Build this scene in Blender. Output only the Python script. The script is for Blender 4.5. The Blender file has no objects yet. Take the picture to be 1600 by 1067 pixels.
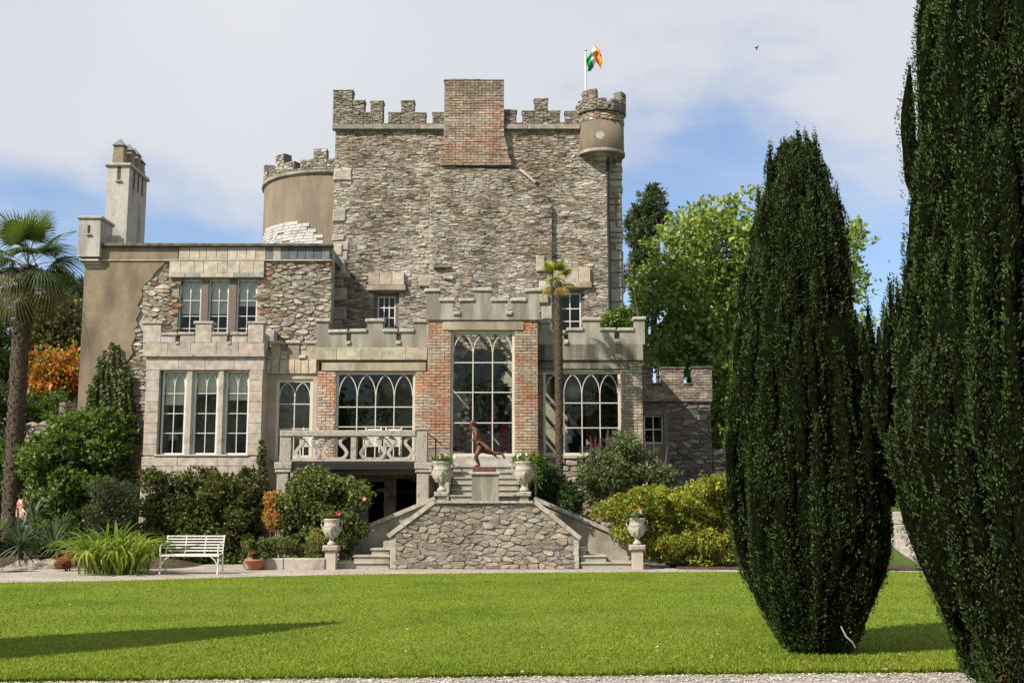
import bpy, bmesh, math, random
import numpy as np
from math import sin, cos, tan, atan, pi, radians
from mathutils import Vector, Matrix, noise

scene = bpy.context.scene
COL = scene.collection
R = random.Random(7)
NR = np.random.RandomState(11)

# ------------------------------------------------------------ camera
F = 1800.0; PITCH = radians(8.0); CH = 1.6
cd = bpy.data.cameras.new('camera'); cam = bpy.data.objects.new('camera', cd); COL.objects.link(cam)
cam.location = (0, 0, CH); cam.rotation_euler = (radians(90) + PITCH, 0, 0)
cd.sensor_width = 36; cd.lens = F / 1600 * 36; cd.clip_end = 3000; cd.clip_start = 0.1
scene.camera = cam

# ------------------------------------------------------------ world and sun
SUN_AZ = radians(40)     # the light travels towards +X turned this far to +Y
SUN_EL = radians(42)
wd = bpy.data.worlds.new('World'); scene.world = wd; wd.use_nodes = True
nt = wd.node_tree; nt.nodes.clear()
def wn(t, **k):
    n = nt.nodes.new(t)
    for a, b in k.items(): setattr(n, a, b)
    return n
out = wn('ShaderNodeOutputWorld'); bg = wn('ShaderNodeBackground'); bg.inputs['Strength'].default_value = 0.098
sky = wn('ShaderNodeTexSky', sky_type='NISHITA'); sky.sun_disc = False
sky.sun_elevation = SUN_EL
sky.sun_rotation = math.atan2(-cos(SUN_AZ), -sin(SUN_AZ))
sky.air_density = 1.0; sky.dust_density = 0.6; sky.ozone_density = 1.6
tc = wn('ShaderNodeTexCoord'); mp = wn('ShaderNodeMapping'); mp.inputs['Scale'].default_value = (1.0, 1.0, 1.9)
mp.inputs['Location'].default_value = (0.32, 0.0, 0.0)
n1 = wn('ShaderNodeTexNoise'); n1.inputs['Scale'].default_value = 2.6; n1.inputs['Detail'].default_value = 6; n1.inputs['Roughness'].default_value = .52
n1.inputs['Distortion'].default_value = .25
n2 = wn('ShaderNodeTexNoise'); n2.inputs['Scale'].default_value = 2.0; n2.inputs['Detail'].default_value = 3
sx = wn('ShaderNodeSeparateXYZ')
el = wn('ShaderNodeMapRange'); el.inputs['From Min'].default_value = 0.12; el.inputs['From Max'].default_value = 0.36
el.inputs['To Min'].default_value = -0.06; el.inputs['To Max'].default_value = 0.19
ad = wn('ShaderNodeMath', operation='ADD')
rp = wn('ShaderNodeMapRange', interpolation_type='SMOOTHSTEP'); rp.inputs['From Min'].default_value = 0.47; rp.inputs['From Max'].default_value = 0.64
mx = wn('ShaderNodeMixRGB'); cc = wn('ShaderNodeMixRGB')
cc.inputs[1].default_value = (3.5, 3.72, 4.4, 1); cc.inputs[2].default_value = (5.7, 5.8, 5.95, 1)
L = nt.links.new
L(tc.outputs['Generated'], mp.inputs['Vector']); L(mp.outputs[0], n1.inputs['Vector']); L(tc.outputs['Generated'], n2.inputs['Vector'])
L(tc.outputs['Generated'], sx.inputs[0]); L(sx.outputs['Z'], el.inputs['Value'])
L(n1.outputs['Fac'], ad.inputs[0]); L(el.outputs[0], ad.inputs[1]); L(ad.outputs[0], rp.inputs['Value'])
L(n2.outputs['Fac'], cc.inputs[0]); rq_ = wn('ShaderNodeMapRange'); rq_.inputs['To Min'].default_value = .16; L(rp.outputs[0], rq_.inputs['Value']); L(rq_.outputs[0], mx.inputs[0])
tint = wn('ShaderNodeMixRGB', blend_type='MULTIPLY'); tint.inputs[0].default_value = 1; tint.inputs[2].default_value = (0.86, 0.98, 1.12, 1)
L(sky.outputs[0], tint.inputs[1]); L(tint.outputs[0], mx.inputs[1]); L(cc.outputs[0], mx.inputs[2])
L(mx.outputs[0], bg.inputs['Color']); L(bg.outputs[0], out.inputs['Surface'])

sd = bpy.data.lights.new('sun', 'SUN'); sun = bpy.data.objects.new('sun', sd); COL.objects.link(sun)
sd.energy = 5.0; sd.angle = radians(0.53); sd.color = (1.0, 0.92, 0.81)
dv = Vector((cos(SUN_EL) * cos(SUN_AZ), cos(SUN_EL) * sin(SUN_AZ), -sin(SUN_EL)))
sun.rotation_euler = dv.to_track_quat('-Z', 'Y').to_euler()
vs = scene.view_settings; vs.view_transform = 'Standard'; vs.look = 'None'; vs.gamma = 1; vs.use_curve_mapping = False
vs.exposure = 0.62
scene.render.engine = 'CYCLES'
scene.cycles.max_bounces = 6; scene.cycles.transparent_max_bounces = 12

# ------------------------------------------------------------ reading heights and widths off the view at a known depth
def gz(py, D): return CH + D * tan(PITCH + atan((533.5 - py) / F))
def gx(px, py, D): return (px - 800) / F * (D * cos(PITCH) + (gz(py, D) - CH) * sin(PITCH))
def gd(py, z=0.0):                      # depth of a ground point
    return (z - CH) / tan(PITCH + atan((533.5 - py) / F))
def rc(x0, y0, x1, y1, D):
    m = (y0 + y1) / 2
    return (gx(x0, m, D), gx(x1, m, D), gz(y1, D), gz(y0, D))
def pt(px, py, D): return Vector((gx(px, py, D), D, gz(py, D)))

# ------------------------------------------------------------ materials
def M(name):
    m = bpy.data.materials.new(name); m.use_nodes = True
    t = m.node_tree; b = t.nodes['Principled BSDF']
    return m, t, b
def noise_node(t, scale, detail=4, rough=.55, vec=None, scl=None):
    n = t.nodes.new('ShaderNodeTexNoise'); n.inputs['Scale'].default_value = scale; n.inputs['Detail'].default_value = detail
    n.inputs['Roughness'].default_value = rough
    c = t.nodes.new('ShaderNodeTexCoord')
    if scl:
        mp = t.nodes.new('ShaderNodeMapping'); mp.inputs['Scale'].default_value = scl
        t.links.new(c.outputs['Object'], mp.inputs['Vector']); t.links.new(mp.outputs[0], n.inputs['Vector'])
    else: t.links.new(c.outputs['Object'], n.inputs['Vector'])
    return n
def ramp(t, src, stops):
    r = t.nodes.new('ShaderNodeValToRGB'); e = r.color_ramp.elements
    while len(e) < len(stops): e.new(.5)
    for i, (p, c) in enumerate(stops):
        e[i].position = p; e[i].color = (*c, 1) if len(c) == 3 else c
    t.links.new(src, r.inputs[0]); return r
def bump(t, b, src, strength, dist=.02):
    n = t.nodes.new('ShaderNodeBump'); n.inputs['Strength'].default_value = strength; n.inputs['Distance'].default_value = dist
    t.links.new(src, n.inputs['Height']); t.links.new(n.outputs[0], b.inputs['Normal'])
def two(name, c1, c2, scale=3, rough=.85, bmp=.4, dist=.02, fine=40, c3=None, scl=None, spec=.3, lo=.35, hi=.65):
    """plain material: two or three base colours mixed by noise, finer mottling and a bump"""
    m, t, b = M(name)
    n = noise_node(t, scale, 6, .6, scl=scl)
    st = [(lo, c1), (hi, c2)] if c3 is None else [(lo, c1), ((lo + hi) / 2, c2), (hi, c3)]
    r = ramp(t, n.outputs['Fac'], st)
    f = noise_node(t, fine, 5, .7)
    fr = ramp(t, f.outputs['Fac'], [(.3, (.58, .58, .58)), (.7, (1.04, 1.04, 1.04))])
    mu = t.nodes.new('ShaderNodeMixRGB'); mu.blend_type = 'MULTIPLY'; mu.inputs[0].default_value = 1
    t.links.new(r.outputs[0], mu.inputs[1]); t.links.new(fr.outputs[0], mu.inputs[2])
    t.links.new(mu.outputs[0], b.inputs['Base Color'])
    b.inputs['Roughness'].default_value = rough; b.inputs['Specular IOR Level'].default_value = spec
    if bmp: bump(t, b, f.outputs['Fac'], bmp, dist)
    return m
def colmat(name, rough=.9, scale=9, lo=.6, hi=1.35, bmp=.5, dist=.015, spec=.25, fine=45):
    """base colour comes from the per-piece colour of the thing itself, mottled by noise"""
    m, t, b = M(name)
    a = t.nodes.new('ShaderNodeAttribute'); a.attribute_name = 'col'
    n = noise_node(t, scale, 6, .65); f = noise_node(t, fine, 5, .7)
    lo *= .84; hi *= .84
    r = ramp(t, n.outputs['Fac'], [(.3, (lo,) * 3), (.7, (hi,) * 3)])
    mu = t.nodes.new('ShaderNodeMixRGB'); mu.blend_type = 'MULTIPLY'; mu.inputs[0].default_value = 1
    t.links.new(a.outputs['Color'], mu.inputs[1]); t.links.new(r.outputs[0], mu.inputs[2])
    t.links.new(mu.outputs[0], b.inputs['Base Color'])
    b.inputs['Roughness'].default_value = rough; b.inputs['Specular IOR Level'].default_value = spec
    ma = t.nodes.new('ShaderNodeMath'); ma.operation = 'ADD'
    t.links.new(n.outputs['Fac'], ma.inputs[0]); t.links.new(f.outputs['Fac'], ma.inputs[1])
    bump(t, b, ma.outputs[0], bmp, dist)
    return m
def leafmat(name, trans=.35, rough=.5, spec=.35):
    m, t, b = M(name)
    a = t.nodes.new('ShaderNodeAttribute'); a.attribute_name = 'col'
    t.links.new(a.outputs['Color'], b.inputs['Base Color']); b.inputs['Roughness'].default_value = rough
    b.inputs['Specular IOR Level'].default_value = spec
    tr = t.nodes.new('ShaderNodeBsdfTranslucent'); mixs = t.nodes.new('ShaderNodeMixShader'); mixs.inputs[0].default_value = trans
    br = t.nodes.new('ShaderNodeMixRGB'); br.blend_type = 'MULTIPLY'; br.inputs[0].default_value = 1; br.inputs[2].default_value = (1.5, 1.5, .7, 1)
    t.links.new(a.outputs['Color'], br.inputs[1]); t.links.new(br.outputs[0], tr.inputs['Color'])
    t.links.new(b.outputs[0], mixs.inputs[1]); t.links.new(tr.outputs[0], mixs.inputs[2])
    t.links.new(mixs.outputs[0], t.nodes['Material Output'].inputs['Surface'])
    return m
def flat(name, c, rough=.6, metal=0, spec=.4, var=.12, scale=12):
    c2 = tuple(x * (1 - var) for x in c); c3 = tuple(x * (1 + var) for x in c)
    m = two(name, c2, c3, scale=scale, rough=rough, bmp=.12, dist=.004, fine=60, spec=spec)
    m.node_tree.nodes['Principled BSDF'].inputs['Metallic'].default_value = metal
    return m
def streaked(name, base, stain, light, zs=.35, xs=2.4, bmp=.35, amt=(.42, .62)):
    """masonry or cement with rain streaks running down"""
    m, t, b = M(name)
    n = noise_node(t, 1.0, 5, .6, scl=(xs, xs, zs)); n2 = noise_node(t, 5, 6, .7); f = noise_node(t, 42, 5, .75)
    r1 = ramp(t, n2.outputs['Fac'], [(.34, base), (.66, light)])
    k = ramp(t, n.outputs['Fac'], [(amt[0], (0, 0, 0)), (amt[1], (1, 1, 1))])
    mi = t.nodes.new('ShaderNodeMixRGB'); t.links.new(k.outputs[0], mi.inputs[0]); t.links.new(r1.outputs[0], mi.inputs[2]); mi.inputs[1].default_value = (*stain, 1)
    fr = ramp(t, f.outputs['Fac'], [(.3, (.62,) * 3), (.7, (1.04,) * 3)])
    mu = t.nodes.new('ShaderNodeMixRGB'); mu.blend_type = 'MULTIPLY'; mu.inputs[0].default_value = 1
    t.links.new(mi.outputs[0], mu.inputs[1]); t.links.new(fr.outputs[0], mu.inputs[2]); t.links.new(mu.outputs[0], b.inputs['Base Color'])
    b.inputs['Roughness'].default_value = .92; b.inputs['Specular IOR Level'].default_value = .2
    bump(t, b, f.outputs['Fac'], bmp, .015)
    return m
m_stone = colmat('rubble stone', scale=7, lo=.52, hi=1.38, bmp=1.0, dist=.03, fine=28)
def limed(name, base, thr=(.53, .61), sc=1.15, col=(.55, .51, .44)):
    m = base.copy(); m.name = name; t = m.node_tree; b = t.nodes['Principled BSDF']; src = b.inputs['Base Color'].links[0].from_socket
    n = noise_node(t, sc, 8, .68, scl=(1, 1, 1.7)); n.inputs['Distortion'].default_value = .5; k = ramp(t, n.outputs['Fac'], [(thr[0], (0, 0, 0)), (thr[1], (.85, .85, .85))])
    f = noise_node(t, 30, 4, .7); kk = ramp(t, f.outputs['Fac'], [(.38, (.35, .35, .35)), (.58, (1, 1, 1))]); mm = t.nodes.new('ShaderNodeMath'); mm.operation = 'MULTIPLY'; t.links.new(k.outputs[0], mm.inputs[0]); t.links.new(kk.outputs[0], mm.inputs[1])
    d = noise_node(t, .55, 5, .6, scl=(1.6, 1, .5)); dk = ramp(t, d.outputs['Fac'], [(.36, (.74, .73, .70)), (.6, (1.08, 1.08, 1.08))]); md = t.nodes.new('ShaderNodeMixRGB'); md.blend_type = 'MULTIPLY'; md.inputs[0].default_value = 1
    mi = t.nodes.new('ShaderNodeMixRGB'); t.links.new(mm.outputs[0], mi.inputs[0]); t.links.new(src, mi.inputs[1]); mi.inputs[2].default_value = (*col, 1)
    t.links.new(mi.outputs[0], md.inputs[1]); t.links.new(dk.outputs[0], md.inputs[2]); t.links.new(md.outputs[0], b.inputs['Base Color']); return m
m_brick = colmat('brick', scale=14, lo=.7, hi=1.3)
m_slab = colmat('dressed stone', scale=5, lo=.62, hi=1.28, bmp=.4, dist=.01)
m_mortar = two('lime mortar', (.22, .19, .15), (.44, .395, .325), scale=1.1, c3=(.5, .46, .39), bmp=.9, dist=.04, fine=22, lo=.38, hi=.68)
m_mortar_dk = two('dirty mortar', (.13, .115, .095), (.28, .25, .205), scale=1.6, bmp=.9, dist=.04, fine=24)
m_mortar_gr = two('stair wall mortar', (.24, .21, .165), (.40, .355, .285), scale=2.5, bmp=1, dist=.05, fine=16)
m_render_tan = streaked('tan render', (.25, .195, .135), (.15, .12, .085), (.31, .25, .17), zs=.45, xs=1.1, amt=(.30, .54))
m_render_grey = streaked('grey roughcast', (.44, .415, .37), (.27, .25, .22), (.54, .515, .465), zs=.5, xs=2.2, amt=(.34,.56))
m_render_tower = streaked('brown roughcast', (.205, .165, .12), (.165, .135, .10), (.235, .19, .138), zs=.6, xs=2, bmp=.8)
m_cement = streaked('parapet cement', (.36, .335, .285), (.22, .20, .165), (.44, .41, .35), zs=.4, xs=2.6)
m_cement_st = streaked('stained parapet cement', (.26, .235, .185), (.09, .085, .07), (.36, .325, .26), zs=.22, xs=3.0, amt=(.38, .62))
m_granite = two('granite', (.28, .245, .205), (.48, .43, .37), scale=2.2, fine=70, bmp=.5, dist=.01, c3=(.40, .355, .305))
m_granite_l = two('lichened granite', (.22, .20, .172), (.46, .415, .35), scale=9, fine=60, bmp=.8, dist=.02, c3=(.33, .30, .255))
m_coping = two('coping stone', (.32, .29, .24), (.52, .49, .43), scale=6, fine=50, bmp=.6, dist=.015)
m_lintel = streaked('warm lintel stone', (.42, .36, .27), (.26, .22, .165), (.52, .46, .36), zs=.5, xs=1.4)
m_white = flat('white paint', (.74, .72, .66), rough=.4, var=.05)
m_frame = flat('cream window paint', (.62, .58, .48), rough=.5, var=.06)
m_brownframe = flat('brown painted wood', (.17, .125, .105), rough=.6)
m_dark = flat('dark interior', (.03, .028, .025), rough=.9)
m_iron = flat('black iron', (.018, .017, .016), rough=.6, spec=.25)
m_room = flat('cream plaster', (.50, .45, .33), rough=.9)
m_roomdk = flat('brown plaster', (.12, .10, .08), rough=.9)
m_blind = flat('cream blind', (.86, .84, .62), rough=.8, var=.04)
m_blind2 = flat('pale blind', (.82, .84, .74), rough=.8, var=.04)
m_rust = flat('rusted bronze', (.115, .046, .028), rough=.6, spec=.4, var=.4)
m_marble = flat('weathered white marble', (.6, .6, .56), rough=.6)
m_lead = flat('roof lead', (.16, .17, .18), rough=.6)
m_terra = flat('terracotta', (.42, .16, .09), rough=.8)
m_bark = two('bark', (.05, .038, .028), (.13, .10, .075), scale=6, bmp=.9, dist=.03, fine=20, scl=(3, 3, .7))
m_palmbark = two('palm trunk fibre', (.055, .038, .026), (.19, .145, .10), scale=7, bmp=1, dist=.04, fine=30, scl=(1.5, 1.5, 5))
m_boulder = two('boulder', (.16, .14, .11), (.36, .33, .27), scale=4, bmp=.8, dist=.03, fine=20)
m_leaf = leafmat('leaf')
m_yewleaf = leafmat('yew leaf', trans=.08, rough=.6, spec=.18)
m_petal = leafmat('petal', trans=.3, rough=.6)
def glassmat():
    m, t, b = M('window glass'); t.nodes.remove(b)
    tr = t.nodes.new('ShaderNodeBsdfTransparent'); tr.inputs[0].default_value = (.95, .965, .96, 1)
    g = t.nodes.new('ShaderNodeBsdfGlossy'); g.inputs['Roughness'].default_value = .03; g.inputs['Color'].default_value = (.86, .86, .82, 1)
    fz = t.nodes.new('ShaderNodeFresnel'); fz.inputs['IOR'].default_value = 1.33
    n = noise_node(t, 1.6, 2); bp = t.nodes.new('ShaderNodeBump'); bp.inputs['Strength'].default_value = .12; bp.inputs['Distance'].default_value = .05
    t.links.new(n.outputs['Fac'], bp.inputs['Height']); t.links.new(bp.outputs[0], g.inputs['Normal']); t.links.new(bp.outputs[0], fz.inputs['Normal'])
    mi = t.nodes.new('ShaderNodeMixShader'); t.links.new(fz.outputs[0], mi.inputs[0]); t.links.new(tr.outputs[0], mi.inputs[1]); t.links.new(g.outputs[0], mi.inputs[2])
    t.links.new(mi.outputs[0], t.nodes['Material Output'].inputs['Surface'])
    return m
m_glass = glassmat()

m_keepstone = limed('keep stone with lime', m_stone); m_keepmortar = limed('keep mortar with lime', m_mortar); m_wingstone = limed('wing stone with lime', m_stone, (.56, .66), 1.4, (.50, .45, .37)); m_brick = limed('weathered brick', m_brick, (.50, .62), 2.2, (.47, .39, .31)); m_stairstone = limed('stair stone with mortar', m_stone, (.44, .56), 2.6, (.33, .285, .23)); m_stairmortar = limed('stair mortar', m_mortar_gr, (.44, .56), 2.6, (.33, .285, .23))
# ------------------------------------------------------------ object helpers
def link(name, me, parent=None):
    o = bpy.data.objects.new(name, me); COL.objects.link(o)
    if parent is not None:
        o.parent = parent
        o.matrix_parent_inverse = Matrix.Translation(-PLOC.get(parent.name, Vector((0, 0, 0))))
    return o
PLOC = {}
def thing(name, label, cat, loc=(0, 0, 0), group=None):
    o = bpy.data.objects.new(name, None); COL.objects.link(o); o.location = loc; o.empty_display_size = .2
    PLOC[o.name] = Vector(loc)
    o['label'] = label; o['category'] = cat
    if group: o['group'] = group
    return o
def tag(o, label=None, cat=None, group=None, kind=None):
    if label: o['label'] = label
    if cat: o['category'] = cat
    if group: o['group'] = group
    if kind: o['kind'] = kind
    return o
def mk(name, V, Fc, mat, parent=None, col=None, smooth=False, vcol=None):
    me = bpy.data.meshes.new(name); me.from_pydata([tuple(v) for v in V], [], Fc)
    if mat is not None: me.materials.append(mat)
    if col is not None:
        a = me.color_attributes.new('col', 'FLOAT_COLOR', 'POINT')
        arr = np.ones((len(V), 4), np.float32); arr[:, :3] = col; a.data.foreach_set('color', arr.ravel())
    if smooth: me.polygons.foreach_set('use_smooth', [True] * len(me.polygons))
    me.update()
    return link(name, me, parent)
class MB:
    def __init__(s): s.V = []; s.F = []; s.C = []
    def add(s, V, Fc, c=(1, 1, 1)):
        k = len(s.V); s.V += [tuple(v) for v in V]; s.F += [tuple(i + k for i in f) for f in Fc]; s.C += [c] * len(V)
    def box(s, x0, x1, y0, y1, z0, z1, c=(1, 1, 1)):
        s.add([(x0, y0, z0), (x1, y0, z0), (x1, y1, z0), (x0, y1, z0), (x0, y0, z1), (x1, y0, z1), (x1, y1, z1), (x0, y1, z1)],
              [(0, 3, 2, 1), (4, 5, 6, 7), (0, 1, 5, 4), (1, 2, 6, 5), (2, 3, 7, 6), (3, 0, 4, 7)], c)
    def tube(s, pts, rad, n=8, c=(1, 1, 1), cap=True):
        pts = [Vector(p) for p in pts]; rings = []; V = []; Fc = []
        up = Vector((0, 0, 1))
        for i, p in enumerate(pts):
            d = (pts[min(i + 1, len(pts) - 1)] - pts[max(i - 1, 0)]).normalized()
            a = d.cross(up if abs(d.z) < .95 else Vector((1, 0, 0))).normalized(); b = d.cross(a)
            r = rad[i] if isinstance(rad, (list, tuple)) else rad
            for k in range(n):
                t = 2 * pi * k / n; V.append(p + a * cos(t) * r + b * sin(t) * r)
        for i in range(len(pts) - 1):
            for k in range(n):
                k2 = (k + 1) % n; Fc.append((i * n + k, (i + 1) * n + k, (i + 1) * n + k2, i * n + k2))
        if cap: Fc.append(tuple(range(n))); Fc.append(tuple((len(pts) - 1) * n + k for k in reversed(range(n))))
        s.add(V, Fc, c)
    def lathe(s, cx, cy, prof, n=20, c=(1, 1, 1), a0=0, a1=2 * pi):
        full = abs(a1 - a0 - 2 * pi) < 1e-6; m = n if full else n + 1; V = []; Fc = []
        for r, z in prof:
            for k in range(m):
                t = a0 + (a1 - a0) * k / n; V.append((cx + r * cos(t), cy + r * sin(t), z))
        for i in range(len(prof) - 1):
            for k in range(n):
                k2 = (k + 1) % m; Fc.append((i * m + k, i * m + k2, (i + 1) * m + k2, (i + 1) * m + k))
        if full:
            Fc.append(tuple(reversed(range(m)))); Fc.append(tuple((len(prof) - 1) * m + k for k in range(m)))
        s.add(V, Fc, c)
    def build(s, name, mat, parent=None, smooth=False): return mk(name, s.V, s.F, mat, parent, np.array(s.C, np.float32) if s.V else None, smooth)
def box(name, x0, x1, y0, y1, z0, z1, mat, parent=None, col=None, bev=0.0, jit=0.0):
    """a block, edges chamfered and corners slightly uneven"""
    if bev <= 0:
        b = MB(); b.box(x0, x1, y0, y1, z0, z1, col or (1, 1, 1)); o = b.build(name, mat, parent); return o
    V = []; Fc = []
    j = lambda: (R.random() - .5) * jit
    # back ring, mid ring (full), front ring inset
    cor = [(x0 + j(), z0 + j()), (x1 + j(), z0 + j()), (x1 + j(), z1 + j()), (x0 + j(), z1 + j())]
    cxm = (x0 + x1) / 2; czm = (z0 + z1) / 2
    for y in (y1, y0 + bev): V += [(x, y, z) for x, z in cor]
    for x, z in cor:
        V.append((x + (bev if x < cxm else -bev), y0 + j() * .5, z + (bev if z < czm else -bev)))
    for r in (0, 4):
        for k in range(4):
            k2 = (k + 1) % 4; Fc.append((r + k, r + k2, r + 4 + k2, r + 4 + k))
    Fc.append((8, 9, 10, 11)); Fc.append((3, 2, 1, 0))
    return mk(name, V, Fc, mat, parent, col or (1, 1, 1))
def cellsolid(name, add, sub, y0, y1, mat, parent=None):
    """a wall of thickness y0..y1 built from rectangles (x0,x1,z0,z1) minus openings, one clean mesh with reveals"""
    E = 1e-5
    xs = sorted({round(v, 5) for r in add + sub for v in r[:2]}); zs = sorted({round(v, 5) for r in add + sub for v in r[2:]})
    def solid(i, k):
        if i < 0 or k < 0 or i >= len(xs) - 1 or k >= len(zs) - 1: return False
        x = (xs[i] + xs[i + 1]) / 2; z = (zs[k] + zs[k + 1]) / 2
        return any(a[0] < x < a[1] and a[2] < z < a[3] for a in add) and not any(a[0] < x < a[1] and a[2] < z < a[3] for a in sub)
    V = {}; VL = []; Fc = []
    def v(i, k, y):
        q = (i, k, y)
        if q not in V: V[q] = len(VL); VL.append((xs[i], y, zs[k]))
        return V[q]
    for i in range(len(xs) - 1):
        for k in range(len(zs) - 1):
            if not solid(i, k): continue
            Fc.append((v(i, k, y0), v(i + 1, k, y0), v(i + 1, k + 1, y0), v(i, k + 1, y0)))
            Fc.append((v(i, k + 1, y1), v(i + 1, k + 1, y1), v(i + 1, k, y1), v(i, k, y1)))
            if not solid(i - 1, k): Fc.append((v(i, k, y0), v(i, k + 1, y0), v(i, k + 1, y1), v(i, k, y1)))
            if not solid(i + 1, k): Fc.append((v(i + 1, k, y1), v(i + 1, k + 1, y1), v(i + 1, k + 1, y0), v(i + 1, k, y0)))
            if not solid(i, k - 1): Fc.append((v(i, k, y1), v(i + 1, k, y1), v(i + 1, k, y0), v(i, k, y0)))
            if not solid(i, k + 1): Fc.append((v(i, k + 1, y0), v(i + 1, k + 1, y0), v(i + 1, k + 1, y1), v(i, k + 1, y1)))
    return mk(name, VL, Fc, mat, parent, (1, 1, 1))
def prism(name, poly, y0, y1, mat, parent=None, col=(1, 1, 1)):
    """an outline in the wall plane (x,z, anticlockwise seen from the front) given real thickness"""
    n = len(poly)
    if sum(poly[i][0] * poly[(i + 1) % n][1] - poly[(i + 1) % n][0] * poly[i][1] for i in range(n)) < 0: poly = list(reversed(poly))
    bm = bmesh.new()
    a = [bm.verts.new((x, y0, z)) for x, z in poly]; b = [bm.verts.new((x, y1, z)) for x, z in poly]
    f = [bm.faces.new(a), bm.faces.new(list(reversed(b)))]
    for i in range(n):
        k = (i + 1) % n; bm.faces.new((a[k], a[i], b[i], b[k]))
    bm.normal_update(); bmesh.ops.triangulate(bm, faces=f, ngon_method='EAR_CLIP')
    me = bpy.data.meshes.new(name); bm.to_mesh(me); bm.free(); me.materials.append(mat)
    at = me.color_attributes.new('col', 'FLOAT_COLOR', 'POINT'); at.data.foreach_set('color', [*col, 1] * len(me.vertices))
    return link(name, me, parent)
def sweep(mb, pts, w, y0, y1, c=(1, 1, 1)):
    """a flat bar of width w following a path in the wall plane"""
    P = [Vector((p[0], p[1])) for p in pts]; V = []; Fc = []
    for i, p in enumerate(P):
        d = (P[min(i + 1, len(P) - 1)] - P[max(0, i - 1)]).normalized(); n = Vector((-d.y, d.x)) * w / 2
        for q, y in ((p + n, y0), (p - n, y0), (p - n, y1), (p + n, y1)): V.append((q.x, y, q.y))
    for i in range(len(P) - 1):
        a = i * 4; b = a + 4
        for k in range(4): k2 = (k + 1) % 4; Fc.append((a + k, a + k2, b + k2, b + k))
    Fc.append((3, 2, 1, 0)); e = (len(P) - 1) * 4; Fc.append((e, e + 1, e + 2, e + 3))
    mb.add(V, Fc, c)
def smooth_obj(o):
    o.data.polygons.foreach_set('use_smooth', [True] * len(o.data.polygons)); return o

# ------------------------------------------------------------ rubble: cells of a jittered, flattened Voronoi pattern, each a stone with edges and depth
def clip(poly, nx, nz, d):
    o = []; n = len(poly)
    for i in range(n):
        a = poly[i]; b = poly[(i + 1) % n]; da = a[0] * nx + a[1] * nz - d; db = b[0] * nx + b[1] * nz - d
        if da <= 0: o.append(a)
        if da * db < 0:
            t = da / (da - db); o.append((a[0] + t * (b[0] - a[0]), a[1] + t * (b[1] - a[1])))
    return o
def cells(x0, x1, z0, z1, w, h, keep, rng, jit=.75, var=None):
    w *= .86; h *= .86; nx = int((x1 - x0) / w) + 3; nz = int((z1 - z0) / h) + 3; k = w / h; S = {}
    for j in range(-1, nz):
        for i in range(-1, nx):
            if rng.random() < .22: continue
            S[i, j] = (x0 + (i + (.5 if j % 2 else 0) + (rng.random() - .5) * jit) * w, (z0 + (j + .5 + (rng.random() - .5) * jit) * h) * k)
    res = []
    for (i, j), (sx_, sz_) in S.items():
        if not keep(sx_, sz_ / k): continue
        m_ = 1.35 * w; p = [(sx_ - m_, sz_ - m_), (sx_ + m_, sz_ - m_), (sx_ + m_, sz_ + m_), (sx_ - m_, sz_ + m_)]
        for dj in (-2, -1, 0, 1, 2):
            for di in (-2, -1, 0, 1, 2):
                q = S.get((i + di, j + dj))
                if q is None or (di == 0 and dj == 0): continue
                nx_, nz_ = q[0] - sx_, q[1] - sz_
                p = clip(p, nx_, nz_, nx_ * (q[0] + sx_) / 2 + nz_ * (q[1] + sz_) / 2)
                if len(p) < 3: break
            if len(p) < 3: break
        if len(p) < 3: continue
        p = [(a, b / k) for a, b in p]
        p = clip(p, -1, 0, -x0); p = clip(p, 1, 0, x1) if p else p; p = clip(p, 0, -1, -z0) if p else p; p = clip(p, 0, 1, z1) if p else p
        if len(p) >= 3: res.append(p)
    return res
def area(p): return abs(sum(p[i][0] * p[(i + 1) % len(p)][1] - p[(i + 1) % len(p)][0] * p[i][1] for i in range(len(p)))) / 2
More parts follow.
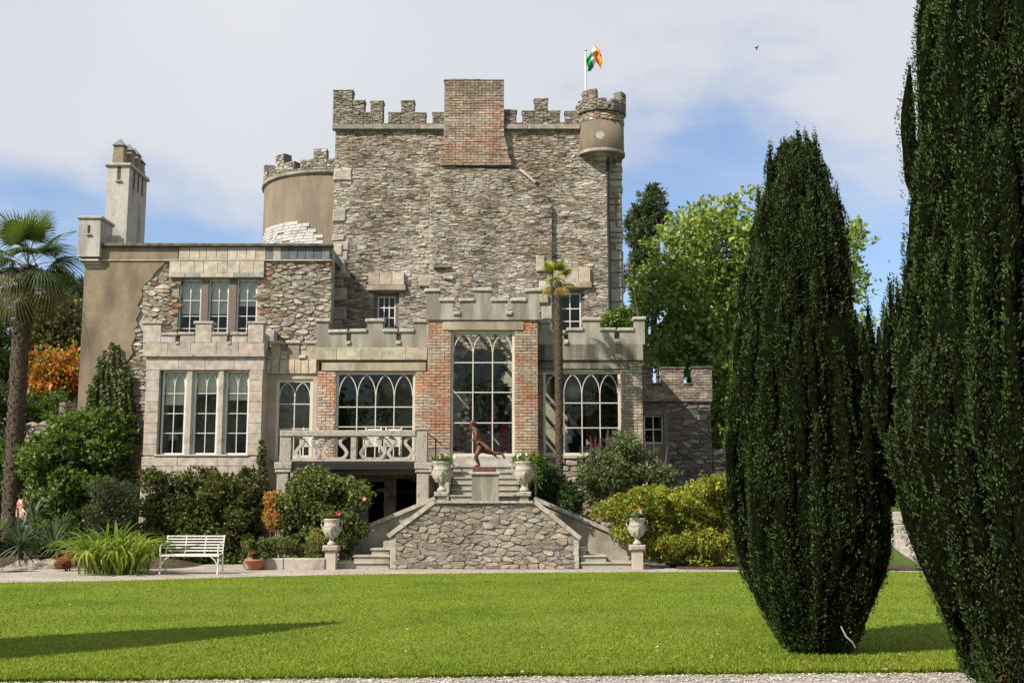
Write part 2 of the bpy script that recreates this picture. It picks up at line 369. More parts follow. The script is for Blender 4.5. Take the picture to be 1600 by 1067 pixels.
def stone_geo(p, D, depth, rng, joint, fmap=None, rnd=True):
    n = len(p); cx = sum(q[0] for q in p) / n; cz = sum(q[1] for q in p) / n
    if rnd and n < 9:      # one round of corner cutting
        q = []
        for i in range(n):
            a = p[i]; b = p[(i + 1) % n]; q.append((a[0] * .8 + b[0] * .2, a[1] * .8 + b[1] * .2)); q.append((a[0] * .2 + b[0] * .8, a[1] * .2 + b[1] * .8))
        # drop very short edges
        p2 = []
        for v in q:
            if not p2 or (abs(v[0] - p2[-1][0]) + abs(v[1] - p2[-1][1])) > .012: p2.append(v)
        p = p2; n = len(p)
    out_ = []
    for x, z in p:
        dx, dz = x - cx, z - cz; l = math.hypot(dx, dz) + 1e-6; s = max(.3, 1 - joint / l); out_.append((cx + dx * s, cz + dz * s))
    d = depth * (.45 + rng.random() * .8); tx = (rng.random() - .5) * depth * 1.4; tz = (rng.random() - .5) * depth * 1.4
    ex = max(abs(q[0] - cx) for q in p) + .01; ez = max(abs(q[1] - cz) for q in p) + .01
    V = [(x, D + .01, z) for x, z in out_]
    V += [(cx + (x - cx) * .985, D - d * .6 + (rng.random() - .5) * depth * .2, cz + (z - cz) * .985) for x, z in out_]
    V += [(cx + (x - cx) * .90, D - d + tx * (x - cx) / ex + tz * (z - cz) / ez + (rng.random() - .5) * depth * .35, cz + (z - cz) * .86) for x, z in out_]
    V.append((cx + (rng.random() - .5) * ex * .5, D - d - (rng.random() - .35) * depth * .35, cz + (rng.random() - .5) * ez * .5))
    Fc = []
    # winding: make faces point to -Y
    ccw = sum(p[i][0] * p[(i + 1) % n][1] - p[(i + 1) % n][0] * p[i][1] for i in range(n)) > 0
    for r in (0, 1):
        for i in range(n):
            k = (i + 1) % n; f = (r * n + i, r * n + k, (r + 1) * n + k, (r + 1) * n + i); Fc.append(f if ccw else f[::-1])
    for i in range(n):
        k = (i + 1) % n; f = (2 * n + i, 2 * n + k, 3 * n); Fc.append(f if ccw else f[::-1])
    if fmap: V = [fmap(*v) for v in V]
    return V, Fc, cx, cz
def rubble(parent, x0, x1, z0, z1, D, w, h, colf, keep=lambda x, z: True, depth=.035, joint=.012, singles=300, jit=.75, mat=None, seed=1, name='stone', fmap=None, rnd=True):
    rng = random.Random(seed); mat = mat or m_stone
    cs = cells(x0, x1, z0, z1, w, h, keep, rng, jit)
    cs = [c for c in cs if area(c) > w * h * .12]; cs.sort(key=area, reverse=True)
    rest = MB()
    for i, p in enumerate(cs):
        V, Fc, cx, cz = stone_geo(p, D, depth, rng, joint, fmap, rnd); c = colf(cx, cz, rng)
        if i < singles: mk(name, V, Fc, mat, parent, c)
        else: rest.add(V, Fc, c)
    if rest.V: tag(rest.build('small_' + name + 'work', mat, parent), kind='stuff')
    return len(cs)
def nz(x, z, s, o=0): return noise.noise(Vector((x * s + o, z * s - o, o * 1.7)))   # -1..1
def jitc(c, rng, a=.18):
    k = 1 + (rng.random() - .5) * 2 * a; return tuple(max(.01, v * k * (1 + (rng.random() - .5) * .08)) for v in c)
def bricks(parent, x0, x1, z0, z1, D, bw, bh, colf, proud=.02, singles=300, seed=3, keep=lambda x, z: True, name='brick', budget=None):
    rng = random.Random(seed); nzr = max(1, round((z1 - z0) / bh)); bh = (z1 - z0) / nzr; rest = MB(); k = 0
    proto = {}
    for j in range(nzr):
        z = z0 + j * bh; x = x0 - (bw * .5 if j % 2 else 0)
        while x < x1 - .02:
            a = max(x, x0) ; b = min(x + bw * (1 if (j % 4) < 3 else .5), x1); x = x + bw * (1 if (j % 4) < 3 else .5)
            if b - a < .04 or not keep((a + b) / 2, z + bh / 2): continue
            c = colf((a + b) / 2, z + bh / 2, rng); pr = proud * (.4 + rng.random())
            g = .006; j4 = [(rng.random() - .5) * .008 for _ in range(4)]
            V = [(a + g, D + .005, z + g), (b - g, D + .005, z + g), (b - g, D + .005, z + bh - g), (a + g, D + .005, z + bh - g),
                 (a + g + .004, D - pr + j4[0], z + g + .004), (b - g - .004, D - pr + j4[1], z + g + .004), (b - g - .004, D - pr + j4[2], z + bh - g - .004), (a + g + .004, D - pr + j4[3], z + bh - g - .004)]
            Fc = [(0, 1, 5, 4), (1, 2, 6, 5), (2, 3, 7, 6), (3, 0, 4, 7), (4, 5, 6, 7), (3, 2, 1, 0)]
            use = budget[0] > 0 if budget else k < singles
            if use:
                mk(name, V, Fc, m_brick, parent, c); k += 1
                if budget: budget[0] -= 1
            else: rest.add(V, Fc, c)
    if rest.V: tag(rest.build('small_' + name + 'work', m_brick, parent), kind='stuff')
def slabs(parent, x0, x1, z0, z1, y0, y1, n, colf, name='stone_slab', mat=None, jit=.25, bev=.008, gap=.004, seed=5):
    rng = random.Random(seed); xs = [x0]
    for i in range(1, n): xs.append(x0 + (x1 - x0) * (i + (rng.random() - .5) * jit) / n)
    xs.append(x1)
    for i in range(n): box(name, xs[i] + gap, xs[i + 1] - gap, y0 - rng.random() * .012, y1, z0, z1, mat or m_slab, parent, colf((xs[i] + xs[i + 1]) / 2, z0, rng), bev, .006)
# ============================================================ GROUND
DF = 32.6; DC = 32.05; DN = 32.75; DB = 32.2; DW = 34.0; DK = 36.0; DO = 34.6; DS = 29.0
def sheet(name, poly, z, mat, thick=.0, label=None):
    n = len(poly); V = [(x, y, z) for x, y in poly]; Fc = [tuple(range(n))]
    if thick:
        V += [(x, y, z - thick) for x, y in poly]; Fc += [(k, (k + 1) % n, n + (k + 1) % n, n + k)[::-1] for k in range(n)]
    o = mk(name, V, Fc, mat); o['kind'] = 'structure'; return o
m_lawn = two('mown grass', (.095, .145, .012), (.14, .195, .018), scale=.5, c3=(.17, .205, .025), bmp=.6, dist=.03, fine=26, lo=.36, hi=.66, spec=.1)
m_field = two('rough grass', (.05, .08, .018), (.09, .12, .03), scale=.8, bmp=.5, spec=.1)
m_soil = two('planting soil', (.055, .038, .026), (.13, .095, .065), scale=3, bmp=.9, dist=.04, fine=18, spec=.1)
def gravelmat(name, a, b, c, sc):
    m, t, p = M(name); v = t.nodes.new('ShaderNodeTexVoronoi'); v.inputs['Scale'].default_value = sc
    cc_ = t.nodes.new('ShaderNodeTexCoord'); t.links.new(cc_.outputs['Object'], v.inputs['Vector'])
    r = ramp(t, v.outputs['Color'], [(.1, a), (.5, b), (.9, c)]); n = noise_node(t, .9, 4)
    fr = ramp(t, n.outputs['Fac'], [(.35, (.8, .78, .74)), (.65, (1.1, 1.1, 1.1))]); mu = t.nodes.new('ShaderNodeMixRGB'); mu.blend_type = 'MULTIPLY'; mu.inputs[0].default_value = 1
    t.links.new(r.outputs[0], mu.inputs[1]); t.links.new(fr.outputs[0], mu.inputs[2]); t.links.new(mu.outputs[0], p.inputs['Base Color'])
    p.inputs['Roughness'].default_value = .9; bump(t, p, v.outputs['Distance'], 1, .02); return m
m_gravel = gravelmat('pale gravel', (.20, .175, .145), (.36, .325, .28), (.54, .51, .455), 42)
m_gravel2 = gravelmat('house gravel', (.20, .17, .14), (.34, .30, .25), (.50, .46, .40), 30)
sheet('ground', [(-600, -200), (600, -200), (600, 900), (-600, 900)], -.03, m_field)
_LN = [(-30, 10.62), (-5, 10.75), (-2.3, 10.95), (.5, 11.15), (3, 11.32), (5.2, 11.42), (30, 11.5)]
LN = []
for k in range(len(_LN) - 1):
    for i in range(30): t_ = i / 30; xx_ = _LN[k][0] + (_LN[k + 1][0] - _LN[k][0]) * t_; LN.append((xx_, _LN[k][1] + (_LN[k + 1][1] - _LN[k][1]) * t_ + .035 * nz(xx_, 0, 2.1) + .02 * nz(xx_, 3, 7)))
LN.append(_LN[-1])
LFp = [(30, 27.4), (14, 27.3), (7.5, 27.2), (3, 27.15), (0, 26.9), (-3, 26.4), (-5.5, 25.5), (-7.5, 24.4), (-9.4, 23.75), (-12, 23.3), (-30, 23)]
lawn = sheet('lawn', LN + LFp, .03, m_lawn, .06)
sheet('gravel_path', [(-30, 2), (30, 2)] + [(x, y + .12) for x, y in reversed(LN)], -.006, m_gravel)
sheet('gravel_terrace', [(x, y - .1) for x, y in reversed(LFp)] + [(30, 28.0), (12.5, 28.1), (6.6, 28.2), (4.5, 29.4), (4.5, 35), (-7.2, 35), (-7.2, 31.6), (-12.5, 30.0), (-13.4, 28.9), (-30, 28.3)], -.002, m_gravel2)
sheet('planting_bed', [(4.1, 28.9), (6.6, 28.35), (10.2, 28.3), (10.3, 36), (4.1, 36)], .05, m_soil, .1)
def mound(name, x0, x1, y0, y1, hf, mat, n=36):
    V = []; Fc = []
    for j in range(n + 1):
        for i in range(n + 1):
            x = x0 + (x1 - x0) * i / n; y = y0 + (y1 - y0) * j / n; V.append((x, y, hf(x, y)))
    for j in range(n):
        for i in range(n): a = j * (n + 1) + i; Fc.append((a, a + 1, a + n + 2, a + n + 1))
    o = mk(name, V, Fc, mat, smooth=True); o['kind'] = 'structure'; return o
def bedh(x, y):
    e = min(1, max(0, (y - 29.0 - .25 * sin(x * 1.7)) / 1.2)); s = min(1, max(0, (-8.0 - x) / 1.5)); return -.03 + .3 * e * s + .03 * nz(x, y, 1.3) * e * s
mound('border_soil', -40, -7.0, 28.6, 36, bedh, m_soil, 60)
# grass bank on the right, with the garden steps in it
def bankh(x, y):
    if 10.55 < x < 12.6: return -.028
    s = min(1, max(0, (y - 29.3) / 5.5)) ; return -.025 + 1.5 * s * min(1, max(0, (x - 9.2) / 1.2))
mound('grass_bank', 9.2, 40, 28.2, 44, bankh, m_field, 60)

# ============================================================ KEEP
def pal(*c): return c
GREY = [(.38, .33, .265), (.43, .375, .305), (.33, .29, .235), (.45, .395, .32), (.28, .245, .195), (.39, .32, .24), (.50, .45, .375), (.36, .30, .235)]
ORNG = [(.36, .22, .12), (.40, .27, .15), (.30, .17, .105)]
LIME = (.62, .57, .49)
CREASE = [((gx(a, b, DK), gz(b, DK)), (gx(c, d, DK), gz(d, DK)), w) for a, b, c, d, w in ((618, 268, 594, 316, .13), (868, 262, 912, 306, .13), (690, 262, 528, 266, .22), (640, 300, 600, 290, .10), (560, 330, 530, 350, .12), (640, 340, 600, 420, .16), (905, 290, 915, 330, .1))]
def keepcol(x, z, r):
    c = r.choice(GREY)
    if r.random() < .05: c = r.choice(ORNG)
    if r.random() < .07: c = (.17, .15, .125)
    w = nz(x, z, .42, 3) + .55 * nz(x, z, 1.7, 9)
    if x < gx(690, 300, DK): w += .18
    for (ax, az), (bx, bz), ww in CREASE:
        t_ = max(0, min(1, ((x - ax) * (bx - ax) + (z - az) * (bz - az)) / ((bx - ax) ** 2 + (bz - az) ** 2))); dd_ = math.hypot(x - ax - t_ * (bx - ax), z - az - t_ * (bz - az))
        if dd_ < ww + .1 * nz(x, z, 3): w += .5
    if w > .20 and r.random() < .8: c = tuple(a * .45 + b * .55 for a, b in zip(c, LIME))
    if z > gz(262, DK):                       # rebuilt upper band, pinkish and thin coursed
        c = tuple(a * .55 + b * .45 for a, b in zip(c, r.choice([(.42, .33, .26), (.36, .25, .19), (.55, .49, .42), (.30, .22, .17)])))
    return jitc(c, r, .11)
keep = thing('castle_keep', 'tall square rubble stone castle tower with battlements and a central brick stack', 'castle tower', (0, DK, 0))
KX0 = gx(521, 350, DK); KX1 = gx(951, 300, DK); KZ = gz(202, DK)
wl = rc(583, 457, 623, 545, DK); wr = rc(868, 452, 914, 545, DK)
KY1 = DK + 8.6
cellsolid('front_wall', [(KX0, KX1, -.02, KZ)], [wl, wr], DK, DK + .7, m_keepmortar, keep)
cellsolid('rear_wall', [(KX0, KX1, -.02, KZ)], [], KY1 - .6, KY1, m_mortar_dk, keep)
for a, b in ((KX0, KX0 + .7), (KX1 - .7, KX1)): box('side_wall', a, b, DK + .7, KY1 - .6, -.02, KZ, m_mortar_dk, keep)
box('roof', KX0 + .7, KX1 - .7, DK + .7, KY1 - .6, KZ - .3, KZ - .05, m_lead, keep)
# recessed right-hand corner with big quoins
QX0 = KX1; QX1 = gx(971, 300, DK + .35)
cellsolid('corner_buttress', [(QX0, QX1, -.02, gz(232, DK))], [], DK + .35, KY1 - 1, m_mortar_dk, keep)
rq = random.Random(4); z = 3.0
while z < gz(240, DK):
    hh = rq.uniform(.28, .5) if z < gz(400, DK) else rq.uniform(.16, .3); sp = rq.random() < .4
    if sp:
        xm = QX0 + (QX1 - QX0) * rq.uniform(.35, .6)
        box('quoin', QX0 + .01, xm - .01, DK + .32 - rq.random() * .03, DK + .5, z, z + hh - .02, m_slab, keep, jitc(rq.choice(GREY), rq), .03, .04)
        box('quoin', xm + .01, QX1 + .02, DK + .32 - rq.random() * .03, DK + .5, z, z + hh - .02, m_slab, keep, jitc(rq.choice(GREY), rq), .03, .04)
    else: box('quoin', QX0 + .01, QX1 + .02 + rq.random() * .03, DK + .31 - rq.random() * .03, DK + .5, z, z + hh - .02, m_slab, keep, jitc((.38, .35, .29), rq), .03, .04)
    z += hh
# left corner quoins
z = 6.0
while z < gz(270, DK):
    hh = rq.uniform(.22, .5); ww = rq.uniform(.3, .62)
    if rq.random() < .55: box('quoin', KX0 - .02, KX0 + ww, DK - .07, DK + .01, z, z + hh - .02, m_slab, keep, jitc((.40, .36, .29), rq), .03, .05)
    z += hh
linl = rc(576, 427, 632, 454, DK); linr = rc(864, 419, 922, 450, DK)
stack_lo = rc(690, 205, 799, 262, DK)
def inr(x, z, r, m=0): return r[0] - m < x < r[1] + m and r[2] - m < z < r[3] + m
def kkeep(x, z):
    if inr(x, z, wl, .04) or inr(x, z, wr, .04) or inr(x, z, linl, .02) or inr(x, z, linr, .02): return False
    if z < gz(560, DK) : return False
    if inr(x, z, stack_lo, -.04): return False
    return True
# the slightly projecting breast below the stack (outline with a sloping right shoulder)
BX0 = gx(672, 380, DK); BX1 = gx(862, 400, DK)
poly = [(BX0, gz(560, DK)), (BX1, gz(560, DK)), (BX1, gz(322, DK)), (gx(820, 270, DK), gz(268, DK)), (gx(690, 262, DK), gz(263, DK)), (BX0, gz(290, DK))]
prism('wall_breast', poly, DK - .16, DK - .002, m_keepmortar, keep)
def inpoly(x, z):
    s = False; n = len(poly)
    for i in range(n):
        a, b = poly[i], poly[(i + 1) % n]
        if (a[1] > z) != (b[1] > z) and x < (b[0] - a[0]) * (z - a[1]) / (b[1] - a[1]) + a[0]: s = not s
    return s
rubble(keep, KX0, KX1, gz(560, DK), gz(262, DK), DK, .27, .078, keepcol, lambda x, z: kkeep(x, z) and not inpoly(x, z), depth=.028, joint=.005, singles=170, seed=5, jit=.95, mat=m_keepstone)
rubble(keep, BX0, BX1, gz(560, DK), gz(262, DK), DK - .16, .25, .075, keepcol, lambda x, z: inpoly(x, z), depth=.028, joint=.005, singles=130, seed=6, jit=.95, mat=m_keepstone)
rubble(keep, KX0, KX1, gz(262, DK), KZ - .02, DK, .26, .08, keepcol, kkeep, depth=.03, joint=.006, singles=0, seed=7, jit=.6, mat=m_keepstone)
# old roof creases: slanted raised mortar ribs left on the wall
m_limerib = two('lime wash rib', (.46, .43, .37), (.62, .59, .52), scale=4, bmp=.8, dist=.03)
for (a, b, c, d, w) in ((812, 266, 836, 286, .07),):
    P0 = pt(a, b, DK - .17); P1 = pt(c, d, DK - .17); rb = MB(); sweep(rb, [(P0.x, P0.z), ((P0.x + P1.x) / 2 + .02, (P0.z + P1.z) / 2), (P1.x, P1.z)], w, DK - .26, DK - .1); rb.build('roof_crease', m_limerib, keep)
# lintels
for r_ in (linl, linr):
    slabs(keep, r_[0], r_[1], r_[2] + .16, r_[3], DK - .13, DK + .02, 3, lambda x, z, r: jitc((.46, .40, .31), r), seed=int(r_[0] * 10))
    box('lintel', r_[0] - .03, r_[1] + .05, DK - .16, DK + .3, r_[2] - .02, r_[2] + .15, m_lintel, keep, bev=.015, jit=.01)
# battlements of the keep
def parapet(parent, segs, ybot, D, th, mat, copm, cap=.05, over=.03, name='parapet', coph=None, rub=None, capgap=True):
    """segs: (x0px, x1px, top px). One masonry body, a coping stone on every step"""
    rects = []
    for a, b, t in segs:
        x0 = gx(a, t, D); x1 = gx(b, t, D); rects.append((x0, x1, gz(ybot, D), gz(t, D) - cap))
    # snap neighbours
    for i in range(len(rects) - 1): rects[i] = (rects[i][0], rects[i + 1][0], rects[i][2], rects[i][3])
    cellsolid(name, rects, [], D, D + th, mat, parent)
    for i, r in enumerate(rects):
        lo = i == 0 or rects[i - 1][3] < r[3]; ro = i == len(rects) - 1 or rects[i + 1][3] < r[3]
        x0 = r[0] - (over if lo else -.004); x1 = r[1] + (over if ro else -.004)
        o = box('coping_stone', x0, x1, D - over, D + th + over, r[3] + .001, r[3] + cap, copm, parent, (.40, .37, .31), bev=min(.02, cap * .3), jit=.012)
    return rects
kl = [(521, 551, 140), (551, 569, 156), (569, 579, 175), (579, 598, 157), (598, 607, 192), (607, 627, 175), (627, 647, 156), (647, 665, 175), (665, 676, 192), (676, 700, 175)]
kr = [(780, 807, 171), (807, 816, 191), (816, 835, 172), (835, 856, 153), (856, 875, 172), (875, 883, 191), (883, 912, 173)]
for segs in (kl, kr):
    rr = parapet(keep, segs, 197, DK - .06, .4, m_mortar_dk, m_slab, cap=.05, over=.02)
    hit = lambda x, z: True
    for q_ in rr: rubble(keep, q_[0], q_[1], q_[2], q_[3], DK - .06, .24, .09, lambda x, z, r: jitc(r.choice([(.27, .235, .19), (.33, .29, .235), (.23, .205, .17), (.37, .33, .275)]), r), hit, depth=.028, joint=.007, singles=12, seed=int(q_[0] * 50) % 999)
for a, b in ((520, 697), (783, 906)): slabs(keep, gx(a, 200, DK), gx(b, 200, DK), gz(204, DK), gz(197, DK), DK - .16, DK + .1, 4 if a < 600 else 3, lambda x, z, r: jitc((.30, .27, .22), r), name='string_course', seed=a)
# side and rear battlements
for k in range(6):
    y0 = DK + .8 + k * 1.35
    for a, b in ((KX0, KX0 + .4), (KX1 - .4, KX1)): box('merlon', a, b, y0, y0 + .8, KZ, KZ + .85, m_mortar_dk, keep)
# chimney stack with a flared foot
SX0 = gx(695, 160, DK); SX1 = gx(787, 160, DK); ST = gz(131, DK); FX0 = gx(689, 262, DK); FX1 = gx(799, 262, DK); ZF = gz(262, DK); ZM = gz(212, DK)
prism('chimney_stack', [(FX0, ZF), (FX1, ZF), (FX1 - .12, gz(240, DK)), (SX1 + .01, ZM), (SX1, ST), (SX0, ST), (SX0 - .01, ZM), (FX0 + .04, gz(240, DK))], DK - .25, DK + .75, two('stack mortar', (.22, .185, .15), (.38, .33, .27), scale=3, bmp=.8, dist=.02), keep)
def stackx(z):
    if z > ZM: return SX0, SX1
    t = (ZM - z) / (ZM - ZF); return SX0 + (FX0 - SX0) * t, SX1 + (FX1 - SX1) * t * t
def stackcol(x, z, r):
    w = nz(x, z, .8, 2) + .4 * nz(x, z, 2.5, 5)
    if z > gz(165, DK): c = r.choice([(.24, .185, .14), (.20, .155, .12), (.29, .22, .17), (.27, .23, .18)])
    else: c = r.choice([(.33, .22, .165), (.35, .24, .18), (.29, .21, .165), (.34, .28, .225), (.40, .335, .27)])
    if w > .12 and z < gz(160, DK): c = r.choice([(.39, .23, .165), (.36, .21, .155), (.34, .25, .19)])
    if abs(z - gz(190, DK)) < .1 and w < .2: c = (.48, .42, .35)
    if w < -.25: c = tuple(a * .5 + b * .5 for a, b in zip(c, (.33, .29, .23)))
    return jitc(c, r)
bricks(keep, FX0, FX1, ZF, ST, DK - .25, .24, .085, stackcol, proud=.022, singles=300, keep=lambda x, z: stackx(z)[0] + .02 < x < stackx(z)[1] - .02, seed=12)
for k in range(5): box('coping_stone', SX0 - .02 + k * (SX1 - SX0 + .04) / 5, SX0 - .02 + (k + 1) * (SX1 - SX0 + .04) / 5 - .01, DK - .27, DK + .78, ST + .001, ST + .05 + R.random() * .02, m_slab, keep, (.24, .20, .15), .015, .02)

# ------------------------------------------------------------ windows
def window(parent, r, D, cols, rows, frame=.05, bar=.03, mat=None, arches=False, glass=True, blind=0, blindm=None, recess=.0, th=.07, room=None, arch_off=0):
    """r = opening (x0,x1,z0,z1); rows = heights of the transoms as fractions from the bottom"""
    mat = mat or m_white; x0, x1, z0, z1 = r; y = D + recess
    fr = MB(); fr.box(x0, x0 + frame, y, y + th, z0, z1); fr.box(x1 - frame, x1, y, y + th, z0, z1)
    fr.box(x0 + frame, x1 - frame, y, y + th, z1 - frame, z1); fr.box(x0 + frame, x1 - frame, y, y + th, z0, z0 + frame)
    w = fr.build('window', mat, parent)
    a0, a1, b0, b1 = x0 + frame, x1 - frame, z0 + frame, z1 - frame
    xs = [a0 + (a1 - a0) * i / cols for i in range(cols + 1)]; zs = [b0] + [b0 + (b1 - b0) * f for f in rows] + [b1]
    cw = (a1 - a0) / cols
    top = zs[-2]; spring = top + (b1 - top) * .34
    for z in zs[1:-1]: box('glazing_bar', a0 + .001, a1 - .001, y + .012, y + .05, z - bar / 2, z + bar / 2, mat, w)
    for x in xs[1:-1]: box('glazing_bar', x - bar / 2, x + bar / 2, y + .008, y + .054, b0 + .001, (spring if arches else b1) - .001, mat, w)
    if arches:
        for i in range(cols):
            cx = (xs[i] + xs[i + 1]) / 2; H = b1 - .012 - spring
            for s in (-1, 1):
                pts = []
                for k in range(13):
                    t = k / 12; a = t * radians(72); u = (1 - cos(a)) / (1 - cos(radians(72))); v = sin(a) / sin(radians(72))
                    pts.append((cx + s * (cw / 2 - bar * .3) * (1 - u), spring + H * v))
                m_ = MB(); sweep(m_, pts, bar * .85, y + .015, y + .045); m_.build('arched_bar', mat, w)
    if glass:
        for i in range(cols):
            for k in range(len(zs) - 1):
                box('pane', xs[i] + .004, xs[i + 1] - .004, y + .026, y + .031, zs[k] + .004, zs[k + 1] - .004, m_glass, w)
    if blind: box('blind', a0 + .01, a1 - .01, y + .12, y + .13, b0 + (b1 - b0) * (1 - blind), b1 - .003, blindm or m_blind, w)
    return w
def room(parent, x0, x1, y0, y1, z0, z1, mat, name='room_wall', ceil=True):
    """inner faces of the room behind a window"""
    t = .08; b = MB(); b.box(x0 - t, x1 + t, y1, y1 + t, z0, z1); b.box(x0 - t, x0, y0, y1 - .001, z0, z1); b.box(x1, x1 + t, y0, y1 - .001, z0, z1)
    b.box(x0 - t, x1 + t, y0, y1 + t, z0 - t, z0 - .001)
    if ceil: b.box(x0 - t, x1 + t, y0, y1 + t, z1 + .001, z1 + t)
    return b.build(name, mat, parent)
for r_, c_, rw in ((wl, 3, (.2, .4, .6, .8)), (wr, 2, (.27, .50, .735))):
    x0, x1, z0, z1 = r_
    fr = MB()
    for q in ((x0, x0 + .12, z0, z1), (x1 - .12, x1, z0, z1), (x0 + .12, x1 - .12, z1 - .1, z1)): fr.box(q[0], q[1], DK + .12, DK + .3, q[2], q[3])
    fr.build('window_casing', m_brownframe, keep)
    window(keep, (x0 + .12, x1 - .12, z0, z1 - .1), DK, c_, rw, frame=.04, bar=.03, recess=.16)
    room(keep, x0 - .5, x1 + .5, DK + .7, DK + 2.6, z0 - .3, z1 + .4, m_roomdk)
# dark timbers and stub stones on the wall: one dark ledge
box('wall_ledge', gx(678, 420, DK), gx(706, 420, DK), DK - .3, DK, gz(421, DK), gz(418, DK), m_slab, keep, (.20, .15, .10), .01, .01)
for a, b, c, d in ((693, 438, 708, 432), (838, 425, 852, 400), (842, 455, 862, 440), (838, 475, 858, 460), (846, 500, 862, 480), (520, 430, 540, 408), (518, 470, 541, 450), (522, 400, 536, 382), (655, 448, 672, 432)):
    r_ = rc(a, d, c, b, DK - .16 if 672 < (a + c) / 2 < 862 else DK); dd = DK - .16 if 672 < (a + c) / 2 < 862 else DK
    box('large_stone', r_[0], r_[1], dd - .11, dd + .01, r_[2], r_[3], m_slab, keep, jitc((.43, .39, .31), R), .03, .05)
# downpipe
dp = MB(); dp.tube([pt(949, 236, DK - .12), pt(950, 250, DK - .12), pt(950, 330, DK - .1), pt(952, 400, DK - .1), pt(953, 505, DK - .1)], .045, 8)
dp.box(gx(944, 236, DK), gx(954, 236, DK), DK - .22, DK - .02, gz(246, DK), gz(238, DK)); dp.build('downpipe', m_iron, keep)

# ------------------------------------------------------------ corner turret
TCX = gx(939, 200, DK + .15); TCY = DK + .15; TR = .74
def arcblock(mb, cx, cy, r0, r1, a0, a1, z0, z1, n=6, c=(1, 1, 1), ztop=None):
    V = []; Fc = []
    for k in range(n + 1):
        t = a0 + (a1 - a0) * k / n
        for r, z in ((r1, z0), (r1, z1), (r0, z1), (r0, z0)): V.append((cx + r * cos(t), cy + r * sin(t), z))
    for k in range(n):
        a = 4 * k; b = a + 4
        for j in range(4): j2 = (j + 1) % 4; Fc.append((a + j, b + j, b + j2, a + j2))
    Fc.append((0, 1, 2, 3)); e = 4 * n; Fc.append((e + 3, e + 2, e + 1, e)); mb.add(V, Fc, c)
tur = MB(); zb = gz(231, DK - .6); zt = gz(186, DK - .6)
tur.lathe(TCX, TCY, [(TR - .02, zb), (TR, zb + .08), (TR, zt)], 40); smooth_obj(tur.build('turret_wall', m_render_tower, keep)); rd_ = MB(); rd_.lathe(0, 0, [(.01, 0), (.13, .0), (.14, .012), (.01, .016)], 16); ro_ = rd_.build('roundel', m_coping, keep); a_ = radians(-97); ro_.data.transform(Matrix.Translation((TCX + (TR - .008) * cos(a_), TCY + (TR - .008) * sin(a_), gz(211, DK - .6))) @ Matrix.Rotation(radians(90), 4, 'X'))
cb = [(.22, gz(246, DK - .5)), (.34, gz(245, DK - .5)), (.36, gz(241, DK - .5)), (.50, gz(240, DK - .5)), (.53, gz(236, DK - .5)), (.68, gz(235, DK - .5)), (.77, zb - .08), (.77, zb + .02), (.70, zb + .03)]
tb = MB(); tb.lathe(TCX, TCY, cb, 40); tb.build('corbel', m_cement, keep)
tb = MB(); tb.lathe(TCX, TCY, [(TR - .01, zt), (TR - .01, gz(171, DK - .7))], 40); tb.build('turret_band', m_mortar_dk, keep)
zc0 = gz(170, DK - .7); zc1 = gz(152, DK - .7); zc2 = gz(137, DK - .7); zc3 = gz(167, DK - .7); RP = TR + .07
def cylmap(cx, cy, rad):          # wall coordinate u (arc length) -> position on a cylinder
    return lambda u, y, z: (cx + (rad - y) * sin(u / rad), cy - (rad - y) * cos(u / rad), z)
tb = MB(); arcblock(tb, TCX, TCY, .45, RP - .02, 0, 2 * pi, zc0, zc3, 40)
# (angle measured from the front, degrees to the right)
mer = [(-88, -52, zc1), (-52, -14, zc2), (-14, 10, zc1), (22, 50, zc1), (50, 88, zc2), (100, 130, zc1), (130, 165, zc2), (175, 200, zc1), (200, 240, zc2), (250, 272, zc1)]
for a, b, zz in mer: arcblock(tb, TCX, TCY, .52, RP - .02, radians(a - 90), radians(b - 90), zc3 - .001, zz, 8)
tb.build('turret_parapet', m_mortar_dk, keep)
TC = lambda x, z, r: jitc(r.choice([(.27, .235, .19), (.33, .29, .235), (.23, .205, .17), (.37, .33, .275)]), r)
for a, b, zz in mer: rubble(keep, radians(a) * RP, radians(b) * RP, zc0, zz - .02, 0, .2, .085, TC, depth=.03, joint=.008, singles=0, seed=int(a) + 500, fmap=cylmap(TCX, TCY, RP - .02), jit=.7)
rubble(keep, -radians(100) * TR, radians(110) * TR, zt, gz(171, DK - .7), 0, .2, .09, lambda x, z, r: jitc(r.choice([(.34, .28, .2), (.42, .36, .27), (.36, .2, .12), (.5, .47, .4)]), r), depth=.03, joint=.012, singles=0, seed=77, fmap=cylmap(TCX, TCY, TR - .01))
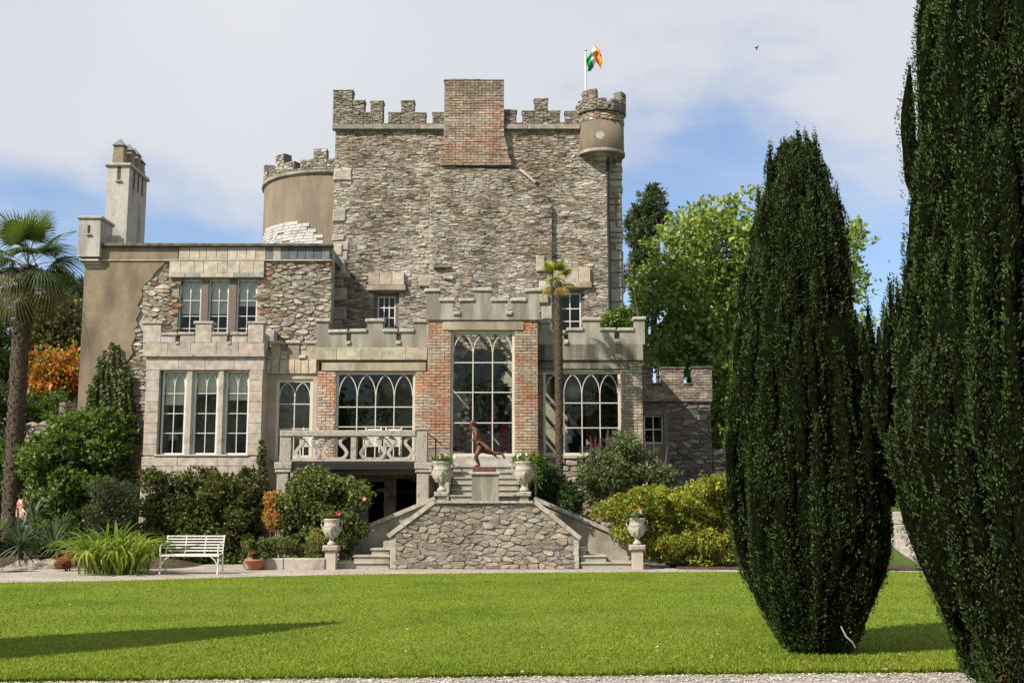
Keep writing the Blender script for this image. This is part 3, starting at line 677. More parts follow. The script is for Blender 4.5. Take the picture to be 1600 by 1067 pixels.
# flag
fp = thing('flagpole', 'slim white flagpole rising from the corner turret of the tower', 'flagpole', (gx(915, 137, DK + .2), DK + .3, zc0))
fx = gx(915, 100, DK + .3); b = MB(); b.tube([(fx, DK + .3, zc0 - 1.2), (fx, DK + .3, gz(80, DK + .3))], [.045, .03], 10); b.build('pole', m_white, fp)
b = MB(); b.lathe(fx, DK + .3, [(.01, gz(80, DK + .3)), (.06, gz(79.5, DK + .3)), (.06, gz(78, DK + .3)), (.01, gz(77, DK + .3))], 10); b.build('finial', m_white, fp)
fl = thing('flag', 'green white and orange striped flag crumpled by the wind on the white pole', 'flag', (fx, DK + .3, gz(113, DK + .3)))
def flagstrip(nm, u0, u1, mat):
    V = []; Fc = []; nu, nv = 8, 12
    for i in range(nu + 1):
        for j in range(nv + 1):
            u = u0 + (u1 - u0) * i / nu; v = j / nv
            # the flag has swung up: outer end folds over the top
            x = fx + .05 + .50 * u * (1 - .25 * v * v) + .04 * sin(7 * v + 4 * u); z = gz(111, DK + .3) + .52 * v + .42 * sin(pi * min(1, u * .95)) * u * 1.0 + (.16 * v * u) - (.10 if u > .9 else 0) * v
            y = DK + .3 + .1 * sin(9 * u + 3 * v) + .05 * sin(14 * v); V.append((x, y, z))
    for i in range(nu):
        for j in range(nv): a = i * (nv + 1) + j; Fc.append((a, a + nv + 1, a + nv + 2, a + 1))
    o = mk(nm, V, Fc, mat, fl, smooth=True); md = o.modifiers.new('cloth', 'SOLIDIFY'); md.thickness = .006
flagstrip('green_stripe', 0, .33, flat('flag green', (.02, .36, .12), rough=.7, var=.03)); flagstrip('white_stripe', .33, .66, flat('flag white', (.78, .78, .76), rough=.7, var=.02)); flagstrip('orange_stripe', .66, 1, flat('flag orange', (.85, .25, .02), rough=.7, var=.03))

# ============================================================ ROUND TOWER
RCX = gx(530, 330, 42.0); RCY = 42.0; RR = RCX - gx(414.5, 330, 42.0)
rt = thing('round_tower', 'round brown roughcast tower with stone battlements beside the square tower', 'castle tower', (RCX, RCY, 0))
zs0 = gz(283, RCY - RR * .6)
b = MB(); b.lathe(RCX, RCY, [(RR + .06, -.02), (RR + .02, 8), (RR, zs0)], 64); smooth_obj(b.build('tower_wall', m_render_tower, rt))
b = MB(); b.lathe(RCX, RCY, [(RR, zs0 - .08), (RR + .09, zs0), (RR + .09, zs0 + .1), (RR + .02, zs0 + .12)], 64); b.build('string_course', m_cement, rt)
zp = zs0 + .20; b = MB(); arcblock(b, RCX, RCY, RR - .4, RR, 0, 2 * pi, zs0 + .121, zp, 64)
ang = -90.0; ml = [(-89, -74, 0), (-66, -48, 0), (-48, -33, 1), (-24, -8, 0), (-12, 4, 1), (4, 30, 0)]
merl = []
for k, a in enumerate(range(-96, 264, 36)):
    merl += [(a + 2.5, a + 13, -.08), (a + 13, a + 23, .28), (a + 23, a + 33.5, -.08)]
for a, c, h in merl: arcblock(b, RCX, RCY, RR - .36, RR, radians(a - 90), radians(c - 90), zp - .001, zp + .38 + h, 4)
b.build('tower_parapet', m_mortar_dk, rt)
RC = lambda x, z, r: jitc(r.choice([(.34, .31, .25), (.42, .385, .31), (.27, .25, .2), (.48, .45, .38)]), r)
rubble(rt, -radians(95) * RR, radians(20) * RR, zs0 + .13, zp, 0, .3, .13, RC, depth=.035, joint=.012, singles=150, seed=31, fmap=cylmap(RCX, RCY, RR))
for a, c, h in merl:
    if -97 <= a < 20: rubble(rt, radians(a) * RR, radians(c) * RR, zp, zp + .37 + h, 0, .28, .12, RC, depth=.03, joint=.01, singles=30, seed=int(a) + 300, fmap=cylmap(RCX, RCY, RR))
# patch of white weathered slates
m_wslate = two('limewashed slate', (.24, .23, .20), (.56, .55, .52), scale=3.5, bmp=.5, fine=40, lo=.3, hi=.55, spec=.3)
rows = 9
for j in range(rows):
    z0 = gz(386, RCY - RR) + j * (gz(344, RCY - RR) - gz(386, RCY - RR)) / rows; hh = (gz(344, RCY - RR) - gz(386, RCY - RR)) / rows
    a0 = -70 + 2.0 * max(0, j - 5) + (3 if j == 8 else 0); a1 = -5 - 2.5 * max(0, j - 3) - (3 if j > 7 else 0) + (j % 2); n = 9
    for k in range(n):
        if (j, k) in ((5, 4), (2, 5), (0, 3)): continue
        s0 = a0 + (a1 - a0) * (k + (.5 if j % 2 else 0) - .25) / n; s1 = s0 + (a1 - a0) / n - .3
        b = MB(); V = []
        for t in (s0, (s0 + s1) / 2, s1):
            q = radians(t - 90)
            for r_, zz in ((RR + .035, z0), (RR + .018, z0 + hh * 1.15), (RR - .01, z0 + hh * 1.15), (RR - .01, z0)): V.append((RCX + r_ * cos(q), RCY + r_ * sin(q), zz + R.uniform(-.006, .006)))
        Fc = [(3, 2, 1, 0), (8, 9, 10, 11)]
        for i in (0, 4):
            for m_ in range(4): m2 = (m_ + 1) % 4; Fc.append((i + m_, i + m2, i + 4 + m2, i + 4 + m_))
        mk('slate', V, Fc, m_wslate, rt, (1, 1, 1))

# ============================================================ HOUSE WING (left)
wing = thing('house_wing', 'two storey left wing of tan render and exposed rubble with a tall grey chimney', 'house', (gx(300, 600, DW), DW, 0))
WX0 = gx(131, 500, DW); WX1 = gx(518, 460, DW); WZ = gz(387, DW)
uw = rc(278, 436, 401, 545, DW)
cellsolid('front_wall', [(WX0, WX1, -.02, WZ)], [uw], DW, DW + .5, m_keepmortar, wing)
box('side_wall', WX0, WX0 + .5, DW + .5, DW + 5, -.02, WZ, m_render_tan, wing)
box('roof', WX0, WX1, DW + .5, DW + 5, WZ - .3, WZ - .02, m_lead, wing)
# tan render with a broken right edge
edge = [(262, 408), (250, 420), (243, 427), (238, 436), (226, 446), (222, 455), (224, 462), (216, 478), (221, 486), (213, 500), (217, 508), (210, 516), (214, 525), (206, 540), (209, 552), (196, 570), (199, 585), (188, 600), (182, 640), (176, 700), (165, 800), (160, 880)]
pl = [(WX0 - .03, -.01)] + [(gx(x, y, DW), max(-.01, gz(y, DW))) for x, y in reversed(edge)] + [(WX0 - .03, gz(406, DW))]
prism('render_coat', pl, DW - .07, DW - .001, m_render_tan, wing)
def edgex(z):
    for (xa, ya), (xb, yb) in zip(edge, edge[1:]):
        za, zb_ = gz(ya, DW), gz(yb, DW)
        if zb_ <= z <= za: t = (za - z) / (za - zb_ + 1e-9); return gx(xa + (xb - xa) * t, ya + (yb - ya) * t, DW)
    return gx(165, 700, DW)
WCOL = [(.42, .37, .305), (.46, .41, .34), (.38, .335, .275), (.49, .44, .37), (.35, .31, .26), (.43, .36, .27), (.44, .355, .25)]
def wingcol(x, z, r):
    c = r.choice(WCOL)
    if r.random() < .04: c = (.38, .22, .15)
    jam = (abs(x - uw[0]) < .32 or abs(x - uw[1]) < .32) and uw[2] < z < uw[3] + .6
    if jam and r.random() < .6: c = r.choice([(.40, .21, .14), (.36, .20, .14), (.42, .29, .21)])
    if z > gz(420, DW) and x > gx(420, 415, DW) and r.random() < .22: c = r.choice([(.40, .18, .11), (.35, .22, .15)])
    return jitc(c, r)
linw = rc(266, 407, 414, 436, DW)
rubble(wing, gx(160, 600, DW), WX1, .0, gz(407, DW), DW, .27, .125, wingcol, lambda x, z: x > edgex(z) + .03 and not inr(x, z, uw, .03) and not inr(x, z, linw, -.02) and not (gx(250, 600, DW) < x < gx(400, 600, DW) and z < gz(560, DW)) and not (x > gx(400, 600, DW) and z < gz(585, DW)), depth=.045, joint=.009, singles=300, seed=21, jit=.95, mat=m_wingstone)
# string and cornice band
box('cornice', WX0 - .1, WX1 + .02, DW - .2, DW + .1, gz(387, DW), gz(382, DW), two('mossy cornice', (.07, .065, .05), (.20, .18, .14), scale=4, bmp=.8), wing, bev=.02, jit=.02)
box('string_course', gx(158, 407, DW), WX1, DW - .11, DW + .02, gz(409, DW), gz(406.6, DW), m_granite, wing, bev=.01)
box('render_band', gx(158, 398, DW), gx(280, 398, DW), DW - .08, DW - .001, gz(406.5, DW), gz(387.2, DW), m_render_tan, wing, bev=.01)
slabs(wing, gx(281, 398, DW), gx(416, 398, DW), gz(406.5, DW), gz(387.2, DW), DW - .09, DW - .001, 9, lambda x, z, r: jitc((.49, .43, .34), r, .12), seed=2)
slabs(wing, gx(416, 398, DW), gx(428, 398, DW), gz(406.5, DW), gz(387.2, DW), DW - .08, DW - .001, 1, lambda x, z, r: (.17, .18, .19), name='slate')
slabs(wing, gx(428, 398, DW), gx(440, 398, DW), gz(406.5, DW), gz(387.2, DW), DW - .09, DW - .001, 1, lambda x, z, r: (.45, .40, .33))
slabs(wing, gx(440, 398, DW), gx(516, 398, DW), gz(406.5, DW), gz(387.2, DW), DW - .08, DW - .001, 6, lambda x, z, r: jitc((.165, .18, .20), r), name='slate', jit=.05)
slabs(wing, linw[0], linw[1], gz(428, DW), gz(409.4, DW), DW - .1, DW + .02, 8, lambda x, z, r: jitc((.50, .445, .355), r, .1), seed=8)
slabs(wing, linw[0], linw[1], gz(434.5, DW), gz(428.2, DW), DW - .12, DW + .02, 6, lambda x, z, r: jitc(r.choice([(.46, .42, .34), (.30, .31, .31)]), r), seed=9)
# upper triple window
y = DW + .16
for a, b_ in ((313.5, 324.5), (356.5, 368.5)): box('mullion', gx(a, 480, DW), gx(b_, 480, DW), DW + .02, DW + .28, uw[2], uw[3], m_brownframe, wing)
for a, b_, bl in ((278, 313.4, .50), (324.6, 356.4, .50), (368.6, 401, .38)):
    q = (gx(a, 480, DW), gx(b_, 480, DW), uw[2] + .05, uw[3])
    window(wing, q, DW, 2, (.27, .46, .70) if True else (), frame=.045, bar=.019, recess=.10, arches=True, blind=bl, blindm=m_blind2)
box('sill', uw[0] - .05, uw[1] + .05, DW - .1, DW + .3, uw[2] - .06, uw[2] + .05, m_coping, wing)
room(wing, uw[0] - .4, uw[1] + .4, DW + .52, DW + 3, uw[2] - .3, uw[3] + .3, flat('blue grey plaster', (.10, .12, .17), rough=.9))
# corner bartizan
q = rc(123, 337, 157, 402, DW - .25); BXa, BXb = q[0], q[1]; by0 = DW - .28; by1 = DW + .75
box('bartizan', BXa, BXb, by0, by1, gz(404, DW), gz(342, by0), m_render_grey, wing)
box('bartizan_cap', BXa - .05, BXb + .05, by0 - .05, by1 + .05, gz(342, by0) + .001, gz(338, by0), m_coping, wing, bev=.015)
box('arrow_slit', gx(137, 358, by0), gx(141, 358, by0), by0 - .004, by0 + .1, gz(365, by0), gz(352, by0), m_dark, wing)
box('slit_sill', gx(135, 366, by0), gx(143, 366, by0), by0 - .06, by0, gz(367.5, by0), gz(365.4, by0), m_coping, wing)
for k, (h0, h1, o) in enumerate(((404, 408, .03), (408.2, 412, .12), (412.2, 416.5, .2))): box('corbel', BXa + o + .02, BXb - .02, by0 + o, DW + .3, gz(h1, by0), gz(h0, by0), m_render_grey, wing, bev=.02)
box('parapet_block', BXb, gx(187, 380, DW + .4), DW + .3, DW + .8, WZ, gz(368, DW + .3), m_render_grey, wing)
# tall chimney
cy0 = DW + 1.2; q = rc(165, 258, 201, 384, cy0); cy1 = cy0 + 1.75
CXa, CXb = q[0], gx(200.5, 300, cy0); CT = gz(260, cy0)
box('chimney', CXa, CXb, cy0, cy1, WZ - .3, CT, m_render_grey, wing)
box('chimney_cap', CXa - .07, CXb + .07, cy0 - .07, cy1 + .07, CT + .001, CT + .1, m_coping, wing, bev=.02)
for x in (.5,): box('chimney_slot', CXa + (CXb - CXa) * .45, CXa + (CXb - CXa) * .62, cy0 - .004, cy0 + .1, gz(282, cy0), CT - .02, m_bark, wing); box('slot_sill', CXa + (CXb - CXa) * .4, CXa + (CXb - CXa) * .67, cy0 - .06, cy0 - .005, gz(284, cy0), gz(282, cy0), m_coping, wing)
for k in range(3): yy = cy0 + .4 + k * .42; box('chimney_slot', CXb - .1, CXb + .004, yy, yy + .14, CT - .62, CT - .02, m_bark, wing)
m_pot = two('chimney pot stone', (.22, .18, .13), (.34, .28, .20), scale=5, bmp=.5)
for k, (dx, dy, h) in enumerate(((.28, .1, .62), (.40, .55, .60), (.44, 1.0, .60), (.46, 1.38, .46))):
    x = CXa + dx; w = .34; z0 = CT + .101; yy = cy0 + dy
    b = MB(); b.box(x - w / 2, x + w / 2, yy, yy + w, z0, z0 + h * .52); b.box(x - w / 2 + .015, x + w / 2 - .015, yy + .015, yy + w - .015, z0 + h * .52 + .001, z0 + h)
    pot = b.build('chimney_pot', m_pot, wing)
    b = MB(); e = w / 2 + .03; c_ = (x, yy + w / 2); b.add([(x - e, yy - .03, z0 + h), (x + e, yy - .03, z0 + h), (x + e, yy + w + .03, z0 + h), (x - e, yy + w + .03, z0 + h), (x, yy + w / 2, z0 + h + .27)], [(0, 1, 4), (1, 2, 4), (2, 3, 4), (3, 0, 4), (3, 2, 1, 0)])
    b.build('pot_cap', m_lead, pot)

# ------------------------------------------------------------ granite bay
bay = thing('granite_bay_window', 'projecting grey granite bay with three tall mullioned windows and stepped battlements', 'bay window', (gx(318, 650, DB), DB, 0))
bz0 = -.02; o_ = rc(247, 578, 388, 711, DB); GX0, GX1 = gx(226, 640, DB), gx(409, 640, DB); BT = gz(557, DB)
cellsolid('core_wall', [(GX0 + .02, GX1 - .02, bz0, BT)], [(o_[0] - .001, o_[1] + .001, o_[2], o_[3])], DB + .03, DB + .42, m_granite, bay)
for a, b_ in ((GX0 + .02, GX0 + .4), (GX1 - .4, GX1 - .02)): box('side_wall', a, b_, DB + .42, DW - .01, bz0, BT, m_granite, bay)
GR = lambda x, z, r: jitc(r.choice([(.45, .395, .34), (.48, .42, .36), (.42, .37, .32), (.46, .395, .325)]), r, .07)
rq = random.Random(8)
nj = 8
for side, (xa, xb) in enumerate(((GX0, o_[0]), (o_[1], GX1))):
    for k in range(nj):
        z0 = o_[2] + (o_[3] - o_[2]) * k / nj; z1 = o_[2] + (o_[3] - o_[2]) * (k + 1) / nj
        box('granite_block', xa + .002, xb - .002, DB - rq.random() * .008, DB + .2, z0 + .003, z1 - .003, m_slab, bay, GR(0, 0, rq), .008, .004)
        if side == 1:
            for (ya, yb) in ((DB + .202, DB + .9), (DB + .904, DW - .02)): box('granite_block', xb - .2, xb + .001, ya, yb, z0 + .003, z1 - .003, m_slab, bay, GR(0, 0, rq))
for z0, z1, n in ((o_[3], BT - .02, 4), (gz(728, DB), o_[2] - .05, 3), (gz(760, DB), gz(728.4, DB), 4), (gz(800, DB), gz(760.5, DB), 3), (.0, gz(800.5, DB), 4)): slabs(bay, GX0 - .02, GX1 + .02, z0 + .002, z1, DB - .02 if z1 < o_[3] else DB, DB + .2, n, GR, name='granite_block', seed=int(z1 * 10), gap=.003)
box('sloping_sill', o_[0] - .06, o_[1] + .06, DB - .06, DB + .25, o_[2] - .05, o_[2] + .02, m_granite_l, bay, bev=.03)
for a, b_ in ((287.5, 300.5), (338.0, 350)):
    x0, x1 = gx(a, 640, DB), gx(b_, 640, DB)
    V = [(x0 + .05, DB + .03, o_[2]), (x1 - .05, DB + .03, o_[2]), (x1, DB + .12, o_[2]), (x1, DB + .3, o_[2]), (x0, DB + .3, o_[2]), (x0, DB + .12, o_[2])]
    V += [(a_, b2, o_[3]) for a_, b2, _ in V]; Fc = [(k, (k + 1) % 6, 6 + (k + 1) % 6, 6 + k) for k in range(6)] + [(5, 4, 3, 2, 1, 0), (6, 7, 8, 9, 10, 11)]
    mk('mullion', V, Fc, m_granite, bay, (1, 1, 1))
for a, b_, bl in ((250, 287.6, .40), (300.4, 338.1, .26), (349.9, 387, .34)):
    window(bay, (gx(a, 640, DB), gx(b_, 640, DB), o_[2] + .02, o_[3] - .01), DB, 2, (.245, .49, .74), frame=.05, bar=.019, recess=.16, arches=True, blind=bl)
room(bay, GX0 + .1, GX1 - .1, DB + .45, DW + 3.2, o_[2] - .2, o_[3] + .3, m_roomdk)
# lintel-face slope above lights, parapet
pb = [(225, 252, 502), (252, 275, 520), (275, 282, 534), (282, 306, 519), (306, 331, 502), (331, 355, 519), (355, 363, 534), (363, 388, 519), (388, 413, 502)]
rr = parapet(bay, pb, 556, DB - .03, .24, m_granite, m_granite_l, cap=.09, over=.05)
for (za, zb_, n) in ((gz(556, DB), gz(536, DB) , 5),): slabs(bay, GX0 - .03, GX1 + .03, za + .02, zb_, DB - .045, DB - .02, n, GR, name='granite_block', seed=4)
for r_ in rr:
    if r_[3] > gz(528, DB): slabs(bay, r_[0] + .004, r_[1] - .004, gz(536, DB) + .006, r_[3] - .006, DB - .045, DB - .02, 1, GR, name='granite_block', seed=int(r_[0] * 7))
box('string_course', GX0 - .05, GX1 + .05, DB - .08, DB + .1, gz(558, DB), gz(555, DB), m_granite_l, bay, bev=.012)
sp = [(GX1 - .24, GX1 + .03)]
for k in range(3): box('side_parapet', GX1 - .24, GX1 + .02, DB + .212 + k * .52, DB + .212 + k * .52 + (.5 if k != 1 else .35), gz(556, DB), gz((520, 535, 505)[k], DB), m_granite, bay)
box('bay_roof', GX0, GX1 - .25, DB + .25, DW - .01, BT - .3, BT - .1, m_lead, bay)

# ============================================================ CONSERVATORY RANGE
con = thing('conservatory', 'brick and cement garden front with gothic arched windows below stepped battlements', 'conservatory', (gx(755, 700, DF), DF, 0))
FL = 2.62
ZP = gz(563, DF)
NX0 = GX1 + .0; NX1 = gx(496, 600, DF)
# narrow section
nw = rc(430, 592, 488, 716, DN)
cellsolid('narrow_wall', [(NX0, NX1, -.02, gz(548, DN))], [nw], DN, DN + .3, two('pinkish cement', (.38, .31, .235), (.53, .45, .35), scale=1.4, bmp=.4), con)
slabs(con, gx(413, 572, DN), gx(495, 572, DN), gz(584, DN), gz(562, DN), DN - .05, DN - .001, 7, lambda x, z, r: jitc((.50, .43, .32), r, .1), name='stone_slab', seed=14, gap=.006)
window(con, nw, DN, 2, (.36, .70), frame=.09, bar=.027, mat=m_frame, recess=.05, arches=True)
pn = [(412, 424, 556), (424, 438, 533), (438, 450, 556), (450, 467, 532), (467, 480, 555), (480, 496, 532)]
parapet(con, pn, 561.6, DN - .05, .25, m_lintel, m_coping, cap=.1, over=.05)
# left section
lw = rc(524, 581, 648, 721, DF); LX0 = NX1; LX1 = gx(668, 620, DF)
cellsolid('left_wall', [(LX0, LX1, -.02, gz(580, DF))], [lw, (gx(575, 780, DF), gx(600, 780, DF), 0.0, gz(752, DF)), (gx(618, 780, DF), gx(650, 780, DF), 0.0, gz(747, DF))], DF, DF + .35, m_mortar_gr, con)
window(con, lw, DF, 4, (.38, .615), frame=.07, bar=.027, mat=m_frame, recess=.06, arches=True)
box('lintel', gx(503, 573, DF), gx(666, 573, DF), DF - .05, DF + .3, gz(580, DF) + .002, gz(566, DF), m_lintel, con, bev=.012, jit=.01)
box('lintel_bed', LX0, LX1, DF - .01, DF + .3, gz(566, DF), gz(563, DF), m_mortar_dk, con)
slabs(con, gx(495, 553, DF), gx(668, 553, DF), gz(563, DF) + .001, gz(544, DF), DF - .1, DF + .3, 5, lambda x, z, r: jitc((.45, .39, .30), r, .1), name='parapet_base', seed=3, gap=.002)
plft = [(495, 513, 498), (513, 541, 515), (541, 549, 533), (549, 574, 514), (574, 598, 498), (598, 619, 514), (619, 627, 533), (627, 648, 514), (648, 669, 499)]
parapet(con, plft, 543.8, DF - .1, .25, m_cement, m_coping, cap=.1, over=.05)
# right section
rw = rc(849, 580, 970, 711, DF); RX0 = gx(840, 620, DF); RX1 = gx(1004, 630, DF)
cellsolid('right_wall', [(RX0, RX1, -.02, gz(577, DF))], [rw], DF, DF + .35, m_mortar_gr, con)
window(con, rw, DF, 4, (.315, .63), frame=.07, bar=.027, mat=m_frame, recess=.06, arches=True)
box('lintel', gx(842, 570, DF), gx(983, 570, DF), DF - .04, DF + .3, gz(577, DF) + .002, gz(564, DF), m_cement_st, con, bev=.012, jit=.01)
box('lintel_bed', gx(983.3, 570, DF), RX1, DF - .0, DF + .3, gz(577, DF), gz(564, DF), m_mortar_gr, con)
box('parapet_base', RX0, RX1 + .03, DF - .1, DF + .3, gz(563.5, DF), gz(538, DF), m_cement_st, con, bev=.012, jit=.01)
prt = [(841, 858, 500), (858, 867, 516), (867, 881, 516), (881, 888, 533), (888, 912, 512), (912, 937, 496), (937, 960, 512), (960, 968, 532), (968, 991, 512), (991, 1007, 495)]
parapet(con, prt, 537.8, DF - .1, .25, m_cement, m_coping, cap=.1, over=.05)
box('right_side_wall', RX1 - .3, RX1, DF + .35, DK - .01, -.02, ZP, m_mortar_gr, con)
box('right_side_parapet', RX1 - .22, RX1 + .02, DF + .2, DK - .3, ZP, gz(530, DF), m_cement, con)
# centre block
cwn = rc(704, 517, 804, 712, DC); CX0 = gx(668, 600, DC); CX1 = gx(840.5, 600, DC); CZ = gz(500, DC)
cellsolid('centre_wall', [(CX0, CX1, -.02, CZ)], [cwn], DC, DC + .35, m_mortar, con)
window(con, cwn, DC, 3, (.253, .507, .757), frame=.07, bar=.028, mat=m_frame, recess=.07, arches=True)
box('lintel', gx(692, 509, DC), gx(819, 509, DC), DC - .05, DC + .3, gz(516.5, DC), gz(503, DC), m_lintel, con, bev=.015, jit=.01)
pc = [(666, 686, 451), (686, 708, 466), (708, 720, 487), (720, 742, 466), (742, 767, 450), (767, 790, 466), (790, 801, 487), (801, 823, 466), (823, 843, 451)]
parapet(con, pc, 499.5, DC - .08, .25, m_cement, m_coping, cap=.1, over=.05)
for a, b_ in ((CX0, CX0 + .25), (CX1 - .25, CX1)): box('side_wall', a, b_, DC + .35, DF + .3, -.02, CZ, m_mortar, con); 
for a, b_ in ((CX0, CX0 + .2), (CX1 - .2, CX1)): box('side_parapet', a, b_, DC + .36, DK - .4, CZ, gz(470, DC), m_cement, con)
for a, b_ in ((CX0, CX0 + .25), (CX1 - .25, CX1)): box('side_wall', a, b_, DF + .3, DK - .01, ZP + .1, CZ, m_cement, con)
# window sills
for r_, D_ in ((lw, DF), (rw, DF), (nw, DN)): box('sill', r_[0] - .06, r_[1] + .06, D_ - .08, D_ + .3, r_[2] - .1, r_[2] + .005, m_coping, con, bev=.015)
# rooms
wallx = gx(516, 620, DN)
cr = MB(); t = .08
cr.box(NX0 + .0, wallx, DW - .12, DW - .05, FL, ZP); cr.box(wallx, RX1 - .31, DK - .12, DK - .05, FL, CZ)
cr.box(NX0 + .01, NX0 + .05, DN + .35, DW - .13, FL, ZP); cr.box(RX1 - .36, RX1 - .31, DF + .36, DK - .13, FL, ZP)
cr.build('inner_wall', m_room, con)
fm = MB(); fm.box(NX0, wallx, DN + .31, DW - .13, FL - .2, FL); fm.box(wallx, RX1 - .37, DF + .36, DK - .13, FL - .2, FL); fm.build('inner_floor', flat('floor tiles', (.25, .15, .10)), con)
rf = MB(); rf.box(NX0, NX1, DN + .31, DW - .13, ZP - .1, ZP + .05); rf.box(NX1, CX0, DF + .36, DK - .02, ZP - .08, ZP + .06); rf.box(CX1, RX1 - .31, DF + .36, DK - .02, ZP - .08, ZP + .06); rf.build('flat_roof', m_lead, con)
# near-black panel paints the shade of an arch opening in the right room
box('dark_arch_panel', gx(884, 640, DK) , gx(912, 640, DK), 34.9, 35.0, FL, FL + 2.3, m_dark, con)
# glazed centre roof on rafters
for k in range(6):
    x = CX0 + .3 + k * (CX1 - CX0 - .6) / 5; m_ = MB(); m_.add([(x - .03, DC + .36, CZ - .12), (x + .03, DC + .36, CZ - .12), (x + .03, DC + .36, CZ - .02), (x - .03, DC + .36, CZ - .02), (x - .03, DK - .13, CZ + .1), (x + .03, DK - .13, CZ + .1), (x + .03, DK - .13, CZ + .2), (x - .03, DK - .13, CZ + .2)], [(3, 2, 1, 0), (4, 5, 6, 7), (0, 1, 5, 4), (1, 2, 6, 5), (2, 3, 7, 6), (3, 0, 4, 7)]); m_.build('rafter', m_frame, con)
    if k < 5:
        x2 = x + (CX1 - CX0 - .6) / 5; mk('roof_pane', [(x + .03, DC + .37, CZ - .03), (x2 - .03, DC + .37, CZ - .03), (x2 - .03, DK - .14, CZ + .19), (x + .03, DK - .14, CZ + .19), (x + .03, DC + .37, CZ - .024), (x2 - .03, DC + .37, CZ - .024), (x2 - .03, DK - .14, CZ + .196), (x + .03, DK - .14, CZ + .196)], [(3, 2, 1, 0), (4, 5, 6, 7), (0, 1, 5, 4), (2, 3, 7, 6), (1, 2, 6, 5), (3, 0, 4, 7)], m_glass, con)
# brick pillars
budget = [300]
def pill(x, z, r):
    w = nz(x, z, 1.3, 4) + .5 * nz(x, z, 3, 8)
    c = r.choice([(.47, .32, .22), (.44, .29, .20), (.50, .37, .27), (.42, .34, .26), (.48, .41, .32)])
    if w > .05: c = r.choice([(.52, .27, .16), (.48, .24, .15), (.46, .29, .20)])
    if w < -.28: c = r.choice([(.42, .36, .28), (.38, .30, .23)])
    return jitc(c, r, .12)
def pillgrey(x, z, r): return jitc(r.choice([(.36, .30, .24), (.42, .36, .30), (.32, .25, .19), (.40, .28, .21)]), r)
z_lo = gz(760, DC)
bricks(con, gx(818.5, 509, DC), CX1, gz(516.5, DC), CZ - .01, DC, .24, .083, lambda x, z, r: jitc((.56, .20, .08), r), seed=41, budget=budget)
bricks(con, CX0, gx(692, 509, DC), gz(516.5, DC), CZ - .01, DC, .24, .083, pill, seed=42, budget=budget)
bricks(con, cwn[1] + .0, CX1, cwn[2] - .15, gz(516.5, DC), DC, .235, .083, pill, seed=43, budget=budget)
bricks(con, CX0, cwn[0], gz(700, DC), gz(516.5, DC), DC, .235, .083, pill, seed=44, budget=budget)
bricks(con, lw[1], CX0 - .0, gz(740, DF), gz(580, DF), DF, .235, .083, pill, seed=45, budget=budget)
bricks(con, gx(497, 620, DF), lw[0], gz(740, DF), gz(580, DF), DF, .235, .083, pill, seed=46, budget=budget)
bricks(con, rw[1], RX1, gz(740, DF), gz(564, DF), DF, .235, .083, pillgrey, seed=47, budget=budget)
bricks(con, CX1, rw[0], gz(712, DF), gz(577, DF), DF, .235, .083, lambda x, z, r: jitc((.36, .22, .15), r), seed=48, budget=budget)
rubble(con, RX0 + .02, RX1, 0, rw[2] - .1, DF, .34, .17, wingcol, lambda x, z: not (x > rw[1] and z > gz(735, DF)), depth=.05, joint=.02, singles=120, seed=51)
rubble(con, CX0, CX1, 0, gz(722, DC), DC, .34, .17, wingcol, depth=.04, joint=.02, singles=30, seed=52)
rubble(con, LX0, LX1, 0, FL - .1, DF, .36, .17, lambda x, z, r: jitc(r.choice([(.22, .18, .13), (.30, .25, .19), (.26, .15, .10)]), r), lambda x, z: not (gx(571, 780, DF) < x < gx(604, 780, DF) and z < gz(750, DF)) and not (gx(614, 780, DF) < x < gx(654, 780, DF) and z < gz(745, DF)), depth=.04, joint=.02, singles=60, seed=53)
room(con, gx(560, 780, DF), gx(655, 780, DF), DF + .36, DF + 2.2, -.01, 1.9, m_dark, name='cellar_wall')

# ============================================================ OUTBUILDING (right)
ob = thing('outbuilding', 'low dark stone outbuilding with brick battlements right of the conservatory', 'outbuilding', (gx(1058, 700, DO), DO, 0))
OX0 = gx(1003, 660, DO); OX1 = gx(1111, 660, DO); ow = rc(1006, 648, 1037, 693, DO); OZ = gz(627, DO)
cellsolid('front_wall', [(OX0, OX1, -.02, OZ)], [ow], DO, DO + .4, m_mortar_dk, ob)
box('side_wall', OX1 - .4, OX1, DO + .4, DO + 4, -.02, OZ, m_mortar_dk, ob); box('roof', OX0, OX1 - .4, DO + .4, DO + 4, OZ - .2, OZ - .05, m_lead, ob)
window(ob, ow, DO, 2, (.5,), frame=.05, bar=.03, recess=.12); room(ob, ow[0] - .3, ow[1] + .3, DO + .4, DO + 2, ow[2] - .3, ow[3] + .3, m_dark)
OC = lambda x, z, r: jitc(r.choice([(.17, .15, .13), (.22, .19, .165), (.14, .125, .11), (.27, .235, .2), (.2, .15, .12)]), r)
surr = rc(1003, 640, 1045, 735, DO)
rubble(ob, OX0, OX1, 0, OZ, DO, .3, .14, OC, lambda x, z: not (surr[0] < x < surr[1] and surr[2] < z < surr[3]), depth=.045, joint=.016, singles=220, seed=61)
sm = MB()
for q in (rc(1037.5, 641, 1044, 735, DO), rc(1003, 641, 1037.4, 647.8, DO), rc(1003, 693.3, 1037.4, 735, DO)): sm.box(q[0], q[1], DO - .04, DO + .1, q[2], q[3])
sm.build('window_surround', m_render_tower, ob)
po = [(1003, 1019, 573), (1019, 1034, 598), (1034, 1068, 573), (1068, 1082, 598), (1082, 1112, 572)]
rr2 = parapet(ob, po, 626.5, DO - .05, .4, m_mortar_dk, two('slate coping', (.05, .045, .04), (.13, .12, .11), scale=5, bmp=.6), cap=.08, over=.04)
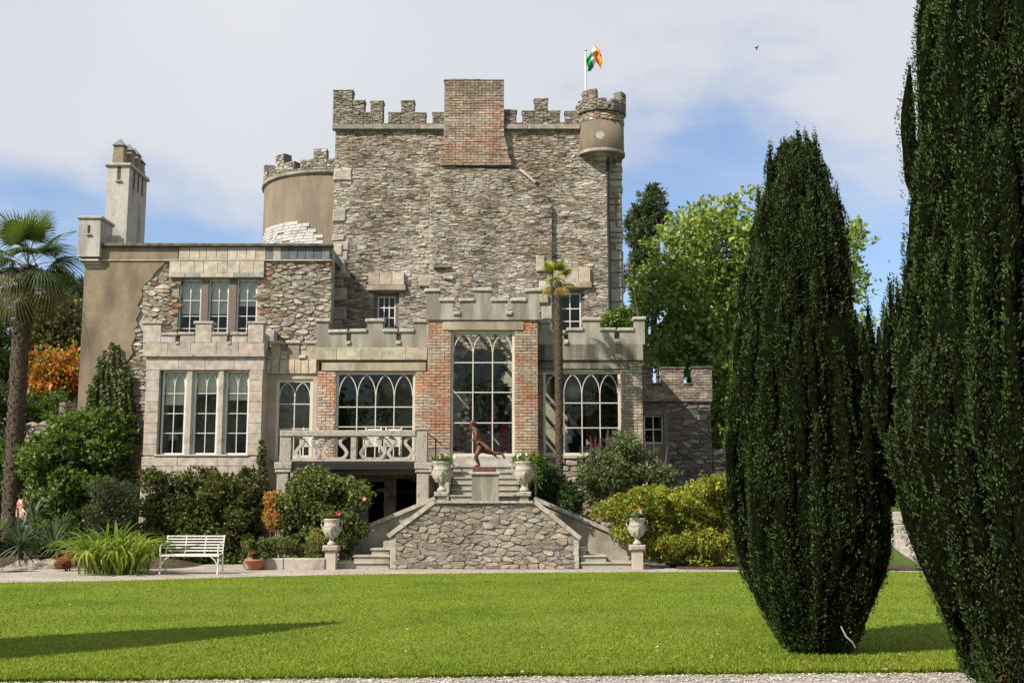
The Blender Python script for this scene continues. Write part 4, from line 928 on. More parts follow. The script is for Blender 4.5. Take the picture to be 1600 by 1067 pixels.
bricks(ob, rr2[0][0], rr2[-1][1], rr2[0][2], gz(573, DO) - .08, DO - .05, .23, .08, lambda x, z, r: jitc(r.choice([(.19, .13, .105), (.16, .13, .11), (.22, .15, .12), (.20, .18, .155), (.25, .22, .19)]), r), keep=lambda x, z: any(inr(x, z, q) for q in rr2), singles=300, seed=62, proud=.015)
slabs(ob, OX0, OX1 + .02, gz(628, DO), gz(625, DO), DO - .1, DO - .051, 4, lambda x, z, r: jitc((.17, .13, .11), r), name='string_course')
# ============================================================ GARDEN STAIR
LZ = 1.66
st = thing('garden_staircase', 'double stone garden staircase with a rough rubble front wall and sloping copings', 'staircase', (gx(757, 840, DS), DS, 0))
A = [(613, 888.5), (613, 838), (681, 786), (833, 786), (901, 842), (901, 888.5)]
AW = [(gx(x, y, DS), -.02 if y > 880 else gz(y, DS)) for x, y in A]
prism('front_wall', list(reversed(AW)), DS, DS + .34, m_stairmortar, st)
AI = AW
def inA(x, z):
    s = False; n = len(AI)
    for i in range(n):
        a, b = AI[i], AI[(i + 1) % n]
        if (a[1] > z) != (b[1] > z) and x < (b[0] - a[0]) * (z - a[1]) / (b[1] - a[1]) + a[0]: s = not s
    return s
def stc(x, z, r):
    c = r.choice([(.33, .29, .235), (.37, .325, .265), (.29, .26, .215), (.35, .31, .25), (.27, .25, .225), (.39, .34, .27)])
    if r.random() < .04: c = r.choice([(.48, .35, .24), (.52, .40, .30), (.27, .275, .29)])
    return jitc(c, r, .14)
def keepA(x, z):
    if not inA(x, z - .0): return False
    return inA(x, z + .06)
rubble(st, AW[0][0] + .0, AW[-1][0], .0, gz(789, DS), DS, .27, .125, stc, keepA, depth=.038, joint=.006, singles=300, seed=71, jit=1.0, mat=m_stairstone)
def slopecop(p0, p1, y0, y1, th, n, mat, nm='coping_stone', up=0.0):
    for k in range(n):
        a = (p0[0] + (p1[0] - p0[0]) * k / n, p0[1] + (p1[1] - p0[1]) * k / n); b = (p0[0] + (p1[0] - p0[0]) * (k + 1) / n, p0[1] + (p1[1] - p0[1]) * (k + 1) / n)
        d = Vector((b[0] - a[0], b[1] - a[1])).normalized() * .006; nn = Vector((-d.y, d.x)).normalized() * (th if p1[0] > p0[0] else -th)
        if nn.y < 0: nn = -nn
        q = [(a[0] + d.x, a[1] + d.y), (b[0] - d.x, b[1] - d.y), (b[0] - d.x + nn.x, b[1] - d.y + nn.y + up), (a[0] + d.x + nn.x, a[1] + d.y + nn.y + up)]
        prism(nm, q, y0 - R.uniform(0, .01), y1, mat, st)
E0 = .004
slopecop((AW[1][0] - .08, AW[1][1] - .04), (AW[2][0], AW[2][1] + E0), DS - .07, DS + .40, .11, 3, m_coping)
slopecop((AW[3][0], AW[3][1] + E0), (AW[4][0] + .06, AW[4][1] - .03), DS - .07, DS + .40, .11, 3, m_coping)
slopecop((AW[2][0], AW[2][1] + E0), (AW[3][0], AW[3][1] + E0), DS - .09, DS + .40, .055, 6, m_coping)
box('end_slab', AW[0][0] - .06, AW[0][0] + .10, DS - .03, DS + .36, 0, AW[1][1] - .03, m_coping, st, bev=.02)
box('end_slab', AW[-1][0] - .08, AW[-1][0] + .07, DS - .03, DS + .36, 0, AW[4][1] - .03, m_coping, st, bev=.02)
# landing and side flights
box('landing', AW[2][0], AW[3][0], DS + .36, DS + 1.3, -.02, LZ - .02, m_granite, st)
m_step = two('worn step stone', (.27, .25, .20), (.43, .40, .33), scale=3, bmp=.6, fine=45, c3=(.36, .33, .27))
for side in (0, 1):
    px_ = [527, 553, 580, 598, 613, 626, 640, 654, 668] if side == 0 else [993, 948, 905 + 12, 900, 890, 880, 868, 856, 845]
    endx = AW[2][0] if side == 0 else AW[3][0]
    for k in range(9):
        x = gx(px_[k], 880 - 9 * k, DS + .3); z = (k + 1) * (LZ - .02) / 10
        a, b = (x, endx) if side == 0 else (endx, x)
        y0 = DS + .08 if k == 0 else DS + .40
        if k < 3: y0 = DS + .02 + .05 * k
        # flares in front of the wall end only on the open side
        wx = AW[0][0] - .07 if side == 0 else AW[-1][0] + .08
        if k < 3:
            a2, b2 = (x, wx) if side == 0 else (wx, x)
            box('step', a2, b2, y0, DS + 1.28, z - .05, z, m_step, st, bev=.015, jit=.01)
            box('riser', a2 + .03, b2 - .03, y0 + .04, DS + 1.28, -.01 if k == 0 else z - .165, z - .051, m_step, st)
        box('step_block', (wx if side == 0 and k < 3 else a), (wx if side == 1 and k < 3 else b), DS + .41, DS + 1.27, z - .17, z - .001, m_step, st)
# outer walls of the flights
for side in (0, 1):
    if side == 0: P = [(530, 880), (530, 844), (681, 781), (690, 781), (690, 880)]
    else: P = [(822, 880), (822, 781), (833, 781), (985, 846), (990, 880)]
    D_ = DS + 1.3
    W_ = [(gx(x, y, D_), -.02 if y >= 880 else gz(y, D_)) for x, y in P]
    prism('flank_wall', W_ if W_[0][0] > W_[-1][0] else list(reversed(W_)), D_, D_ + .25, streaked('flank render', (.42, .385, .31), (.24, .21, .16), (.52, .48, .40), zs=.5, xs=1.2), st)
    a, b = ((W_[1], W_[2]) if side == 0 else (W_[2], W_[3]))
    slopecop(a, b, D_ - .07, D_ + .33, .10, 5, m_coping)
# piers
piers = []
def pier(px0, px1, pyt, D, z0, body, capm=m_granite_l, capx=.06, caph=.13):
    x0, x1 = gx(px0, pyt, D), gx(px1, pyt, D); zt = gz(pyt, D)
    box('pier', x0, x1, D, D + (x1 - x0), z0, zt - caph, body, st, bev=.01)
    box('pier_cap', x0 - capx, x1 + capx, D - capx, D + (x1 - x0) + capx, zt - caph + .001, zt, capm, st, bev=.025, jit=.01)
    piers.append(((x0 + x1) / 2, D + (x1 - x0) / 2, zt)); 
m_pier = two('pier render', (.44, .37, .29), (.52, .45, .36), scale=2, bmp=.3)
pier(508, 525, 852, DS - .25, -.02, m_pier)
pier(988, 1005, 851, DS - .25, -.02, m_pier)
pier(683, 697, 768, DS + .08, LZ, m_granite_l, capx=.07, caph=.12)
pier(812, 826, 768, DS + .08, LZ, m_granite_l, capx=.07, caph=.12)
# upper central steps
UX0, UX1 = gx(704, 750, 30.6), gx(812, 750, 30.6)
for k in range(6):
    z = LZ + (k + 1) * (FL - LZ) / 6; y0 = DS + 1.3 + k * .27
    box('step', UX0 - (.0 if k < 5 else .05), UX1 + (.0 if k < 5 else .05), y0, DC - .01, z - .045, z, m_step, st, bev=.012, jit=.008)
    box('riser', UX0 + .02, UX1 - .02, y0 + .04, DC - .012, z - (FL - LZ) / 6, z - .046, m_step, st)
box('door_sill', gx(701, 716, DC), gx(807, 716, DC), DC - .16, DC - .002, FL + .002, gz(712.5, DC), m_coping, st, bev=.015)
for a, b in ((UX0 - .22, UX0 - .01), (UX1 + .01, UX1 + .22)): box('cheek_wall', a, b, DS + 1.3, DC - .01, LZ - .02, FL - .25, m_granite, st, bev=.02)
# plinth + statue
pq = rc(737, 737, 779, 783, DS + .22); PD = DS + .22
pt_ = thing('statue_plinth', 'plain stone plinth with a thin cap carrying the rusty statue', 'plinth', ((pq[0] + pq[1]) / 2, PD, LZ))
pz = gz(737, PD); box('block', pq[0], pq[1], PD, PD + .6, LZ, pz - .07, streaked('plinth stone', (.42, .39, .32), (.20, .19, .155), (.50, .47, .39), zs=.4, xs=2.2), pt_)
box('plinth_cap', pq[0] - .05, pq[1] + .05, PD - .05, PD + .65, pz - .069, pz, m_coping, pt_, bev=.012)
SD = PD + .3
def figure(name, J, E, parent, mat, sub=2, root=0):
    me = bpy.data.meshes.new(name); me.from_pydata([tuple(j[0]) for j in J], E, []); me.materials.append(mat)
    o = link(name, me, parent); s = o.modifiers.new('skin', 'SKIN'); s.use_smooth_shade = True
    sk = me.skin_vertices[0].data if me.skin_vertices else None
    if sk is None:
        bm = bmesh.new(); bm.from_mesh(me); bm.verts.layers.skin.verify(); bm.to_mesh(me); bm.free(); sk = me.skin_vertices[0].data
    for i, j in enumerate(J):
        r = j[1]; sk[i].radius = (r, r) if not isinstance(r, tuple) else r; sk[i].use_root = (i == root)
    m2 = o.modifiers.new('sub', 'SUBSURF'); m2.levels = sub; m2.render_levels = sub
    return o
sta = thing('runner_statue', 'rust brown metal statue of a running woman leaning forward on one foot', 'statue', (gx(757, 733, SD), SD, pz))
def q(px, py, dy=0): v = pt(px, py, SD); v.y += dy; return v
b0 = rc(739, 729.5, 775, 736.6, SD); box('base_plate', b0[0], b0[1], SD - .18, SD + .18, pz + .001, b0[3], m_rust, sta, bev=.008)
zt_ = b0[3]
foot = q(746, 731); foot.z = zt_ + .03
J = [(q(751, 699), .095), (q(748.5, 690), .085), (q(744.5, 679), .105), (q(742, 672), .07), (q(739.5, 667.5), .036), (q(737.3, 663), .062), (q(736.5, 660.5), .062), (q(736.5, 658), .045),
     (q(749, 703, -.07), .088), (q(744.5, 711, -.09), .060), (q(743.5, 714, -.09), .056), (q(746, 720, -.05), .052), (q(749.5, 728, -.03), .030), (q(747, 731, -.04), .034), (q(741.5, 731.5, -.05), .020),
     (q(754, 702, .07), .088), (q(763, 706, .08), .066), (q(770, 707.5, .08), .054), (q(777, 708, .08), .048), (q(785, 709, .08), .028), (q(787, 711.5, .08), .030), (q(788, 717.5, .08), .020),
     (q(743.5, 673.5, -.14), .052), (q(744.5, 681, -.18), .042), (q(745, 686.5, -.18), .034), (q(740, 687.5, -.18), .028), (q(736, 688.5, -.16), .026), (q(733.5, 689, -.15), .017),
     (q(745, 674, .14), .052), (q(751, 680.5, .18), .042), (q(753.5, 685.5, .19), .034), (q(748, 684, .15), .026), (q(744, 681.5, .13), .02)]
for k in (13, 14): J[k][0].z = zt_ + .03
E = [(0, 1), (1, 2), (2, 3), (3, 4), (4, 5), (5, 6), (6, 7), (0, 8), (8, 9), (9, 10), (10, 11), (11, 12), (12, 13), (13, 14), (0, 15), (15, 16), (16, 17), (17, 18), (18, 19), (19, 20), (20, 21),
     (3, 22), (22, 23), (23, 24), (24, 25), (25, 26), (26, 27), (3, 28), (28, 29), (29, 30), (30, 31), (31, 32)]
figure('body', J, E, sta, m_rust)
b = MB(); b.lathe(q(738, 661).x + .10, SD, [(.01, q(738, 664).z), (.035, q(738, 663).z), (.035, q(738, 661.5).z), (.01, q(738, 660.5).z)], 10); smooth_obj(b.build('hair_bun', m_rust, sta))
# face, hair, fingers
h = q(736, 661.5); b = MB()
b.add([h + Vector((-.045, -.012, -.005)), h + Vector((-.045, .012, -.005)), h + Vector((-.075, 0, -.022)), h + Vector((-.045, 0, .025))], [(0, 2, 1), (0, 3, 2), (1, 2, 3), (0, 1, 3)]); b.build('nose', m_rust, sta)
b = MB(); b.lathe(h.x + .045, h.y, [(.012, h.z - .055), (.06, h.z - .03), (.078, h.z + .02), (.066, h.z + .065), (.015, h.z + .09)], 14); smooth_obj(b.build('hair', m_rust, sta))
for arm in (27, 32):
    for k in range(4):
        p = J[arm][0] + Vector((-.005, (k - 1.5) * .014, 0)); b = MB(); L_ = .035 + .008 * (k in (1, 2)); b.tube([p, p + Vector((-L_ * .6, 0, -.005)), p + Vector((-L_ * .8, 0, -.03))], [.008, .007, .005], 6); b.build('finger', m_rust, sta)
# swept-back dress
V = []; Fc = []; nu, nv = 9, 12
for i in range(nu + 1):
    t = i / nu; c0 = q(744, 677).lerp(q(749, 694), min(1, t * 1.6)) if t < .6 else q(749, 694).lerp(q(766, 704), (t - .6) / .4)
    rz = .10 + .15 * t; ry = .13 + .12 * t
    for k in range(nv):
        a = 2 * pi * k / nv; w = 1 + .12 * sin(a * 5 + i)
        V.append((c0.x + (.05 + .15 * t) * cos(a) * w + .04 * t, c0.y + ry * sin(a) * w, c0.z + (-rz * cos(a) * .9 if t > .4 else -.02 * cos(a))))
for i in range(nu):
    for k in range(nv): k2 = (k + 1) % nv; Fc.append((i * nv + k, i * nv + k2, (i + 1) * nv + k2, (i + 1) * nv + k))
Fc.append(tuple(reversed(range(nv)))); mk('dress', V, Fc, m_rust, sta, (1, 1, 1), smooth=True)

# ============================================================ URNS
m_urn = two('weathered urn stone', (.27, .245, .20), (.50, .46, .39), scale=6, bmp=.7, fine=50, c3=(.40, .37, .31))
URN = [(r * .74, h) for r, h in [(.13, 0), (.15, .02), (.15, .06), (.10, .09), (.075, .13), (.09, .17), (.10, .19), (.16, .235), (.225, .30), (.26, .37), (.275, .43), (.265, .47), (.285, .49), (.285, .53), (.27, .55), (.275, .62), (.30, .65), (.315, .68), (.30, .70), (.26, .70), (.24, .60), (.02, .58)]]
def make_urn(x, y, z, s, label):
    u = thing('garden_urn', label, 'urn', (x, y, z), 'carved stone urns on the stair piers')
    b = MB(); b.lathe(x, y, [(r * s, z + h * s) for r, h in URN], 28); smooth_obj(b.build('bowl', m_urn, u))
    for sg in (-1, 1):
        b = MB(); b.tube([(x + sg * .215 * s, y, z + .62 * s), (x + sg * .27 * s, y, z + .63 * s), (x + sg * .28 * s, y, z + .55 * s), (x + sg * .25 * s, y, z + .48 * s), (x + sg * .20 * s, y, z + .46 * s)], .022 * s, 8); b.build('handle', m_urn, u)
    for k in range(4):          # carved masks round the belly
        a = radians(-90 + k * 90); cx, cy = x + .192 * s * cos(a), y + .192 * s * sin(a); zz = z + .40 * s; b = MB()
        b.lathe(cx, cy, [(.01, zz - .085 * s), (.035 * s, zz - .05 * s), (.05 * s, zz + .0), (.055 * s, zz + .05 * s), (.01, zz + .075 * s)], 10)
        nx_, ny_ = cos(a), sin(a); b.tube([(cx + nx_ * .05 * s, cy + ny_ * .05 * s, zz + .02 * s), (cx + nx_ * .085 * s, cy + ny_ * .085 * s, zz - .02 * s)], [.012 * s, .02 * s], 6)
        b.build('mask', m_urn, u)
    for k in range(10):
        a = radians(k * 36 + 18); b = MB(); b.tube([(x + .125 * s * cos(a), y + .125 * s * sin(a), z + .235 * s), (x + .18 * s * cos(a), y + .18 * s * sin(a), z + .32 * s), (x + .20 * s * cos(a), y + .20 * s * sin(a), z + .40 * s)], [.03 * s, .03 * s, .008], 6); b.build('flute', m_urn, u)
    return (x, y, z + .62 * s)
urn_tops = [make_urn(*piers[0], .93, 'stone urn on the low pier beside the rose bush'), make_urn(*piers[1], .93, 'stone urn on the low right pier half hidden by the yellow shrub'),
            make_urn(*piers[2], 1.08, 'stone urn with white flowers left of the running statue'), make_urn(*piers[3], 1.08, 'stone urn with white flowers right of the running statue')]

# ============================================================ BALCONY
BD = 30.6; bal = thing('balcony', 'lichened stone balcony with scrolling balusters over a dark undercroft', 'balcony', (gx(550, 720, BD), BD, 0))
bx0, bx1 = gx(437, 700, BD), gx(668, 700, BD)
box('floor_slab', bx0, bx1, BD + .04, DF - .01, gz(724, BD) + .01, gz(717.6, BD), m_granite_l, bal)
box('beam', gx(456, 728, BD), gx(650, 728, BD), BD - .02, BD + .2, gz(733, BD), gz(724, BD) + .009, m_iron, bal)
box('beam_board', gx(456, 728, BD), gx(650, 728, BD), BD + .22, BD + .3, gz(741, BD), gz(724, BD) + .008, m_roomdk, bal)
box('handrail', bx0, gx(650, 677, BD), BD - .03, BD + .2, gz(682, BD), gz(672, BD), m_granite_l, bal, bev=.02, jit=.01)
box('bottom_rail', gx(455, 718, BD), gx(650, 718, BD), BD - .01, BD + .18, gz(721, BD), gz(718, BD), m_granite_l, bal, bev=.008)
for a, b_, yt in ((437, 455, 682.2), (548, 557, 682.2), (650, 668, 671.8)): box('post', gx(a, 700, BD), gx(b_, 700, BD), BD, BD + .25, gz(722, BD), gz(yt, BD), m_granite_l, bal, bev=.015, jit=.01)
for a, b_ in ((429, 456), (648, 676)):
    box('post_base', gx(a, 730, BD), gx(b_, 730, BD), BD - .06, BD + .34, gz(733, BD), gz(721.8, BD), m_granite_l, bal, bev=.02, jit=.02)
    box('post_capital', gx(a + 1, 736, BD), gx(b_ - 1, 736, BD), BD - .04, BD + .32, gz(738, BD), gz(733.2, BD), m_coping, bal, bev=.02)
    box('support_post', gx(a + 3, 760, BD), gx(b_ - 6, 760, BD), BD, BD + .28, -.02, gz(738.2, BD), m_granite_l, bal, bev=.015)
box('cornice_block', gx(650, 673, BD), gx(672, 673, BD), BD - .03, BD + .28, gz(671.7, BD), gz(669, BD), m_granite_l, bal, bev=.01)
zt2, zb2 = gz(682.4, BD), gz(717.8, BD); H = zt2 - zb2
for pa, pb_ in ((455, 548), (557, 650)):
    w_ = (pb_ - pa)
    for k in range(2):
        cx = gx(pa + w_ * (.27 + .46 * k), 700, BD); hw = (gx(pb_, 700, BD) - gx(pa, 700, BD)) / 4.4
        for s in (-1, 1):
            pts = []
            for i in range(17):
                t = i / 16; x = cx + s * hw * (.30 + .62 * (.5 - .5 * cos(2 * pi * min(1, max(0, (1 - t) * .98)))) * (1 if t < .5 else 1) )
                # lyre: narrow at the neck, swelling low, curling outward at the top
                x = cx + s * hw * (np.interp(t, [0, .12, .3, .48, .68, .84, .94, 1], [.42, .72, .90, .72, .40, .36, .55, .82]))
                pts.append((x, zb2 + H * t))
            b = MB(); sweep(b, pts, .085, BD + .04, BD + .15); o = b.build('baluster', m_granite, bal)
        b = MB(); sweep(b, [(cx - hw * .5, zb2 + .035), (cx, zb2 + .03), (cx + hw * .5, zb2 + .035)], .06, BD + .045, BD + .145); b.build('scroll_foot', m_granite, bal)
hr = thing('iron_handrail', 'thin black iron handrail beside the balcony end post', 'handrail', (gx(681, 722, BD + .3), BD + .6, LZ))
b = MB(); b.tube([pt(668, 677, BD + .2), pt(680, 686, BD + .5), pt(689, 693, BD + .8), pt(690, 697, BD + .8)], .016, 8); b.build('rail', m_iron, hr)
b = MB(); b.tube([(pt(681, 690, BD + .5).x, BD + .5, LZ + .3), pt(681, 687, BD + .5)], .018, 8); b.build('upright', m_iron, hr)
# white slatted furniture on the balcony
def slatchair(px0, px1, D, label, n=9):
    x0, x1 = gx(px0, 700, D), gx(px1, 700, D); z0 = gz(717.6, BD); t = thing('garden_chair', label, 'garden chair', ((x0 + x1) / 2, D, z0), 'white slatted chairs on the balcony')
    for k in range(n): zz = z0 + .40 + k * .055; box('slat', x0 + .03, x1 - .03, D + .42 + k * .008, D + .44 + k * .008, zz, zz + .036, m_white, t)
    for k in range(5): box('slat', x0 + .03, x1 - .03, D + .03 + k * .08, D + .09 + k * .08, z0 + .38, z0 + .40, m_white, t)
    for x in (x0, x1 - .03):
        box('leg', x, x + .03, D, D + .03, z0, z0 + .6, m_white, t); box('leg', x, x + .03, D + .45, D + .48, z0, z0 + .92, m_white, t); box('armrest', x - .005, x + .035, D, D + .45, z0 + .6, z0 + .63, m_white, t)
slatchair(567, 593, 31.2, 'white slatted chair behind the right balusters, left of the pair'); slatchair(599, 625, 31.25, 'white slatted chair behind the right balusters, right of the pair')
slatchair(468, 492, 31.3, 'white slatted chair behind the left balusters', 7)
tb_ = thing('bistro_table', 'small round metal table with curled legs behind the balcony balusters', 'table', (gx(512, 700, 31.3), 31.3, gz(717.6, BD)))
x_, z_ = gx(512, 700, 31.3), gz(717.6, BD); b = MB(); b.lathe(x_, 31.3, [(.30, z_ + .60), (.31, z_ + .61), (.31, z_ + .63), (.28, z_ + .635)], 24); b.build('tabletop', m_lead, tb_)
for k in range(3):
    a = radians(k * 120 + 20); b = MB(); b.tube([(x_ + .05 * cos(a), 31.3 + .05 * sin(a), z_ + .6), (x_ + .18 * cos(a), 31.3 + .18 * sin(a), z_ + .42), (x_ + .03 * cos(a), 31.3 + .03 * sin(a), z_ + .25), (x_ + .22 * cos(a), 31.3 + .22 * sin(a), z_)], .013, 6); b.build('leg', m_white, tb_)

# ============================================================ BENCH
BN = 26.75; bn = thing('garden_bench', 'white slatted metal garden bench in front of the dark creeper', 'bench', (gx(300, 880, BN), BN, 0))
b0_, b1_ = gx(250, 860, BN), gx(343, 860, BN)
for k in range(6): zz = .50 + k * .066; box('back_slat', b0_ + .02, b1_ - .02, BN + .42 + k * .024, BN + .435 + k * .024, zz, zz + .032, m_white, bn, bev=.004)
for k in range(6): box('seat_slat', b0_ + .02, b1_ - .02, BN + .02 + k * .068, BN + .068 + k * .068, .43, .452, m_white, bn, bev=.004)
box('seat_rail', b0_, b1_, BN - .02, BN + .012, .40, .445, m_white, bn, bev=.005)
for x in (b0_ + .01, b1_ - .03):
    for (p0, p1) in (((x, BN, 0), (x, BN + .03, .43)), ((x, BN + .46, 0), (x, BN + .42, .45))): b = MB(); b.tube([p0, ((p0[0] + p1[0]) / 2, (p0[1] + p1[1]) / 2 + .02, .2), p1], .02, 8); b.build('leg', m_white, bn)
    b = MB(); b.tube([(x, BN + .42, .45), (x, BN + .49, .68), (x, BN + .56, .865)], .018, 8); b.build('back_support', m_white, bn)
    b = MB(); b.tube([(x, BN, .43), (x, BN - .02, .60), (x, BN + .06, .67), (x, BN + .45, .69)], .018, 8); b.build('armrest', m_white, bn)
for x in ((b0_ * 2 + b1_) / 3, (b0_ + b1_ * 2) / 3): b = MB(); b.tube([(x, BN + .42, .45), (x, BN + .49, .68), (x, BN + .56, .86)], .013, 8); b.build('back_support', m_white, bn)
for s, x in ((1, b0_ + .02), (-1, b1_ - .02)): b = MB(); b.tube([(x, BN, .16), (x + s * .08, BN, .32), (x + s * .2, BN, .41)], .012, 6); b.build('brace', m_white, bn)

# ============================================================ EDGING, BOULDERS, WALLS
kb = thing('bed_kerb', 'low dressed stone kerb round the rose bed left of the urn pier', 'kerb', (gx(460, 890, 28.7), 28.7, 0))
ka, kc = gx(408, 888, 28.7), gx(507, 888, 28.7)
for k in range(2): box('kerb_stone', ka + (kc - ka) * (0, .36)[k], ka + (kc - ka) * (.355, 1)[k], 28.7, 29.0, -.02, .27, m_granite, kb, bev=.02, jit=.02)
box('kerb_stone', ka - .02, ka + .28, 29.01, 31, -.02, .24, m_granite, kb, bev=.02)
mound('rose_bed_soil', ka, kc + .05, 28.95, 31.6, lambda x, y: .2 + .03 * nz(x, y, 3), m_soil, 16)
def boulder(x, y, z, rx, ry, rz, label, seed, group='boulders edging the border', cat='boulder'):
    rg = random.Random(seed); bm = bmesh.new(); bmesh.ops.create_icosphere(bm, subdivisions=3, radius=1)
    for v in bm.verts:
        n = v.co.normalized(); d = 1 + .28 * noise.noise(n * 1.5 + Vector((seed, 0, 0))) + .1 * noise.noise(n * 4 + Vector((seed, 3, 0))); v.co = Vector((n.x * rx * d, n.y * ry * d, max(-.35, n.z * d) * rz))
    me = bpy.data.meshes.new('boulder'); bm.to_mesh(me); bm.free(); me.materials.append(m_boulder); o = link('boulder', me); o.location = (x, y, z); tag(o, label, cat, group); return o
for i, (px, py, w, lab) in enumerate([(12, 893, .38, 'small flat grey stone at the far left end of the gravel edge'), (33, 892, .35, 'thin flat stone second from the left on the gravel edge'), (45, 887, .5, 'long pale flat boulder under the yuccas'), (62, 882, .36, 'rounded boulder leaning on the long pale one'), (74, 877, .48, 'dark brown boulder behind the others by the red flowers')]):
    d = gd(py); d = min(d, 29.2); p = gx(px, py, d); boulder(p, d, .05, w, w * .55, w * (.16 if i < 2 else .36), lab, i + 3)
boulder(ka - .12, 28.85, .1, .30, .3, .26, 'rough rubble lump at the left end of the stone kerb', 33)
def loosewall(nm, label, x0, x1, D, ztop, seed, colf=wingcol, th=.5, w=.38, h=.16, group=None, singles=200, zb_=0):
    t = thing(nm, label, 'garden wall', ((x0 + x1) / 2, D, 0), group); ze = ztop if callable(ztop) else (lambda x: ztop)
    n = 14; xs = [x0 + (x1 - x0) * k / n for k in range(n + 1)]
    pl_ = [(x0, -.3), (x1, -.3)] + [(x, ze(x) - .04) for x in reversed(xs)]
    prism('wall_core', pl_, D, D + th, m_mortar_dk, t)
    rubble(t, x0, x1, zb_, max(ze(x) for x in xs), D, w, h, colf, lambda x, z: z < ze(x), depth=.06, joint=.016, singles=singles, seed=seed)
    return t
loosewall('ruined_wall', 'ruined rubble garden wall stub left of the tan house wing', gx(91, 660, 35.5), gx(130, 660, 35.5), 35.5, gz(628, 35.5), 81)
loosewall('ruined_wall', 'long low rubble garden wall behind the large palm trunk', gx(-60, 690, 37.5), gx(88, 690, 37.5), 37.5, lambda x: gz(655, 37.5) + .25 * nz(x, 0, .8), 82)
loosewall('garden_wall', 'pale rubble garden wall between the outbuilding and the yew', gx(1113, 720, 37), gx(1215, 720, 37), 37, gz(700, 37), 83)
gs = thing('garden_steps', 'worn stone garden steps climbing the grass bank between the two yews', 'steps', (11.7, 31, 0))
for k in range(8):
    y0 = 30.6 + k * .36; box('step', 10.6, 12.5, y0, y0 + .5, .17 * k, .17 * (k + 1), m_step, gs, bev=.02, jit=.02)
    for a, b_ in ((10.3, 10.58), (12.52, 12.8)): box('cheek_block', a, b_, y0, y0 + .355, -.02, .17 * (k + 1) + .12, m_granite, gs, bev=.02)

# ============================================================ THINGS BEHIND THE GLASS
def globe(px, py, D, r, label):
    p = pt(px, py, D); t = thing('pendant_lamp', label, 'lamp', tuple(p)); b = MB(); b.lathe(p.x, p.y, [(r * max(.02, sin(pi * k / 12)), p.z - r * cos(pi * k / 12)) for k in range(13)], 24); smooth_obj(b.build('lamp_shade', flat('paper lamp shade', (.62, .60, .52), rough=.9, var=.03), t))
    b = MB(); b.tube([p + Vector((0, 0, r * .98)), (p.x, p.y, ZP - .1)], .008, 6); b.build('flex', m_iron, t)
globe(897, 611, 33.9, .27, 'round paper lantern hanging inside the right arched window'); globe(606, 607, 34.2, .24, 'round paper lantern hanging inside the left arched window')
for px, py, D, lab in ((631, 603.5, DF + .25, 'small ring ornament hanging in the left four arched window'), (445, 612, DN + .2, 'small ring ornament hanging in the narrow two arched window')):
    p = pt(px, py, D); t = thing('window_ornament', lab, 'ornament', tuple(p)); b = MB(); b.tube([(p.x + .06 * cos(a), p.y, p.z + .06 * sin(a)) for a in [2 * pi * k / 16 for k in range(17)]], .009, 6); b.build('ring', m_white, t)
    b = MB(); b.tube([p + Vector((0, 0, .06)), (p.x, p.y, p.z + .3)], .003, 4); b.build('thread', m_white, t)
p = pt(268, 690, DB + 1.2); t = thing('table_lamp', 'dark urn table lamp with pale shade in the left bay light', 'lamp', (p.x, p.y, FL - .1))
b = MB(); zb3 = gz(709, p.y); b.lathe(p.x, p.y, [(.08, zb3), (.10, zb3 + .02), (.07, zb3 + .1), (.11, zb3 + .28), (.10, zb3 + .34), (.02, zb3 + .4)], 16); b.build('lamp_base', m_iron, t); b = MB(); b.lathe(p.x, p.y, [(.2, zb3 + .40), (.12, zb3 + .6)], 20); b.build('lamp_shade', m_blind, t)
t2 = thing('side_table', 'dark side table under the lamp in the bay', 'table', (p.x, p.y, FL - .1)); box('tabletop', p.x - .4, p.x + .4, p.y - .25, p.y + .25, zb3 - .05, zb3 - .001, m_bark, t2)
for sx_ in (-.36, .33):
    for sy_ in (-.22, .19): box('leg', p.x + sx_, p.x + sx_ + .03, p.y + sy_, p.y + sy_ + .03, o_[2] - .19, zb3 - .051, m_bark, t2)
# dress form
p = pt(881, 690, 33.4); t = thing('dress_form', 'headless white dress form behind the right window', 'mannequin', (p.x, p.y, FL)); b = MB(); z0 = gz(711, 33.4)
b.tube([(p.x, p.y, z0 - .05), (p.x, p.y, z0 + .12), (p.x + .01, p.y, z0 + .28), (p.x, p.y, z0 + .46), (p.x, p.y, z0 + .60), (p.x, p.y, z0 + .66)], [.15, .16, .11, .16, .14, .05], 16); smooth_obj(b.build('torso', m_marble, t))
for s in (-1, 1): b = MB(); b.tube([(p.x + s * .10, p.y, z0 + .58), (p.x + s * .18, p.y, z0 + .5), (p.x + s * .20, p.y, z0 + .36)], [.05, .06, .06], 10); smooth_obj(b.build('sleeve', m_marble, t))
b = MB(); b.tube([(p.x, p.y, FL), (p.x, p.y, z0 - .04)], .03, 8); b.build('stand', m_iron, t)
bx_ = rc(707, 705, 726, 711.5, DC + .3); t = tag(box('storage_box', bx_[0], bx_[1], DC + .22, DC + .42, bx_[2], bx_[3], m_white, None, bev=.01), 'small white box on the sill of the tall window', 'box')
pb_ = rc(905, 695, 925, 711, DF + .6)
t = tag(box('window_box', gx(905, 700, DF + .5), gx(955, 700, DF + .5), DF + .4, DF + .65, gz(711, DF + .5), gz(697, DF + .5), m_cement, None, bev=.01), 'grey planter trough inside the right window holding red flowers', 'planter')

